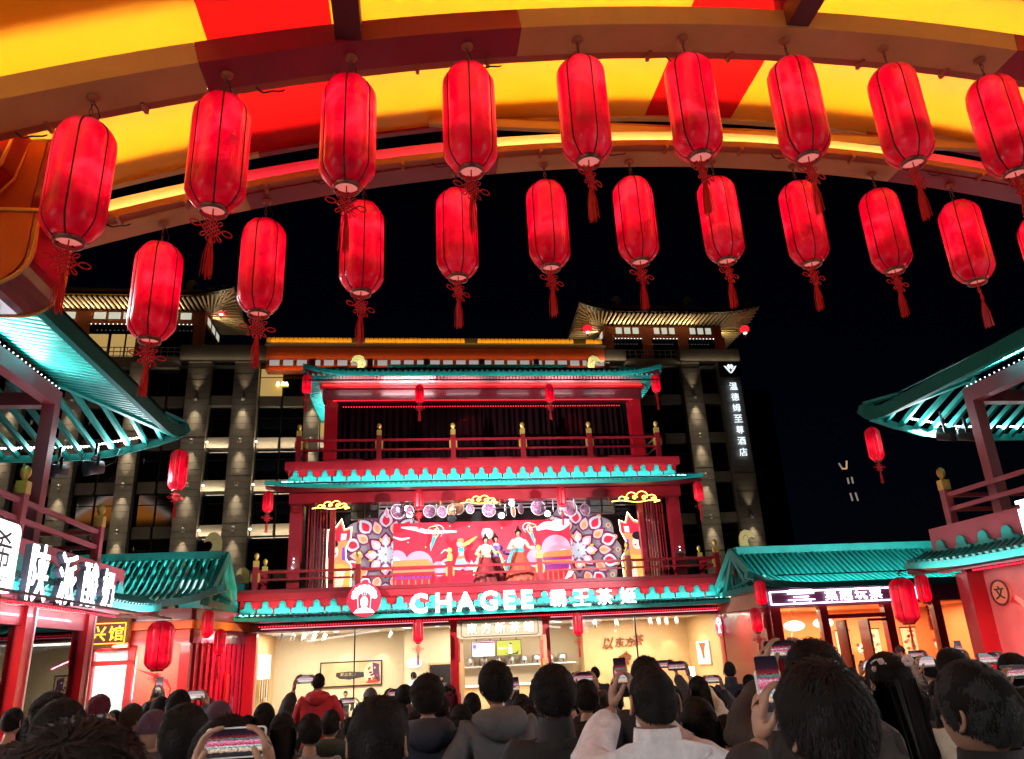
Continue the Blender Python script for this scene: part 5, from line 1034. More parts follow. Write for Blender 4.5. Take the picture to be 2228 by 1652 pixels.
for a, b in (((-8.6, 2.50), (-6.2, 2.50)), ((-8.6, 2.92), (-6.2, 2.92)), ((-6.2, 2.50), (-6.2, 2.92)), ((-8.6, 2.50), (-8.6, 2.92))): piece('neon_tube', (a[0], 18.53, a[1]), (b[0], 18.53, b[1]), .02, .02, NO, ib, up=(0, 1, 0))
for i, ch in enumerate('乡长兴馆'): letter(ch, NY, ib, (-7.48 + i * .365, 18.53, 2.71), h=.31, bold=.012, depth=.02, thick=.02)
# right pavilion shop
PRV = thing('orange_lit_shop', 'low shop with teal tiled roof, violet neon sign and orange interior', 'building', (11.5, 20, 0))
pav_roof(PRV, 8.62, 15.2, 20.0, 4.16, 18.4, 3.14, 21.6, 8.62, TEAL, True)
ornament(PRV, (8.95, 20.0, 4.24), -1, .5)
PLUM = mat('plum_fascia', (.10, .02, .05), .35, var=.1)
block('sign_fascia', (8.72, 18.85, 2.68), (15, 19.0, 3.12), PLUM, PRV); block('side_fascia', (8.70, 19.0, 2.7), (8.84, 22, 3.15), mat('pale_cove', (.6, .3, .2), .4), PRV); block('side_wall', (8.74, 19.05, 0), (8.84, 22.0, 2.7), RED, PRV); lamp('AREA', 'side_wall_light', (8.45, 20.4, 2.55), 26, (1, .12, .12), PRV, (8.75, 20.4, 1.5), .05, 2)
block('back_wall', (8.84, 22.0, 0), (15.2, 22.1, 2.7), mat('orange_wall', (.72, .28, .11), .6, var=.06), PRV); block('inner_side', (15.1, 19, 0), (15.2, 22, 2.7), MATS['orange_wall'], PRV); block('inner_side', (8.845, 19.1, 0), (8.87, 22, 2.7), MATS['orange_wall'], PRV); block('shop_ceiling', (8.9, 19.05, 2.66), (15.1, 22, 2.68), MATS['orange_wall'], PRV); block('shop_floor', (8.8, 19, 0), (15.2, 22, .03), FLR, PRV)
lamp('AREA', 'shop_light', (11.9, 20.4, 2.6), 230, (1, .62, .36), PRV, (11.9, 20.4, 0), 5.5, 1.6)
for x, w_ in ((8.95, .26), (10.22, .2), (11.95, .22), (13.3, .22), (14.9, .26)): piece('front_post', (x, 18.95, 0), (x, 18.95, 2.68), w_, .2, RED, PRV, up=(0, 1, 0))
piece('door_head', (10.25, 18.95, 2.4), (11.9, 18.95, 2.4), .14, .1, RED, PRV)
for a, b in ((9.1, 10.1), (12.1, 13.2), (13.42, 14.75)): block('window_pane', (a, 18.97, .05), (b, 18.98, 2.66), GLASS, PRV)
for x in (10.55, 11.15): d_ = block('door', (x, 18.55, 0), (x + .05, 19.0, 2.3), DRED, PRV); piece('handle', (x + .025, 18.5, .8), (x + .025, 18.5, 1.5), .03, .03, BLACK, d_, up=(0, 1, 0))
piece('door_head', (11.15, 18.5, 2.28), (11.9, 18.9, 2.28), .05, .06, DRED, PRV)
ns = thing('violet_neon_sign', 'white violet neon frame sign with blocky characters on the plum fascia', 'sign', (11, 18.8, 2.7)); NV = glow('neon_violet', (.80, .74, 1), 3.0)
for a, b in (((8.85, 3.04), (12.75, 3.04)), ((8.85, 2.74), (12.75, 2.74)), ((8.85, 2.74), (8.85, 3.04)), ((12.75, 2.74), (12.75, 3.04))): piece('neon_tube', (a[0], 18.8, a[1]), (b[0], 18.8, b[1]), .03, .03, NV, ns, up=(0, 1, 0))
for i, ch in enumerate('集趣玩票'): letter(ch, NV, ns, (10.45 + i * .4, 18.78, 2.92), h=.28, w=.33, bold=.006, depth=.02, thick=.02)
for a, b in (((9.35, 3.06), (9.95, 3.06)), ((9.3, 2.98), (10.0, 2.98)), ((9.45, 2.9), (9.85, 2.9)), ((9.3, 2.83), (10.0, 2.83)), ((9.42, 2.75), (9.9, 2.75)), ((9.45, 2.75), (9.45, 2.83)), ((9.87, 2.75), (9.87, 2.83)), ((9.5, 2.98), (9.5, 3.06)), ((9.82, 2.98), (9.82, 3.06))): piece('neon_tube', (a[0], 18.78, a[1]), (b[0], 18.78, b[1]), .028, .028, NV, ns, up=(0, 1, 0))
# things in the orange lit shop
PLM = glow('pendant_glow', (1, .8, .6), 1.6)
for i, (x, y, z) in enumerate(((9.35, 20.5, 2.2), (9.75, 21.2, 1.95), (10.15, 20.4, 2.25), (11.3, 21.0, 2.3))):
    p = thing('paper_pendant', f'oval glowing paper pendant in the orange lit shop, {ordn(i)} from the side wall', 'lamp', (x, y, z - .15), group='paper pendants'); MB().sphere((x, y, z), (.27, .27, .13), 20, 10).build('shade', PLM, p); piece('cord', (x, y, z + .1), (x, y, 2.66), .01, .01, BLACK, p, up=(0, 1, 0))
for i, (px, py, w_, h_) in enumerate(((1832, 1372, .42, 1.1), (1900, 1368, .3, .75), (1975, 1365, .45, .85), (2068, 1363, .42, .9))):
    p = at(px, py, 21.9); t = thing('hanging_scroll', f'cream hanging scroll on the orange wall, {ordn(i)} from the doorway', 'scroll', (p.x, 21.9, p.z - h_), group='scrolls in the orange lit shop')
    block('paper', (p.x - w_ / 2, 21.93, p.z - h_), (p.x + w_ / 2, 21.94, p.z), mat('scroll_cream', (.75, .66, .5), .7, var=.05), t)
    for z in (p.z, p.z - h_): piece('roller', (p.x - w_ / 2 - .03, 21.92, z), (p.x + w_ / 2 + .03, 21.92, z), .03, .03, BLACK, t)
    for k in range(7): 
        c2 = (p.x + (random.random() - .5) * w_ * .6, p.z - .1 - random.random() * (h_ - .25)); MB().prism(ell(c2[0], c2[1], .04 + .03 * random.random(), .045, 9), (0, 21.925, 0), (1, 0, 0), (0, 0, 1), (0, .003, 0)).build('painted_motif', [mat('motif_red', (.5, .08, .04), .6), mat('motif_grey', (.35, .3, .25), .6)][k % 2 if i != 1 else 1], t)
rb = thing('rabbit_sculpture', 'white long eared rabbit sculpture in the orange lit shop window', 'sculpture', (9.55, 19.6, 0)); RW = mat('rabbit_white', (.75, .66, .6), .5, var=.06)
b = MB(); b.lathe([(.3, 0), (.34, .4), (.26, .9), (.16, 1.2), (.12, 1.3)], 16, (9.6, 19.7, 0)); b.sphere((9.6, 19.6, 1.5), (.16, .2, .2), 14, 10); b.sphere((9.6, 19.42, 1.44), (.09, .1, .09), 10, 8); b.build('body', RW, rb)
for s_ in (-1, 1):
    MB().tube([(9.6 + s_ * .06, 19.62, 1.66), (9.6 + s_ * .13 - .1, 19.64, 1.86), (9.6 + s_ * .22 - .12, 19.66, 2.08)], [.045, .06, .015], 8).build('ear', RW, rb); MB().sphere((9.6 + s_ * .09, 19.43, 1.54), .025, 8, 6).build('eye', BLACK, rb)
for i, (px, py) in enumerate(((1878, 1413), (1945, 1410), (2045, 1402), (2105, 1412))):
    p = at(px, py, 21.7); t = thing('lion_mask', f'small white and red lion mask on the orange wall, {ordn(i)} from the doorway', 'mask', p - V((0, 0, .15)), group='lion masks'); MB().sphere(p, (.16, .08, .15), 14, 10).build('face', WHITE, t)
    for s_ in (-1, 1): MB().sphere(p + V((s_ * .07, -.07, .03)), .03, 8, 6).build('eye', BLACK, t); MB().sphere(p + V((s_ * .13, 0, .12)), .05, 8, 6).build('ear', BRED, t)
    MB().sphere(p + V((0, -.06, -.08)), (.08, .04, .03), 8, 6).build('mouth', BRED, t)

# light strips and housings added to brighten the roofs, eaves and cloud friezes
def wash(par, a, b, aim, p, col=(.93, .97, 1)):
    a, b = V(a), V(b); piece('added_strip_housing', a + V((0, 0, -.03)), b + V((0, 0, -.03)), .05, .03, BLACK, par); c = (a + b) / 2
    o = lamp('AREA', 'added_light_strip', c, p, col, par, None, (b - a).length, .04); x = (b - a).normalized(); z = -(V(aim) - c); z = (z - x * z.dot(x)).normalized(); M4 = Matrix((x, z.cross(x), z)).transposed().to_4x4(); M4.translation = c; o.matrix_basis = M4
wash(PRV, (8.8, 18.2, 3.42), (14.5, 18.2, 3.42), (11.6, 19.4, 3.75), 70)
wash(T, (-4.4, 20.93, 3.1), (9.0, 20.93, 3.1), (2.3, 21.5, 3.45), 56)
wash(T, (-3.5, 21.27, 6.6), (8.0, 21.27, 6.6), (2.3, 21.9, 6.95), 52)
wash(T, (-2.6, 22.8, 9.3), (-2.6, 25.8, 9.3), (-3.0, 23.9, 9.8), 26); wash(T, (7.2, 25.8, 9.3), (7.2, 22.8, 9.3), (7.5, 23.9, 9.8), 26)
wash(T, (-2.9, 20.98, 9.5), (7.4, 20.98, 9.5), (2.3, 21.1, 9.75), 9)
wash(LS, (-4.72, 16.6, 2.88), (-4.72, 8, 2.88), (-5.3, 12, 3.4), 62, (.93, .86, 1)); wash(RS, (9.05, 7, 2.92), (9.05, 13.3, 2.92), (9.5, 11, 3.4), 14)  # left strip added in place of letter glow on the fascia
# street fronts go on unseen past the viewer, added to light the crowd
for s_, x0, lab in ((-1, -5.7, 'unseen lit shop front added beside the viewer on the yoghurt shop side'), (1, 10.0, 'unseen lit shop front added beside the viewer on the corner shop side')):
    t = thing('added_street_shop', lab, 'building', (x0 + s_ * 2, 0, 0)); block('back_wall', (x0 + s_ * 3.2, -8, 0), (x0 + s_ * 3.3, 4.7, 3.2), WARMW, t); block('ceiling', (x0, -8, 3.0), (x0 + s_ * 3.2, 4.7, 3.1), CEILM, t); block('floor', (x0, -8, 0), (x0 + s_ * 3.2, 4.7, .03), FLR, t); block('upper_wall', (x0, -8, 3.1), (x0 + s_ * 3.2, 4.7, 5), MAUVE, t)
    for k in range(6): piece('post', (x0, -8 + k * 2.5, 0), (x0, -8 + k * 2.5, 3.1), .2, .2, BRED, t, up=(0, 1, 0))
    for k in range(5): block('window_pane', (x0 - .005, -7.9 + k * 2.5, .1), (x0 + .005, -5.6 + k * 2.5, 2.9), GLASS, t)
    lamp('AREA', 'shop_light', (x0 + s_ * 1.5, -1.5, 2.95), 430, (1, .93, .88), t, (x0 + s_ * 1.2, -1.5, 0), 2.4, 11); lamp('AREA', 'crowd_fill_light', (x0 - s_ * .1, -1.5, 3.5), 40, (.95, .97, 1), t, (x0 - s_ * 3, -1.5, 2.6), .6, 8); block('added_sign_box', (x0 - s_ * .02, -5.5, 3.25), (x0 - s_ * .06, 2.5, 3.8), glow('added_sign_white', (.95, .97, 1), 2), t)  # shop and sign lamps added as fill for the crowd
lamp('AREA', 'red_led_light', (-5.3, 11.5, 2.84), 130, (1, .07, .12), LS, (-5.65, 11.5, 1.2), .05, 7); lamp('AREA', 'red_led_light', (9.5, 10.5, 2.84), 70, (1, .06, .1), RS, (9.9, 10.5, 1.2), .05, 6)
# ================================================================== hotel behind
H = thing('hotel', 'tall stone hotel with lit pillars and curved eaved roof pavilions behind the tea house', 'building', (0, 75, 0))
STN = mat('grey_stone_cladding', (.24, .225, .205), .6, var=.16, scale=.5, bump=.2); STN2 = mat('pale_stone_spandrel', (.26, .245, .22), .6, var=.12, scale=.6)
HRED = mat('russet_timber', (.30, .07, .035), .5, var=.12, scale=1); HBLK = mat('dark_parapet', (.05, .045, .04), .4, var=.2, scale=.8); HGOLD = mat('gold_roof_trim', (.6, .34, .06), .4, metal=.3, var=.2, scale=3); RAFT = mat('pale_rafter', (.5, .38, .22), .55, var=.1)
HPAN = glow('clerestory_panel', (.50, .53, .42), .5); HPAN2 = glow('clerestory_panel_dim', (.42, .43, .42), .35); LITW = glow('lit_room', (.62, .40, .13), .35); WARM = (1, .76, .47)
block('core', (-45, 66.2, 0), (31, 88, 27.3), mat('hotel_core', (.03, .03, .035), .5), H)
PIL = [(-33.6, -32.0, 1), (-28.8, -27.3, 1), (-23.9, -22.5, 1), (-19.15, -17.2, 1), (-15.25, -13.2, 1), (-9.2, -7.9, 1), (-3, -1.6, 0), (4, 5.4, 0), (11, 12.4, 0), (17.3, 18.4, 0), (25.3, 27.1, 1), (28.95, 31.0, 1)]
slab = MB().box((0, 0, 0), (1, 1, 1)).mesh('stone_slab'); slab.materials.append(STN)
for a, b, vis in PIL:
    block('pillar', (a + .02, 65.03, 0), (b - .02, 66.3, 27.2), HBLK, H)
    if vis:
        n = 34
        for i in range(n):
            z = 8.0 + i * 19.2 / n; ob('stone_slab', slab, None, H, Matrix.Translation((a, 65.0 + random.uniform(-.012, .012), z)) @ Matrix.Diagonal((b - a, 1.2, 19.2 / n - .025, 1)))
        block('pillar_base', (a, 65.0, 0), (b, 66.2, 7.97), STN, H)
    else: block('pillar_face', (a, 65.0, 0), (b, 66.2, 27.2), STN, H)
FL = [8.85, 12.55, 16.25, 19.95, 23.7]
def bay(a, b, n, lit={}, span=True, spm=STN2):
    for k, z in enumerate(FL):
        if span:
            if n > 1:
                for i in range(n): block('spandrel', (a + (b - a) * i / n + .12, 65.5, z - .5), (a + (b - a) * (i + 1) / n - .12, 66.1, z + .45), spm, H)
            else: block('spandrel', (a + .03, 65.3, z - .45), (b - .03, 66.1, z + .45), spm, H)
        for i in range(n):
            x0, x1 = a + (b - a) * i / n + .06, a + (b - a) * (i + 1) / n - .06
            p = block('window_pane', (x0, 65.9, z + .52), (x1, 65.96, z + 3.12), lit.get((k, i), DGLASS), H)
        for i in range(n + 1):
            x = a + (b - a) * i / n; piece('mullion', (x, 65.86, z + .5), (x, 65.86, z + 3.15), .1, .12, BLACK, H, up=(0, 1, 0))
        piece('sill', (a, 65.85, z + .49), (b, 65.85, z + .49), .2, .06, BLACK, H); piece('transom', (a, 65.86, z + 2.3), (b, 65.86, z + 2.3), .06, .06, BLACK, H)
bay(-32, -28.8, 2); bay(-27.3, -23.9, 2); bay(-22.5, -19.15, 2); bay(-17.2, -15.25, 1); bay(-13.2, -9.2, 2, {(4, 0): LITW}); bay(-7.9, -3, 2, {(3, 0): glow('lit_room_dim', (.5, .34, .12), .45)}); bay(18.4, 25.3, 3); bay(27.1, 28.95, 1)
bay(12.4, 17.3, 2); bay(-45, -33.6, 4)
# wall lamps throwing light up and down the pillars
LMB = MB().lathe([(.16, -.22), (.20, -.22), (.20, .22), (.16, .22)], 12).mesh('wall_lamp_body'); LMB.materials.append(GREY)
BULB = glow('lamp_bulb', (1, .85, .6), 4)
li = 0
for pi, (cx, zs) in enumerate(((-32.8, FL[1:]), (-28.05, FL[1:]), (-23.2, [9.9, 12.55, 16.3, 20.1, 23.75]), (-18.2, FL), (-14.3, FL), (-8.5, FL[2:]), (26.15, FL), (29.95, [8.6, 12.5]))):
    for zi, z in enumerate(zs):
        t = thing('wall_lamp', f'up-and-down wall lamp on the {ordn(pi)} hotel pillar from the left, {ordn(zi)} from below', 'wall lamp', (cx, 64.8, z), group='up and down lamps on the hotel pillars'); li += 1
        inst('body', LMB, t, (cx, 64.72, z), 0, .8); block('bracket', (cx - .06, 64.72, z - .06), (cx + .06, 65.0, z + .06), GREY, t)
        MB().lathe([(.001, 0), (.12, 0)], 10, (cx, 64.72, z - .16), cap=False).build('bulb', BULB, t)
        lamp('SPOT', 'down_beam', (cx, 64.66, z - .2), 330, WARM, t, (cx, 64.72, z - 2.2), .12, spot=54, blend=1); lamp('SPOT', 'up_beam', (cx, 64.66, z + .2), 110, WARM, t, (cx, 64.72, z + 2.2), .12, spot=50, blend=1)
        lamp('POINT', 'added_ambient_fill', (cx, 63.6, z - .9), 3.5, (1, .82, .62), t, None, .3)  # added fill for the ambient tone of the stone
# spandrels washed from one end
k_ = 0
for a, b in ((-17.15, -15.3), (-13.15, -9.25), (-7.85, -3)):
    for z in FL[1:4]:
        lamp('AREA', 'spandrel_light', ((a + b) / 2, 65.05, z - .5), 8 * (b - a), WARM, H, ((a + b) / 2, 65.3, z), b - a, .06)
        MB().sphere((a + .1, 65.15, z), .09, 8, 6).build('lamp_head', BULB, H)
# --- roof pavilions
def wing(xa, xb, za, roof_tips, posts, y0=66.0, yb=72, ztop=31.2):
    block('attic_wall', (xa + .4, y0 + .5, za), (xb - .4, yb, ztop - .9), DGLASS, H)
    block('attic_beam', (xa, y0 - .1, ztop - 1.1), (xb, y0 + .4, ztop + .15), HRED, H); block('attic_side', (xa - .02, y0 + .4, ztop - 1.1), (xa + .3, yb, ztop + .15), HRED, H); block('attic_side', (xb - .3, y0 + .4, ztop - 1.1), (xb + .02, yb, ztop + .15), HRED, H)
    for x in posts: piece('attic_post', (x, y0, za), (x, y0, ztop - 1.1), .9, .4, HRED, H, up=(0, 1, 0))
    for a, b in zip(posts[:-1], posts[1:]):
        for k in range(3):
            u0 = a + .65 + (b - a - 1.3) * k / 3 + .12; u1 = a + .65 + (b - a - 1.3) * (k + 1) / 3 - .12; block('clerestory_panel', (u0, y0 - .13, ztop - .72), (u1, y0 - .105, ztop - .08), HPAN, H)
        led_dots(H, (a + .5, y0 - .2, ztop - 1.25), (b - .5, y0 - .2, ztop - 1.25), int((b - a) / .42), glow('hotel_led', (1, .95, .85), 2.0), .045, 'led_string')
    for xx in (xa, xb):
        for k in range(3): y = y0 + .8 + k * 1.6; block('clerestory_panel', (xx - .04, y, ztop - .72), (xx + .04, y + 1.1, ztop - .08), HPAN, H)
    # eaves with rafters
    ov = 2.9; e0, e1, ey0, ey1 = xa - ov, xb + ov, y0 - ov, yb + 1; ze = ztop + .35
    def lift(d): return .8 * max(0, 1 - d / 4.5) ** 2
    n = int((e1 - e0) / .42)
    for i in range(n + 1):
        x = e0 + (e1 - e0) * i / n; l = lift(min(x - e0, e1 - x)); xi = min(max(x, xa), xb)
        piece('rafter', (x, ey0 + .1, ze + l - .12), (xi * .6 + x * .4 if x != xi else x, y0, ztop + .25), .13, .16, RAFT, H)
    for i in range(17):
        y = ey0 + .3 + i * .5; l = lift(y - ey0)
        for e, xi in ((e0, xa), (e1, xb)): piece('rafter', (e, y, ze + l - .12), (xi, max(y, y0), ztop + .25), .13, .16, RAFT, H)
    b = MB(); N = 40; vs = []
    for i in range(N + 1):
        x = e0 + (e1 - e0) * i / N; l = lift(min(x - e0, e1 - x)); vs += [(x, ey0, ze + l), (x, ey0, ze + l + .3), (min(max(x, xa + 2), xb - 2), y0 + 2.2, ze + 2.6)]
    b.add(vs, [(3 * i + k, 3 * i + 3 + k, 3 * i + 4 + k, 3 * i + 1 + k) for i in range(N) for k in (0, 1)]); b.build('roof', mat('dark_roof_tiles', (.04, .035, .035), .5, var=.2), H)
    MB().add([(e0, ey0 + .05, ze + .75), (e1, ey0 + .05, ze + .75), (e1, ey1, ze + .75), (e0, ey1, ze + .75), (xa, y0, ztop + .36), (xb, y0, ztop + .36), (xb, yb, ztop + .36), (xa, yb, ztop + .36)], [(4, 5, 6, 7)]).build('attic_ceiling', MATS['dark_roof_tiles'], H)
    for e, xi in ((e0, xa), (e1, xb)):
        MB().add([(e, ey0, ze + lift(0) + .25), (e, ey0 + 4.5, ze + .25), (e, ey1, ze + .25), (xi + (2 if xi == xa else -2), y0 + 2.2, ze + 2.6)], [(0, 1, 2, 3)]).build('roof', MATS['dark_roof_tiles'], H)
    piece('ridge', (xa + 2, y0 + 2.2, ze + 2.75), (xb - 2, y0 + 2.2, ze + 2.75), .5, .5, HGOLD, H)
    for x, f in ((xa + 2.2, 1), (xb - 2.2, -1)): inst('ridge_ornament', OWLM, H, (x, y0 + 2.2, ze + 2.9), 0, (1.1 * f, 1, 1.1))
    m2 = int((e1 - e0) / 1.1)
    for i in range(m2):
        x = e0 + (e1 - e0) * (i + .5) / m2; l = lift(min(x - e0, e1 - x)); piece('roof_trim', (x - .5, ey0 + .3, ze + l + .45), (x + .5, ey0 + .3, ze + l + .45), .15, .14, HGOLD, H)
    for x in [xa + 1.5 + k * 3 for k in range(int((xb - xa) / 3))]:
        lamp('AREA', 'eave_uplight', (x, y0 - .5, ztop - .2), 42, (1, .74, .38), H, (x, y0 - 2.0, ztop + .6), 2.4, .15)
    for x in (xa, xb): lamp('AREA', 'eave_uplight', (x + (-.5 if x == xa else .5), y0 + 1.5, ztop - .2), 40, (1, .76, .42), H, (x + (-2 if x == xa else 2), y0 + 1, ztop + .6), .15, 3)
    lamp('AREA', 'ridge_light', ((xa + xb) / 2, y0 + 1.2, ze + 2.0), 60, (1, .6, .15), H, ((xa + xb) / 2, y0 + 2.2, ze + 3), xb - xa - 5, .1)
wing(18.5, 30.2, 27.3, 0, [18.8, 22.6, 26.2, 29.9]); wing(-44, -18.4, 27.3, 0, [-43.6, -38.6, -33.6, -28.6, -23.6, -18.8], ztop=32.3)
block('parapet', (25.2, 64.8, 27.3), (31.15, 66, 28.5), HBLK, H); block('parapet', (17.2, 64.8, 27.3), (20.0, 66, 28.4), HBLK, H); block('parapet', (-19.9, 64.8, 27.3), (-12.6, 66, 28.7), HBLK, H); block('low_wall', (20.0, 65.2, 26.9), (25.3, 66, 27.6), STN2, H); block('low_wall', (-45, 65.2, 26.7), (-20, 66, 27.7), STN2, H)
for a, b in ((25.3, 31.1), (17.3, 19.9), (-19.8, -12.7)): lamp('AREA', 'parapet_light', ((a + b) / 2, 64.55, 27.22), 20, WARM, H, ((a + b) / 2, 64.8, 27.9), b - a, .05)
for a, b, z0 in ((20.0, 25.2, 27.6), (-44, -20, 27.7)):
    for zr in (.15, .55, .95): piece('balcony_rail', (a, 65.4, z0 + zr), (b, 65.4, z0 + zr), .06, .06, GREY, H)
    n = int((b - a) / .55)
    for i in range(n + 1): piece('baluster', (a + (b - a) * i / n, 65.4, z0), (a + (b - a) * i / n, 65.4, z0 + 1), .05, .05, GREY, H, up=(0, 1, 0))
for x0, x1 in ((-28.2, -26.6), (-26.3, -25.2), (-25.0, -24.2), (-32, -30.6)): block('window_pane', (x0, 66.35, 27.9), (x1, 66.45, 30.3), LITW, H)
# --- middle section cornice
block('cornice_beam', (-12.6, 64.7, 27.4), (17.9, 66, 28.55), mat('orange_russet', (.24, .05, .02), .5, var=.1, scale=1), H); block('panel_beam', (-12.6, 64.8, 26.3), (17.9, 66, 27.4), HRED, H)
x = -12.3
while x < 17.2: block('clerestory_panel', (x, 64.76, 26.75), (x + .85, 64.795, 27.25), HPAN2, H); x += 1.17
for x in (-8.6, -3.6, 1.4, 6.4, 11.4, 16.4): piece('bracket_post', (x, 64.7, 25.0), (x, 64.7, 27.3), .5, .3, HRED, H, up=(0, 1, 0))
lamp('AREA', 'orange_line_light', (2.6, 64.55, 26.25), 90, (1, .32, .06), H, (2.6, 64.8, 27), 30, .06); lamp('AREA', 'orange_line_light', (2.6, 64.4, 27.35), 60, (1, .42, .12), H, (2.6, 64.8, 28.2), 30, .06)
block('cornice_top', (-12.7, 64.2, 28.55), (18.0, 66, 28.72), MATS['dark_roof_tiles'], H)
ANT = MB().prism([(-.17, 0), (.17, 0), (.19, .28), (.1, .5), (0, .42), (-.1, .5), (-.19, .28)], (0, 0, 0), (1, 0, 0), (0, 0, 1), (0, .2, 0)).mesh('antefix'); ANT.materials.append(HGOLD)
for i in range(78):
    x = -12.4 + i * .388
    if 18 < i % 26 < 22: continue
    inst('antefix', ANT, H, (x, 64.25, 28.72), 0, 1)
lamp('AREA', 'gold_line_light', (2.6, 63.9, 28.7), 120, (1, .55, .08), H, (2.6, 64.3, 29.3), 30, .06)
block('upper_roof', (-12.6, 64.6, 28.72), (18, 66, 29.35), MATS['dark_roof_tiles'], H)
# chandelier in the lit room
chn = thing('chandelier', 'small gold chandelier in the lit hotel room', 'chandelier', (-11.5, 66.0, 25.0))
for k in range(5): a = k * 1.257; MB().lathe([(.16, 0), (.1, .3)], 10, (-11.3 + .4 * math.cos(a), 65.7 + .1 * math.sin(a), 25.2)).build('shade', glow('shade_glow', (1, .8, .35), 2.5), chn); piece('arm', (-11.3, 65.7, 25.05), (-11.3 + .4 * math.cos(a), 65.7 + .1 * math.sin(a), 25.2), .03, .03, GOLD, chn)
# --- vertical hotel sign
hs = thing('hotel_sign', 'vertical row of white glowing characters on the hotel corner pillar', 'sign', (29.9, 64.9, 17.5)); HL = glow('hotel_sign_white', (.82, .95, 1), .7)
for i, ch in enumerate('温德姆至尊酒店'): letter(ch, HL, hs, (30.05, 64.75, 24.7 - i * 1.06), h=.74, bold=.0, depth=.02, thick=.06)
lg2 = thing('hotel_logo_sign', 'black square sign with white leaf emblem atop the hotel corner pillar', 'sign', (30, 64.9, 25.8)); block('plate', (28.95, 64.7, 25.65), (31.05, 64.9, 27.2), BLACK, lg2)
for s_, pts in ((1, [(0, -.55), (.12, -.2), (.5, .3), (.78, .42), (.6, .1), (.2, -.42)]), (-1, [(0, -.55), (.12, -.2), (.5, .3), (.78, .42), (.6, .1), (.2, -.42)]), (1, [(.06, .0), (.0, .5), (.2, .62), (.42, .38), (.2, .0)]), (-1, [(.06, .0), (.0, .5), (.2, .62), (.42, .38), (.2, .0)])):
    MB().prism([(s_ * a * .8, b * .8) for a, b in pts], (30.0, 64.68, 26.4), (1, 0, 0), (0, 0, 1), (0, .02, 0)).build('leaf', HL, lg2)
# round lanterns at the hotel eaves
GL = MB().sphere((0, 0, 0), (.62, .62, .5), 20, 12).mesh('globe'); GL.materials.append(glow('globe_red', (.85, .01, .02), 1.0))
for i, (px, py, Yq, lab) in enumerate(((1278, 715, 66.5, 'round red lantern under the hotel eave nearest the golden cornice'), (1620, 717, 63.8, 'round red lantern under the hotel eave above the hotel logo'), (482, 676, 66.5, 'round red lantern under the hotel eave behind the arch lanterns'))):
    p = at(px, py, Yq); t = thing('round_lantern', lab, 'lantern', p, group='round lanterns on the hotel'); inst('globe', GL, t, p, 0, .72)
    for k in range(8): a = k * .785; MB().tube([p + V((.46 * math.sin(u) * math.cos(a), .46 * math.sin(u) * math.sin(a), .37 * math.cos(u))) for u in [.3 + 2.5 * j / 8 for j in range(9)]], .014, 4).build('rib', BRED, t)
    MB().lathe([(.16, -.46), (.18, -.34)], 12, p).build('base_ring', glow('ring_white', (1, .8, .75), 1.2), t); MB().lathe([(.03, -.46), (.09, -.8)], 8, p).build('tassel', BRED, t); piece('cord', p + V((0, 0, .35)), p + V((0, 0, 1.1)), .02, .02, BLACK, t)
# --- far dark tower with a few lit slits, bare trees, red bush
dt = thing('distant_tower', 'dark distant tower with a few dim lit edges beside the hotel', 'tower', at(1842, 1110, 190)); MB().box((54 + 37.5, 190, 0), (54 + 44.5, 197, 68)).build('shaft', mat('night_concrete', (.02, .02, .025), .7), dt)
for x0, y0, x1, y1, o_ in ((1825, 1008, 1834, 1022, 0), (1842, 1003, 1842, 1020, 1), (1832, 1020, 1842, 1020, 1), (1844, 1040, 1847, 1053, 0), (1853, 1038, 1856, 1052, 0), (1850, 1073, 1855, 1090, 0), (1861, 1072, 1867, 1090, 0)):
    piece('lit_edge', at(x0, y0, 189.6), at(x1, y1, 189.6), .25, .35, glow('dim_amber', (.5, .28, .1), .6) if o_ else glow('dim_pale', (.25, .2, .17), .5), dt)
# --- lit gable opposite the hotel, behind the viewer: it shows mirrored in the hotel windows
og = thing('opposite_hall', 'tall hall with a lit orange gable facing the hotel', 'building', (-49, -8, 0)); block('wall', (-60, -12, 0), (-38, -6, 26), mat('hall_wall', (.2, .06, .03), .6), og)
MB().prism([(-8, 0), (8, 0), (0, 5)], (-49, -5.9, 26.5), (1, 0, 0), (0, 0, 1), (0, -.1, 0)).build('gable', glow('gable_orange', (1, .30, .03), 2.2), og)
for s_ in (-1, 1): piece('gable_light', (-49 + s_ * 8, -5.7, 27.0), (-49, -5.7, 32.2), .3, .5, glow('gable_white', (1, .85, .75), 4), og, up=(0, 1, 0)); piece('verge', (-49 + s_ * 12, -5.5, 26.0), (-49, -5.5, 34), 1.0, .5, HBLK, og, up=(0, 1, 0))
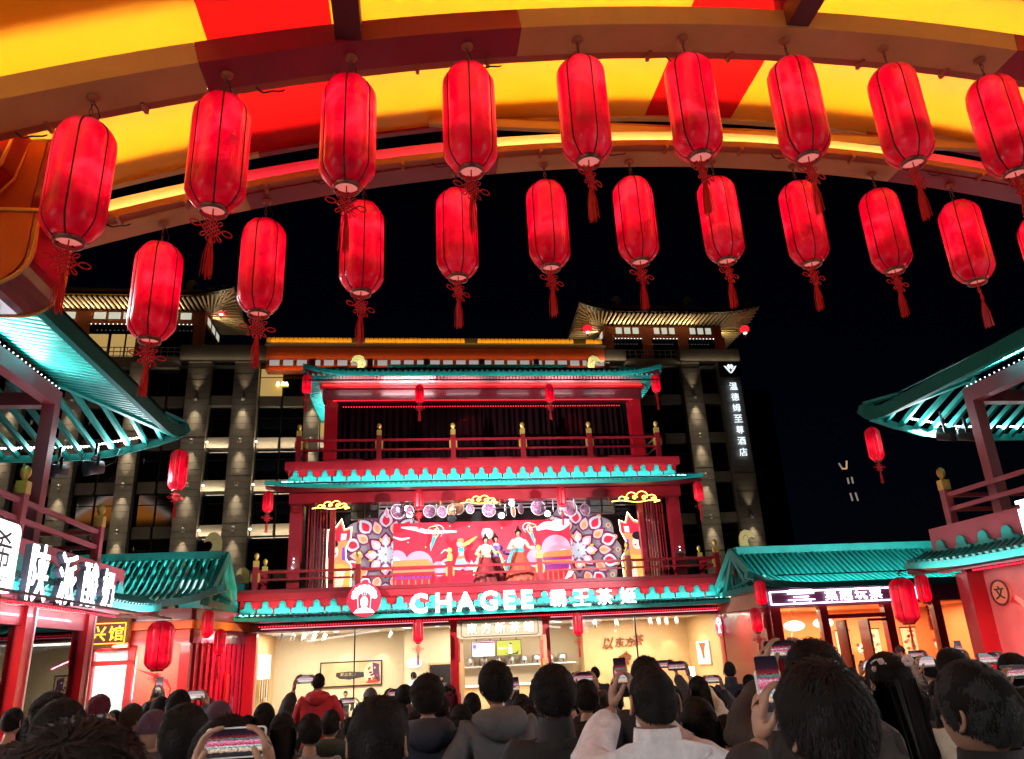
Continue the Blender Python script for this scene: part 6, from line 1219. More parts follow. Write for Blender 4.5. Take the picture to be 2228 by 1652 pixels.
# ================================================================== people
SKIN = mat('skin', (.40, .22, .15), .5, var=.06, scale=30); LIP = mat('lips', (.35, .10, .09), .45, var=0); EYE = mat('eye_dark', (.02, .015, .012), .2, var=0)
HAIRS = {'black': mat('black_hair', (.012, .010, .010), .58, var=.2, scale=40, spec=.16), 'brown': mat('brown_hair', (.05, .028, .018), .58, var=.2, scale=40, spec=.16), 'grey': mat('greying_hair', (.026, .026, .028), .58, var=.4, scale=60, spec=.16), 'rose': mat('rose_dyed_hair', (.16, .03, .05), .58, var=.2, scale=40, spec=.16), 'fair': mat('fair_hair', (.30, .17, .07), .58, var=.3, scale=50)}
def skin_mesh(J, E_, sub=2):
    me = bpy.data.meshes.new('skeleton'); me.from_pydata([j[0] for j in J], [], []); me.edges.add(len(E_))
    for e, (a, b) in zip(me.edges, E_): e.vertices = (a, b)
    me.update(); o = bpy.data.objects.new('skeleton', me); md = o.modifiers.new('skin', 'SKIN'); md.use_smooth_shade = True
    if not me.skin_vertices: me.attributes  # layer is made below
    bm = bmesh.new(); bm.from_mesh(me); ly = bm.verts.layers.skin.verify()
    for v, j in zip(bm.verts, J):
        r = j[1]; v[ly].radius = (r, r) if not isinstance(r, tuple) else r; v[ly].use_root = (v.index == 0)
    bm.to_mesh(me); bm.free(); sm = o.modifiers.new('subdivision', 'SUBSURF'); sm.levels = sub; sm.render_levels = sub
    out = baked(o); bpy.data.objects.remove(o); return out
def geo(me): return [v.co.copy() for v in me.vertices], [tuple(p.vertices) for p in me.polygons]
def joint_body(el, er, wl_, wr_, sit=False):
    J = [((0, 0, .95), .115), ((0, .01, 1.12), .105), ((0, 0, 1.30), .125), ((0, -.012, 1.42), .06), ((0, .0, 1.53), .05)]; E_ = [(0, 1), (1, 2), (2, 3), (3, 4)]
    for s, e, w_ in ((1, er, wr_), (-1, el, wl_)):
        k = len(J); J += [((s * .165, -.005, 1.385), .055), (tuple(e), .042), (tuple(V(e).lerp(V(w_), .5)), .036), (tuple(w_), .026)]; E_ += [(2, k), (k, k + 1), (k + 1, k + 2), (k + 2, k + 3)]
    for s in (1, -1):
        k = len(J)
        L = [((s * .09, 0, .88), .085), ((s * .10, .02, .50), .058), ((s * .10, -.02, .10), .04), ((s * .11, .13, .04), .035)] if not sit else [((s * .1, .06, .90), .085), ((s * .16, .36, .86), .058), ((s * .17, .36, .48), .04), ((s * .17, .46, .44), .035)]
        J += L; E_ += [(0, k), (k, k + 1), (k + 1, k + 2), (k + 2, k + 3)]
    return J, E_
def joint_coat(el, er, wl_, wr_, bulk=1.0, long=False):
    J = [((0, 0, .96), .165 * bulk), ((0, 0, 1.12), .16 * bulk), ((0, 0, 1.28), .168 * bulk), ((0, -.012, 1.40), .10), ((0, -.005, 1.465), .078), ((0, 0, .80 if not long else .62), .175 * bulk)]; E_ = [(0, 1), (1, 2), (2, 3), (3, 4), (0, 5)]
    for s, e, w_ in ((1, er, wr_), (-1, el, wl_)):
        k = len(J); e, w_ = V(e), V(w_); J += [((s * .185, -.005, 1.375), .085 * bulk), (tuple(e), .07 * bulk), (tuple(e.lerp(w_, .5)), .062 * bulk), (tuple(e.lerp(w_, .93)), .05 * bulk)]; E_ += [(2, k), (k, k + 1), (k + 1, k + 2), (k + 2, k + 3)]
    return J, E_
def wrinkle(vs, amp=.012, f=7, seed=0, flat=True, quilt=False):
    out = []
    for p in vs:
        q = p * f + V((seed * 3.1, 0, 0)); n = noise.noise_vector(q) * amp + noise.noise_vector(q * 2.7) * amp * .45
        if quilt: n = n * .5 + V((p.x, p.y, 0)).normalized() * (.020 * abs(math.sin(math.pi * (p.z + .3 * abs(p.x)) / .085)) ** .6)
        else: n = n + V((p.x, p.y, 0)).normalized() * (.012 * noise.noise(V((p.x * 3 + seed, p.y * 3, p.z * 16))))
        p = p + n
        if flat and abs(p.x) < .22 and p.z > .5: p = V((p.x, p.y * .78 if abs(p.y) < .3 else p.y, p.z))
        out.append(p)
    return out
# --- head
def head_geo():
    vs = []; fs = []; n, k = 28, 22; mi = []
    for i in range(k + 1):
        ph = math.pi * i / k
        for j in range(n):
            a = 2 * math.pi * j / n; x, y, z = math.sin(ph) * math.cos(a), math.sin(ph) * math.sin(a), math.cos(ph)
            X, Y, Z = x * .076, y * .097, z * .118
            if z < 0: X *= 1 - .30 * (-z) ** 1.6; Y = Y * (1 - .10 * (-z)) + .012 * (-z)
            if y > 0:
                Y += .024 * math.exp(-(x / .16) ** 2 - ((z + .14) / .2) ** 2) - .010 * math.exp(-((abs(x) - .42) / .2) ** 2 - ((z - .06) / .16) ** 2) + .007 * math.exp(-(x / .3) ** 2 - ((z + .5) / .10) ** 2) + .006 * math.exp(-(x / .3) ** 2 - ((z + .82) / .14) ** 2)
            vs.append(V((X, Y + .012, Z + 1.605)))
    for i in range(k):
        for j in range(n):
            fs.append((i * n + j, (i + 1) * n + j, (i + 1) * n + (j + 1) % n, i * n + (j + 1) % n)); c = (vs[fs[-1][0]] + vs[fs[-1][2]]) / 2
            mi.append(1 if c.y > .09 and abs(c.x) < .028 and abs(c.z - 1.546) < .010 else 0)
    b = MB()
    for s in (1, -1):
        b.sphere((s * .079, .002, 1.60), (.006, .018, .027), 12, 8); b.tube([(s * (.082 + .008 * math.sin(u * .5)), .006 - .020 * math.sin(u) - .004, 1.600 + .030 * math.cos(u)) for u in [.1 + 2.9 * q / 10 for q in range(11)]], [.004, .005, .0055, .006, .006, .0055, .005, .0055, .006, .006, .004], 6)
    k0 = len(vs); vs += [V(p) for p in b.v]; fs += [tuple(i + k0 for i in f) for f in b.f]; mi += [0] * len(b.f)
    b = MB()
    for s in (1, -1): b.sphere((s * .031, .097, 1.613), (.013, .006, .006), 10, 6)
    k0 = len(vs); vs += [V(p) for p in b.v]; fs += [tuple(i + k0 for i in f) for f in b.f]; mi += [2] * len(b.f)
    return vs, fs, mi
HEAD = head_geo()
# --- hand: palm with four curled fingers and a thumb leaving the side near its base
def hand_geo(curl=1.0):
    J = [((0, 0, 0), .026), ((0, 0, .035), .030), ((.0, .0, .068), .030)]; E_ = [(0, 1), (1, 2)]
    for i, (x, L) in enumerate(((.034, .030), (.012, .034), (-.012, .032), (-.034, .025))):
        k = len(J); a = .25 * curl; p = V((x, .002, .09)); J.append((tuple(p), .0092)); E_.append((2, k))
        for q in range(3):
            p = p + V((x * .06, math.sin(a) * L * (1 - .12 * q), math.cos(a) * L * (1 - .12 * q))); J.append((tuple(p), 0.0080 - .0008 * q)); E_.append((k + q, k + q + 1)); a += .62 * curl
    k = len(J); J += [((.036, .008, .030), .013), ((.058, .02, .058), .011), ((.058, .032, .088), .0095)]; E_ += [(1, k), (k, k + 1), (k + 1, k + 2)]
    vs, fs = geo(skin_mesh(J, E_, 1)); return [V((p.x * 1.12, p.y * (.72 if p.z < .085 and abs(p.x) < .04 else 1), p.z)) for p in vs], fs
HANDS = {c: hand_geo(c) for c in (.45, 1.0)}
# --- hair
HBASE = mat('hair_base', (.010, .0085, .008), .8, var=.2, scale=60, spec=.1)
def on_head(a, z):   # point and normal on the scalp: azimuth a (0 = front), unit height z
    r = math.sqrt(max(0, 1 - z * z)); x, y = r * math.sin(a), r * math.cos(a); X, Y, Z = x * .076, y * .097, z * .118
    if z < 0: X *= 1 - .22 * (-z) ** 1.6
    return V((X, Y + .012, Z + 1.605)), V((x / .076, y / .097, z / .118)).normalized()
def hairline(a):
    b = abs((a + math.pi) % (2 * math.pi) - math.pi); return .52 if b < .7 else (.52 - (b - .7) / .7 * .75 if b < 1.4 else (-.2 - (b - 1.4) / 1.0 * .30 if b < 2.4 else -.5))
def hair_geo(style, n=3200, seed=1):
    rnd = random.Random(seed); b = MB(); th = {'short': .018, 'tousled': .026, 'crop': .007, 'long': .016, 'bob': .02, 'thick': .032}[style]
    N, K = 40, 26; vs = []; keep = {}
    for i in range(K + 1):
        for j in range(N):
            a = 2 * math.pi * j / N; zt = hairline(a); z = 1 - (1 - zt) * i / K; p, nn = on_head(a, z); t = th * (1 - .75 * (i / K) ** 2.2); vs.append(p + V((nn.x * 1.15, nn.y, nn.z * .8)) * t * (1 + .55 * noise.noise(p * 22 + V((seed, 0, 0))) + .3 * noise.noise(p * 55)))
    b.add(vs, [(i * N + j, (i + 1) * N + j, (i + 1) * N + (j + 1) % N, i * N + (j + 1) % N) for i in range(K) for j in range(N)], True)
    for q in range(n):
        a = rnd.uniform(-math.pi, math.pi); zt = hairline(a); z = 1 - (1 - zt) * rnd.random() ** .8; p, nn = on_head(a, z); f = (1 - z) / (1 - zt); t = th * (1 - .75 * f ** 2.2)
        p = p + nn * t * .92; crown = V((.0, -.05, 1.725)); d = (p - crown); d = d - nn * d.dot(nn); d = d.normalized() if d.length > 1e-4 else V((1, 0, 0)); sw = nn.cross(d); d = (d + sw * (.35 + .3 * rnd.gauss(0, 1)) * (1 - f * .7) + V((0, 0, -.25))).normalized()
        up = {'short': .3, 'tousled': .75, 'crop': .35, 'long': .08, 'bob': .12, 'thick': .55}[style] * rnd.random(); L = {'short': .035, 'tousled': .045, 'crop': .012, 'long': .06, 'bob': .05, 'thick': .045}[style] * rnd.uniform(.6, 1.3) * (1 - .55 * f if style in ('short', 'tousled', 'thick') else 1)
        d1 = (d + nn * up).normalized(); p1 = p + d1 * L * .5; p2 = p1 + (d1 - nn * (.35 + up * .3) + V((0, 0, -.3))).normalized() * L * .5; w_ = rnd.uniform(.0012, .0026); sd = nn.cross(d1).normalized() * w_
        b.add([p - sd, p + sd, p1 + sd * .8, p1 - sd * .8, p2], [(0, 1, 2, 3), (3, 2, 4)])
    if style in ('long', 'bob'):
        zl = {'long': 1.02, 'bob': 1.44}[style]
        for q in range(1500 if style == 'long' else 900):
            a = rnd.choice((-1, 1)) * rnd.uniform(1.15, math.pi); p, nn = on_head(a, rnd.uniform(-.3, .2)); p = p + nn * .02 * rnd.random(); w_ = rnd.uniform(.002, .0045); pts = [p]
            x1 = p.x * rnd.uniform(.8, 1.2); y1 = min(p.y, .0) - (.05 if style == 'long' else .01) - .02 * rnd.random(); ze = zl + rnd.uniform(-.05, .07)
            for u in (.2, .45, .7, 1): pts.append(V((p.x + (x1 - p.x) * u + .006 * math.sin(u * 6 + q), p.y + (y1 - p.y) * min(1, u * 2.2), p.z + (ze - p.z) * u)))
            sd = V((math.cos(a), math.sin(a), 0)) * w_; vv = []
            for k_, r_ in enumerate(pts): vv += [r_ - sd * (1 - .15 * k_), r_ + sd * (1 - .15 * k_)]
            b.add(vv, [(2 * i, 2 * i + 1, 2 * i + 3, 2 * i + 2) for i in range(len(pts) - 1)])
        vs = []; N = 16; zz = [1.64, 1.56, 1.46, 1.3, 1.15, zl + .05] if style == 'long' else [1.64, 1.58, 1.5, zl + .02]
        for i, z in enumerate(zz):
            for j in range(N + 1):
                a = math.pi + (j / N - .5) * 3.3; rx = .088 - .004 * i; ry = .098 if i < 2 else .098; vs.append(V((rx * math.sin(a), .0 + ry * math.cos(a) - (.02 if z < 1.5 else 0), z + .012 * math.sin(j * 2.2 + i))))
        b.add(vs, [(i * (N + 1) + j, i * (N + 1) + j + 1, (i + 1) * (N + 1) + j + 1, (i + 1) * (N + 1) + j) for i in range(len(zz) - 1) for j in range(N)], True)
    me = bpy.data.meshes.new('hair'); me.from_pydata([tuple(v) for v in b.v], [], b.f); me.polygons.foreach_set('use_smooth', b.sm); me.polygons.foreach_set('material_index', [1 if q else 0 for q in b.sm]); me.materials.append(HAIRS['black']); me.materials.append(HBASE); return me
HAIRM = {}
for st, ns in (('short', (1, 2)), ('tousled', (3,)), ('crop', (4,)), ('long', (5,)), ('bob', (6,)), ('thick', (7,))):
    for sd_ in ns: HAIRM[st + (str(sd_) if sd_ == 2 else '')] = hair_geo(st, 9000, sd_)
def shell(prof_lo, prof_hi, th):   # knitted cap or brimmed cap shell
    b = MB(); N, K = 30, 12; vs = []
    for i in range(K + 1):
        for j in range(N):
            a = 2 * math.pi * j / N; z = 1 - (1 - prof_lo) * i / K; p, nn = on_head(a, z); vs.append(p + nn * th)
    b.add(vs, [(i * N + j, (i + 1) * N + j, (i + 1) * N + (j + 1) % N, i * N + (j + 1) % N) for i in range(K) for j in range(N)], True); return b
BEANIE = shell(.05, 1, .028).mesh('beanie'); CAPM = shell(.25, 1, .022); CAPM.prism([(-.075, 0), (.075, 0), (.06, .06), (0, .085), (-.06, .06)], (0, .10, 1.642), (1, 0, 0), (0, 1, -.2), (0, 0, .008)); CAPM = CAPM.mesh('cap')
def hood_mesh():
    b = MB(); vs = []; N, K = 26, 10
    for i in range(N + 1):
        a = math.pi * (.08 + .84 * i / N) + math.pi; c = V((.125 * math.cos(a), .02 + .125 * math.sin(a), 1.43 - .02 * math.sin(a - math.pi) * 0)); w_ = .048 + .04 * math.sin(math.pi * i / N)
        for j in range(K): u = 2 * math.pi * j / K; vs.append(c + V((math.cos(a) * math.cos(u) * w_, math.sin(a) * math.cos(u) * w_, math.sin(u) * w_ * 1.1 - .012 * math.sin(math.pi * i / N))) + noise.noise_vector(c * 18) * .01)
    b.add(vs, [(i * K + j, i * K + (j + 1) % K, (i + 1) * K + (j + 1) % K, (i + 1) * K + j) for i in range(N) for j in range(K)], True); return b.mesh('hood')
HOOD = hood_mesh()
COLLAR = MB().lathe([(.098, 1.40), (.088, 1.45), (.082, 1.50), (.078, 1.525), (.070, 1.525), (.072, 1.46)], 24, mod=lambda a, z: 1 + .03 * math.sin(5 * a), cap=False).mesh('collar')
TROU = None
def trousers():
    J = [((0, 0, .95), .135), ((0, 0, .84), .12)]; E_ = [(0, 1)]
    for s in (1, -1): k = len(J); J += [((s * .095, .0, .74), .092), ((s * .10, .02, .50), .075), ((s * .10, -.02, .12), .06), ((s * .11, .10, .05), .052)]; E_ += [(1, k), (k, k + 1), (k + 1, k + 2), (k + 2, k + 3)]
    return skin_mesh(J, E_, 1)
TROU = trousers(); 
def fabric(name, col, rough=.75): return mat(name, col, rough, var=.22, scale=22, bump=.8)
DEN = fabric('dark_trousers', (.02, .021, .026))
def setmat(o, m): 
    if not o.data.materials: o.data.materials.append(m)
    o.material_slots[0].link = 'OBJECT'; o.material_slots[0].material = m; return o
_poses = {}
def two_bone(sh, tg, s, l1=.285, l2=.265):
    sh, tg = V(sh), V(tg); d = tg - sh; L = min(d.length, (l1 + l2) * .985); dn = d.normalized(); tg = sh + dn * L
    a = math.acos(max(-1, min(1, (l1 * l1 + L * L - l2 * l2) / (2 * l1 * L)))); pole = V((s * .75, -.15, -1)); pole = (pole - dn * pole.dot(dn)).normalized()
    return sh + dn * (l1 * math.cos(a)) + pole * (l1 * math.sin(a)), tg
def person_meshes(key, wl_, wr_, hl=None, hr=None, bulk=1., sit=False, long=False, seed=0, curl=1.0):
    if key in _poses: return _poses[key]
    el, wl_ = two_bone((-.175, 0, 1.385), wl_, -1); er, wr_ = two_bone((.175, 0, 1.385), wr_, 1)
    vs, fs = geo(skin_mesh(*joint_body(el, er, wl_, wr_, sit), 1)); vs = [V((p.x, p.y * (.8 if abs(p.x) < .2 and p.z > .8 and p.z < 1.45 and abs(p.y) < .2 else 1), p.z)) for p in vs]; mi = [0] * len(fs)
    hv, hf, hm = HEAD; k = len(vs); vs += hv; fs += [tuple(i + k for i in f) for f in hf]; mi += hm
    for s, e, w_, M3 in ((-1, el, wl_, hl), (1, er, wr_, hr)):
        if M3 is None:
            z = (w_ - e).normalized(); x = V((0, 1, 0)) if abs(z.y) < .85 else V((0, 0, 1)); y = V((-s, 0, 0)); y = (y - z * y.dot(z)).normalized(); x = y.cross(z); M3 = Matrix((x, y, z)).transposed()
        gv, gf = HANDS[curl]; k = len(vs); vs += [w_ + M3 @ (p - V((0, 0, .008))) for p in gv]; fs += [tuple(i + k for i in f) for f in gf]; mi += [0] * len(gf)
    body = bpy.data.meshes.new('body'); body.from_pydata([tuple(v) for v in vs], [], fs); body.polygons.foreach_set('use_smooth', [True] * len(fs)); body.polygons.foreach_set('material_index', mi)
    for m_ in (SKIN, LIP, EYE): body.materials.append(m_)
    vs, fs = geo(skin_mesh(*joint_coat(el, er, wl_, wr_, bulk, long), 2)); vs = wrinkle(vs, .019, 8, seed, quilt=bulk >= 1.1); coat = bpy.data.meshes.new('coat'); coat.from_pydata([tuple(v) for v in vs], [], fs); coat.polygons.foreach_set('use_smooth', [True] * len(fs))
    _poses[key] = (body, coat, wl_, wr_); return _poses[key]
DOWN = ((-.24, .06, .88), (.24, .06, .88))
COATS = {}
def person(label, P, rz=0, coat=(.02, .02, .022), hair='short', hcol='black', wl_=None, wr_=None, hl=None, hr=None, bulk=1., extra='', sit=False, key=None, ctype=None, coatname=None, hgt=None, long=False, group='crowd watching the stage', feet=0.):
    sc = ((P.z if hgt is None else hgt) - feet) / 1.738; t = thing('person', label, 'person', (0, 0, 0), group=group)
    key = key or ('down%d' % (len(label) % 3) if wl_ is None and wr_ is None else label)
    body, cm, a, b_ = person_meshes((key, round(bulk, 2), long, sit), wl_ or DOWN[0], wr_ or DOWN[1], hl, hr, bulk, sit, long, seed=len(label))
    ob('body', body, None, t); c = setmat(ob('coat', cm, None, t), fabric(coatname or 'coat_%d_%d_%d' % tuple(int(q * 999) for q in coat), coat))
    if not sit: setmat(ob('trousers', TROU, None, t), DEN)
    hc = HAIRS[hcol]
    if hair in HAIRM: h = setmat(ob('hair', HAIRM[hair], None, t), hc)
    elif hair == 'beanie': h = setmat(ob('knitted_cap', BEANIE, None, t), fabric('knit_' + (coatname or 'dark'), (.05, .02, .05) if 'purple' in label else (.02, .02, .022)))
    elif hair == 'cap': setmat(ob('hair', HAIRM['crop'], None, t), hc); setmat(ob('flat_cap', CAPM, None, t), fabric('cap_brown', (.08, .06, .055)))
    if 'hood' in extra: setmat(ob('hood', HOOD, None, t), c.material_slots[0].material)
    if 'collar' in extra: setmat(ob('collar', COLLAR, None, t), c.material_slots[0].material)
    t.matrix_basis = Matrix.Translation((P.x, P.y, feet)) @ Matrix.Rotation(R(rz), 4, 'Z') @ Matrix.Scale(sc, 4)
    return t, sc
def depth(w_px, real=.178): return real * 1667 / w_px
def pix(x, y, D): return CAM + (FWD + RGT * ((x - 1114) / 1667) - UPV * ((y - 826) / 1667)) * D
# --- phones
def screen_mat(name, seed):
    m = bpy.data.materials.new(name); m.use_nodes = True; t = m.node_tree; b = t.nodes['Principled BSDF']; L = t.links.new
    b.inputs['Base Color'].default_value = (.01, .01, .01, 1); b.inputs['Roughness'].default_value = .1
    tc = t.nodes.new('ShaderNodeTexCoord'); s = t.nodes.new('ShaderNodeSeparateXYZ'); L(tc.outputs['Generated'], s.inputs[0]); n = t.nodes.new('ShaderNodeTexNoise'); n.inputs['Scale'].default_value = 16; n.inputs['Detail'].default_value = 3
    mp = t.nodes.new('ShaderNodeMapping'); mp.inputs['Location'].default_value = (seed, seed * 2, 0); L(tc.outputs['Generated'], mp.inputs[0]); L(mp.outputs[0], n.inputs['Vector'])
    a = t.nodes.new('ShaderNodeMath'); a.operation = 'MULTIPLY_ADD'; a.inputs[1].default_value = .12; L(n.outputs['Fac'], a.inputs[0]); L(s.outputs[2], a.inputs[2]); a2 = t.nodes.new('ShaderNodeMath'); a2.operation = 'SUBTRACT'; a2.inputs[1].default_value = .06; L(a.outputs[0], a2.inputs[0])
    r = t.nodes.new('ShaderNodeValToRGB'); e = r.color_ramp.elements; e[0].color = (.02, .02, .03, 1); e[1].color = (.004, .004, .012, 1)
    for p, c in ((.16, (.04, .03, .03)), (.2, (.7, .45, .32)), (.3, (.85, .7, .55)), (.34, (.02, .3, .28)), (.38, (.9, .85, .9)), (.42, (.5, .02, .05)), (.47, (.8, .12, .25)), (.56, (.85, .4, .55)), (.6, (.35, .02, .05)), (.64, (.02, .28, .26)), (.68, (.28, .02, .03)), (.78, (.03, .01, .02))): q = e.new(p); q.color = (*c, 1)
    L(a2.outputs[0], r.inputs[0]); n3 = t.nodes.new('ShaderNodeTexNoise'); n3.inputs['Scale'].default_value = 26; n3.inputs['Detail'].default_value = 2; L(mp.outputs[0], n3.inputs['Vector']); q3 = t.nodes.new('ShaderNodeMapRange'); q3.inputs['From Min'].default_value = .35; q3.inputs['From Max'].default_value = .65; q3.inputs['To Min'].default_value = .25; q3.inputs['To Max'].default_value = 1.3; L(n3.outputs['Fac'], q3.inputs['Value']); v3 = t.nodes.new('ShaderNodeVectorMath'); v3.operation = 'SCALE'; L(r.outputs[0], v3.inputs[0]); L(q3.outputs[0], v3.inputs['Scale']); L(v3.outputs[0], b.inputs['Emission Color']); b.inputs['Emission Strength'].default_value = .5; return m
SCRM = [screen_mat('phone_picture_%d' % i, i * 1.7) for i in range(3)]
def rrect(w, h, r, n=4): return [p for c, a0 in (((w / 2 - r, h / 2 - r), 0), ((-w / 2 + r, h / 2 - r), 1.571), ((-w / 2 + r, -h / 2 + r), 3.1416), ((w / 2 - r, -h / 2 + r), 4.712)) for p in arc(n, a0, a0 + 1.571, r, c)]
PBODY = MB().prism(rrect(.160, .077, .011), (0, 0, 0), (1, 0, 0), (0, 0, 1), (0, .009, 0)).mesh('phone_body'); PSCR = MB().flat(rrect(.150, .069, .008), (0, -.0006, 0), (1, 0, 0), (0, 0, 1)); PSCR = [PSCR.mesh('phone_screen') for _ in range(3)]
PSCRV = MB().flat(rrect(.069, .150, .008), (0, -.0006, 0), (1, 0, 0), (0, 0, 1)); PSCRV = [PSCRV.mesh('phone_screen') for _ in range(3)]; PBODYV = MB().prism(rrect(.077, .160, .011), (0, 0, 0), (1, 0, 0), (0, 0, 1), (0, .009, 0)).mesh('phone_body')
PBTN = MB().box((-.008, .002, .0385), (.012, .006, .0395)).mesh('phone_button')
for q in (PSCR, PSCRV):
    for a, b_ in zip(q, SCRM): a.materials.append(b_)
pk = [0]
def phone(P, label, portrait=False, white=False, rz=0, tilt=8, sc=1):
    t = thing('phone', label, 'phone', (0, 0, 0), group='phones held up by the crowd'); i = pk[0] % 3; pk[0] += 1
    o = setmat(ob('case', PBODYV if portrait else PBODY, None, t), WHITE if white else BLACK); ob('screen', (PSCRV if portrait else PSCR)[i], None, t); setmat(ob('button', PBTN, None, t), GREY if not portrait else BLACK)
    if portrait: t.children[-1].matrix_basis = Matrix.Translation((0, 0, .0415))
    t.matrix_basis = Matrix.Translation(P) @ Matrix.Rotation(R(rz), 4, 'Z') @ Matrix.Rotation(R(-tilt), 4, 'X') @ Matrix.Scale(sc, 4); return t
def grip(s):   # hand frame beside a phone edge: fingers curl behind it, thumb on the near side
    return Matrix((V((0, -1, .15)).normalized(), V((-s, .1, 0)).normalized(), V((-s * .12, .05, 1)).normalized())).transposed()
def phone_person(label, x, y, w, px, py, coat, hair='short', hands='LR', portrait=False, plabel='', white=False, rz=0, dP=.36, hcol='black', bulk=1., extra='', coatname=None, psc=1., real=.178, hy=None, long=False):
    """A watcher whose phone shows at (px,py); head top at (x,y), head w pixels wide."""
    D = depth(w, real); P = pix(x, y, D); ph = pix(px, py, D + dP * .95)
    sc = P.z / 1.738; inv = (Matrix.Translation((P.x, P.y, 0)) @ Matrix.Rotation(R(rz), 4, 'Z') @ Matrix.Scale(sc, 4)).inverted(); c = inv @ ph
    sh = V((0, 0, 1.385)); d = c - sh
    if d.length > .66: c = sh + d * (.66 / d.length)
    ph = inv.inverted() @ c; hw = (.077 if portrait else .160) / 2 * psc / sc
    kw = {}
    if 'L' in hands: kw['wl_'] = c + V((-hw - .018, -.012, -.095)); kw['hl'] = grip(-1)
    if 'R' in hands: kw['wr_'] = c + V((hw + .018, -.012, -.095)); kw['hr'] = grip(1)
    person(label, P, rz, coat, hair, hcol, bulk=bulk, extra=extra, coatname=coatname, long=long, **kw)
    phone(ph, plabel, portrait, white, rz, 6, psc)
# ------------------------------------------------------------------ the crowd, named by what each wears
BK, NV, GY, CH = (.014, .014, .016), (.014, .018, .035), (.10, .10, .11), (.035, .035, .04)
pp = phone_person
def st(label, x, y, w, coat=BK, hair='short', rz=0, hcol='black', extra='', bulk=1., coatname=None, real=.178, long=False):
    return person(label, pix(x, y, depth(w, real)), rz, coat, hair, hcol, bulk=bulk, extra=extra, coatname=coatname, long=long)
# left part
st('blurred dark head closest to the camera at the bottom edge', 165, 1596, 300, CH, 'thick', 6, extra='hood')
st('black haired watcher in dark coat in front of the yoghurt shop glass', 133, 1520, 100, BK, 'short', -12, extra='collar'); st('watcher in dark plum coat half hidden behind a black haired head', 112, 1510, 62, (.03, .012, .02), 'thick', 10)
st('watcher with reddish short hair against the glass door', 216, 1514, 42, (.05, .012, .015), 'tousled', -15, 'rose'); st('watcher with tousled brown hair before the plump lantern tassel', 287, 1534, 42, (.03, .02, .02), 'tousled', -25, 'brown', 'hood')
st('watcher in a purple knitted cap and dark quilted coat', 336, 1547, 64, (.04, .035, .05), 'beanie', 8, extra='hood', bulk=1.1); st('broad shouldered black haired watcher under the crimson wall', 403, 1530, 98, CH, 'short2', -6, extra='collar')
pp('watcher in black raising a phone before the crimson wall', 390, 1500, 48, 428, 1513, BK, 'short', 'R', False, 'phone filming the stage in front of the crimson wall'); pp('watcher in a dark knitted cap holding a phone low', 476, 1527, 55, 462, 1566, BK, 'beanie', 'LR', False, 'phone held just under a dark knitted cap')
pp('watcher hidden behind the blurred head, holding a bright phone', 200, 1588, 66, 217, 1569, (.03, .02, .022), 'short', 'LR', False, 'bright phone showing a street view before the glass door', dP=.3)
pp('watcher behind a large silver phone at the bottom edge', 492, 1566, 118, 512, 1616, CH, 'thick', 'LR', False, 'large silver phone at the bottom edge, nearest to the camera', True, dP=-.35, psc=1.05)
st('small dark watcher low by the yoghurt shop post', 62, 1558, 34, (.05, .015, .02), 'bob', 0); st('small watcher near the red door of the slatted pavilion', 455, 1518, 30, BK, 'short', 10); st('short watcher between two taller heads by the pavilion', 300, 1556, 34, BK, 'bob', 5)
# middle part
st('watcher with neat round black hair below the scarf display', 576, 1529, 48, GY, 'bob', 5); st('watcher with pinned up black hair and a brown coat', 616, 1550, 56, (.05, .03, .02), 'bob', 14)
st('boy with cropped hair in a dark green coat', 720, 1541, 51, (.015, .035, .02), 'crop', -10, extra='hood', bulk=1.1)
st('big head with dark hair and pale hood, lower middle', 823, 1514, 126, (.42, .47, .52), 'short2', -14, extra='hood', bulk=1.08, coatname='pale_blue_parka'); st('tall watcher in navy coat with thick black hair before the window mullion', 930, 1471, 62, NV, 'thick', 0, extra='hood')
st('watcher half hidden behind the navy coat, olive collar', 879, 1489, 40, (.04, .045, .02), 'short', -20, extra='collar'); pp('watcher in a flat cap holding up a phone to the window', 806, 1497, 33, 758, 1525, (.03, .03, .03), 'cap', 'R', False, 'phone glowing purple beside the flat cap', psc=.95)
st('watcher with rose dyed hair by the shop door', 977, 1489, 35, BK, 'bob', 0, 'rose'); st('watcher with long black hair and a dark coat in the middle', 1003, 1531, 54, (.10, .03, .04), 'long', 4); st('short watcher with black hair before the shop counter', 1027, 1507, 42, CH, 'short2', 10)
st('tall man in grey hoodie with tousled hair before the doorway', 1078, 1443, 63, (.085, .088, .10), 'tousled', 12, extra='hood', bulk=1.08); st('man in plain black coat with full black hair beside the doorway', 1202, 1452, 80, BK, 'thick', -6, extra='collar', bulk=1.05)
pp('watcher in black holding a phone sideways over the crowd', 1272, 1478, 56, 1268, 1474, BK, 'short2', 'LR', False, 'phone held sideways below the small lantern by the calligraphy'); pp('man in white puffer coat raising both arms', 1415, 1441, 104, 1352, 1482, (.74, .72, .75), 'crop', 'LR', True, 'upright phone beside the cropped head of the white puffer coat', extra='collar', bulk=1.18, coatname='white_puffer', dP=.42, psc=.8)
st('bald small watcher far off below the calligraphy', 1294, 1449, 23, BK, 'crop', 0); st('spiky haired head peeking above the white puffer coat', 1404, 1432, 58, BK, 'tousled', 0); pp('watcher in cream padded jacket raising a phone', 1518, 1470, 46, 1472, 1449, (.55, .50, .38), 'long', 'R', False, 'phone raised by a cream padded sleeve', coatname='cream_puffer', bulk=1.15)
pp('watcher behind a black phone low beside the white puffer coat', 1300, 1528, 50, 1283, 1522, BK, 'short', 'R', False, 'dark phone just left of the white puffer sleeve')
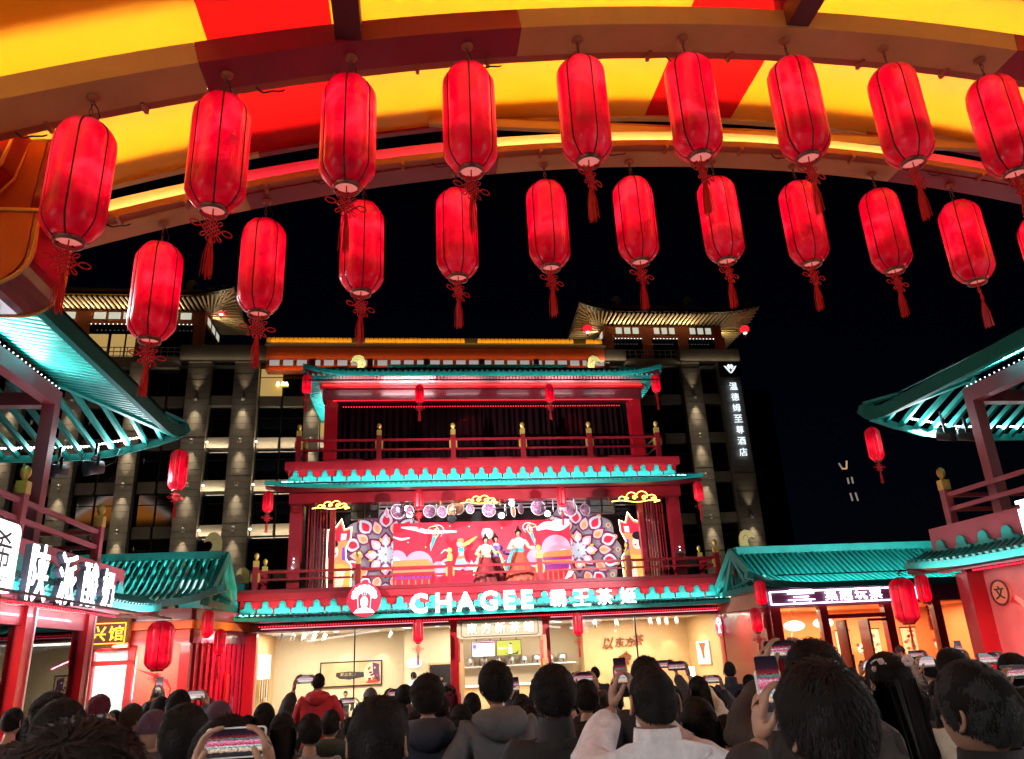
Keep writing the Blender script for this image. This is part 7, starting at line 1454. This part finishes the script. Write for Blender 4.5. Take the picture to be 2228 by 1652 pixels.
st('woman with long smooth black hair and beige coat', 1514, 1515, 86, (.42, .30, .22), 'long', -4, coatname='beige_coat'); st('man in dark jacket standing apart by the red side wall', 1585, 1438, 29, NV, 'crop', -22, extra='collar'); st('small child with pale hair clip beside the beige coat', 1569, 1526, 30, (.12, .10, .07), 'bob', 5, real=.15)
st('short watcher below the shop doorway, dark hair', 1135, 1510, 46, (.22, .19, .16), 'bob', 8); st('short watcher in grey between the hoodie and the black coat', 1150, 1533, 52, CH, 'short', -8); st('fair haired head with lace trim at the bottom edge', 1362, 1632, 95, (.4, .36, .3), 'bob', 0, 'fair')
st('short watcher under the opera poster', 760, 1560, 40, BK, 'short', 0); st('short watcher left of the big pale hood', 676, 1552, 58, (.2, .2, .22), 'short2', 12)
st('short watcher beside the pale hood ear', 905, 1545, 52, (.34, .22, .10), 'bob', -10); st('dark watcher between long hair and hoodie', 1045, 1560, 60, CH, 'short', 0)
# right part
pp('man with full black hair and white phone, right foreground', 1782, 1449, 178, 1681, 1522, (.02, .02, .022), 'thick', 'L', True, 'white cased upright phone in the right foreground', True, extra='collar', bulk=1.1, dP=.42, real=.19)
pp('tall man raising a phone with both arms in a dark brown coat', 1767, 1399, 99, 1702, 1414, (.022, .016, .014), 'thick', 'LR', False, 'black phone raised before the rabbit sculpture', bulk=1.12)
w3, s3 = st('woman with long loose black hair, hair flowers and a cream coat', 1925, 1417, 88, (.50, .43, .33), 'long', -8, coatname='cream_wool')
st('man with short greying hair and black coat at the right edge', 2109, 1435, 148, BK, 'short2', 14, 'grey', 'collar', bulk=1.12, real=.185); st('woman in a magenta coat behind the white phone', 1668, 1540, 96, (.45, .015, .14), 'bob', 0, coatname='magenta_coat', bulk=1.1)
pp('watcher in blue jacket holding up a phone by the scrolls', 2018, 1428, 40, 1994, 1424, (.012, .03, .16), 'short', 'R', False, 'phone raised beside the hair flowers', coatname='blue_jacket'); pp('watcher with curly black hair raising a phone', 2068, 1414, 56, 2012, 1440, BK, 'tousled', 'L', False, 'phone raised just below another phone near the scrolls')
pp('watcher at the right edge holding a phone high', 2200, 1420, 62, 2153, 1433, (.10, .09, .08), 'short', 'R', False, 'black phone at the right edge before the mural', bulk=1.1); pp('short watcher behind the long hair with a low phone', 2040, 1480, 50, 2014, 1504, CH, 'short2', 'LR', False, 'low glowing phone between long hair and grey hair')
st('man in a black cap inside the orange lit shop doorway', 1957, 1405, 20, BK, 'cap', 120); st('short watcher below the doorway scrolls', 1875, 1470, 42, GY, 'short', 6); st('short watcher with pale scarf before the orange lit shop', 1850, 1482, 36, (.3, .28, .3), 'bob', -6); st('short dark watcher beside the cream coat', 1985, 1490, 60, BK, 'short', 4)
st('watcher in tan plaid coat at the bottom right corner', 2222, 1560, 90, (.22, .15, .08), 'bob', 10, coatname='tan_plaid')
# fill between them
EX = [(30, 1540, 44, (.03, .012, .014), 'short2'), (250, 1545, 40, BK, 'short'), (365, 1530, 38, CH, 'bob'), (440, 1548, 44, BK, 'thick'), (540, 1556, 46, NV, 'short2'), (648, 1540, 38, (.05, .05, .06), 'long'), (735, 1523, 30, BK, 'short'), (785, 1528, 32, (.10, .08, .07), 'bob'), (850, 1500, 30, BK, 'tousled'), (960, 1515, 40, (.02, .03, .05), 'short'), (985, 1560, 56, (.16, .15, .16), 'bob'), (1110, 1498, 36, BK, 'short2'), (1165, 1500, 38, (.08, .02, .03), 'long'), (1235, 1500, 42, (.20, .21, .24), 'bob'), (1335, 1500, 44, (.06, .05, .04), 'short'), (1460, 1490, 46, BK, 'short2'), (1545, 1492, 36, (.2, .17, .13), 'bob'), (1612, 1500, 40, BK, 'short'), (1630, 1470, 30, CH, 'thick'), (1850, 1452, 32, BK, 'short'), (1900, 1448, 28, (.25, .24, .26), 'beanie'), (1995, 1462, 38, BK, 'long'), (2040, 1455, 34, (.03, .03, .05), 'short'), (2140, 1446, 40, BK, 'tousled'), (2185, 1470, 52, (.14, .10, .07), 'short2'), (1580, 1560, 60, (.10, .07, .05), 'thick')]
WHERE = ['by the first shop post', 'before the glass door of the pavilion', 'under the plump lantern', 'under the crimson wall', 'at the tea house pillar', 'below the scarf display', 'under the poster edge', 'under the dark lute print', 'left of the navy coat', 'right of the navy coat', 'in pale grey beside the long hair', 'before the menu screens', 'in dark red before the counter', 'right of the plain black coat', 'left of the cropped head', 'right of the cropped head', 'below the framed print', 'beside the oval lightbox', 'below the red side wall', 'left of the hair flowers', 'in a pale knitted cap', 'behind the hair flowers', 'below the lower scroll', 'behind the greying head', 'in brown at the frame edge', 'left of the magenta coat']
for (x, y, w_, c_, h_), l_ in zip(EX, WHERE): st('smaller watcher ' + l_, x, y, w_, c_, h_, random.uniform(-20, 20), extra=random.choice(('', 'hood', 'collar')), bulk=random.choice((1, 1.05, 1.12)))
for i, (x, y, w_, px, py, h_, hn, l_) in enumerate(((1240, 1492, 44, 1228, 1482, 'short', 'LR', 'below the doorway sign'), (1440, 1470, 40, 1448, 1445, 'short2', 'R', 'between cropped head and cream sleeve'), (1130, 1525, 40, 1122, 1500, 'bob', 'L', 'right of the grey hoodie'), (870, 1530, 42, 862, 1508, 'bob', 'LR', 'above the pale hood'), (1930, 1460, 44, 1890, 1446, 'short', 'L', 'left of the long hair'), (2090, 1460, 46, 2090, 1424, 'short', 'R', 'above the greying head'), (1560, 1505, 42, 1548, 1478, 'short2', 'LR', 'beside the oval lightbox'), (2230, 1500, 70, 2205, 1462, 'thick', 'L', 'at the very right edge'), (350, 1515, 40, 345, 1500, 'short', 'LR', 'below the plump lantern'))):
    pp('watcher lifting a phone ' + l_, x, y, w_, px, py, [BK, CH, NV, (.06, .04, .04)][i % 4], h_, hn, i % 3 == 2, 'lit phone held up ' + l_, bulk=1.05)
# ornaments in the long hair
FLW = mat('silk_flower', (.75, .55, .5), .6, var=.15, scale=40); PRL = mat('pearl', (.75, .72, .65), .25); FUR = mat('white_fur', (.7, .68, .66), .9, bump=.8, scale=60)
Mw = w3.matrix_basis
def orn(nm, b, m_): o = b.build(nm, m_); o.parent = w3; return o
for i, (x, y, z, s_) in enumerate(((.045, -.085, 1.70, 1.0), (-.055, -.06, 1.70, .55), (-.075, -.03, 1.67, .5), (-.085, -.02, 1.60, .6))):
    b = MB()
    for k in range(6): a = k * 1.047; b.sphere((x + .014 * s_ * math.cos(a), y - .01, z + .014 * s_ * math.sin(a)), (.012 * s_, .008 * s_, .012 * s_), 8, 6)
    b.sphere((x, y - .016, z), .008 * s_, 8, 6); orn('hair_flower', b, FLW)
b = MB()
for k in range(14): b.sphere((-.09 + k * .008, -.055 - .001 * k, 1.695 + .012 * math.sin(k * .5)), .0045, 6, 4)
orn('pearl_pin', b, PRL)
b = MB(); rnd = random.Random(5)
for k in range(420):
    p = V((.085, -.03, 1.64)) + V((rnd.gauss(0, .012), rnd.gauss(0, .018), rnd.gauss(0, .03))); q = p + V((rnd.gauss(.014, .012), rnd.gauss(-.004, .012), rnd.gauss(-.02, .014))); b.add([p, p + V((0, .002, .001)), q], [(0, 1, 2)])
orn('fur_pompom', b, FUR)
# toddler in red carried on a back
cp = pix(694, 1463, 6.7)
person('toddler in a red hooded jacket carried above the crowd', cp, -6, (.55, .02, .03), 'crop', hair if False else 'black', extra='hood', sit=True, key='sit', bulk=1.12, coatname='red_padded_jacket', hgt=cp.z, feet=cp.z - 1.12, wl_=(-.12, .26, 1.2), wr_=(.12, .26, 1.2))
pp('parent in black carrying the red jacketed toddler, filming', 690, 1500, 44, 664, 1478, BK, 'short', 'LR', False, 'phone held up beside the red jacketed toddler', bulk=1.15)
# people inside the tea house
st('customer in a pale hooded top inside the tea house', 900, 1462, 13.5, (.45, .5, .55), 'short', 60, extra='hood'); st('customer with long hair talking inside the tea house', 958, 1466, 13, BK, 'long', 200); st('man by the tea house counter wearing a mask', 945, 1470, 13, BK, 'short', 150); st('shop assistant behind the window mullion', 752, 1503, 13.5, CH, 'short', 180)
# dancers on the stage
def dancer(label, px, py, Y, wl_, wr_, top, skirt, rz=180, sash=None, feather=False):
    P = at(px, py, Y); t, sc = person(label, P, rz, top, 'thick', key=label, wl_=wl_, wr_=wr_, hgt=P.z, feet=3.74, group='dancers on the stage', coatname='silk_' + label.split()[1], bulk=.85)
    pl = lambda a, z: 1 + .07 * math.sin(14 * a) * (1.05 - z)
    o = MB().lathe([(.50, .02), (.46, .2), (.36, .55), (.24, .85), (.155, 1.02), (.145, 1.08)], 56, mod=pl, cap=False).build('skirt', fabric('skirt_' + label.split()[1], skirt, .5)); o.parent = t
    o = MB().lathe([(.165, 1.02), (.17, 1.08), (.16, 1.14)], 24, cap=False).build('sash', fabric('sash_' + label.split()[1], sash or (.1, .4, .4), .5)); o.parent = t
    b = MB().sphere((0, .0, 1.76), (.05, .05, .055), 12, 8).sphere((0, .0, 1.83), (.03, .03, .03), 10, 6); o = b.build('topknot', HAIRS['black']); o.parent = t
    b = MB()
    for k in range(9): a = k * .4 - 1.6; b.sphere((.085 * math.sin(a), .075 * math.cos(a), 1.71), .012, 8, 6)
    o = b.build('headdress', GOLD); o.parent = t
    o = MB().lathe([(.10, 1.40), (.13, 1.43), (.10, 1.47)], 20, mod=lambda a, z: 1 + .05 * math.sin(9 * a)).build('fur_collar', FUR); o.parent = t
    for s_, w_ in ((-1, wl_), (1, wr_)):
        o = MB().tube([V(w_), V(w_) + V((s_ * .08, .05, -.2)), V(w_) + V((s_ * .16, .02, -.45)), V(w_) + V((s_ * .22, .04, -.7))], [.02, .05, .06, .03], 8).build('sleeve_ribbon', fabric('ribbon_' + label.split()[1], sash or (.1, .4, .45), .5)); o.parent = t
    if feather:
        o = MB().tube([(.06, 0, 1.6), (.09, .02, 1.85), (.06, .04, 2.02)], [.03, .06, .02], 8).build('feather', mat('grey_feather', (.25, .22, .27), .8, bump=.5, scale=30)); o.parent = t
dancer('a green gowned dancer with a grey feather and wine red skirt', 1056, 1168, 23.1, (-.42, .2, 1.2), (.25, .22, 1.1), (.35, .42, .22), (.20, .015, .02), 180, (.42, .48, .25), True)
dancer('a violet gowned dancer half hidden behind the green one', 1077, 1166, 23.35, (-.5, .12, 1.12), (.3, .2, 1.2), (.22, .10, .35), (.20, .015, .03), 185, (.3, .2, .45))
dancer('a fair bodiced dancer with teal sash and red orange skirt', 1127, 1152, 23.0, (-.52, .15, 1.15), (.2, .26, 1.15), (.55, .38, .30), (.38, .05, .02), 178, (.03, .32, .38))
# ------------------------------------------------------------------ ground
gr = MB().add([(-150, -60, 0), (150, -60, 0), (150, 260, 0), (-150, 260, 0)], [(0, 1, 2, 3)]).build('ground', mat('stone_paving', (.16, .15, .14), .55, var=.25, scale=1.5, bump=.2)); kind(gr, 'structure')
bpy.data.scenes.remove(TMP)
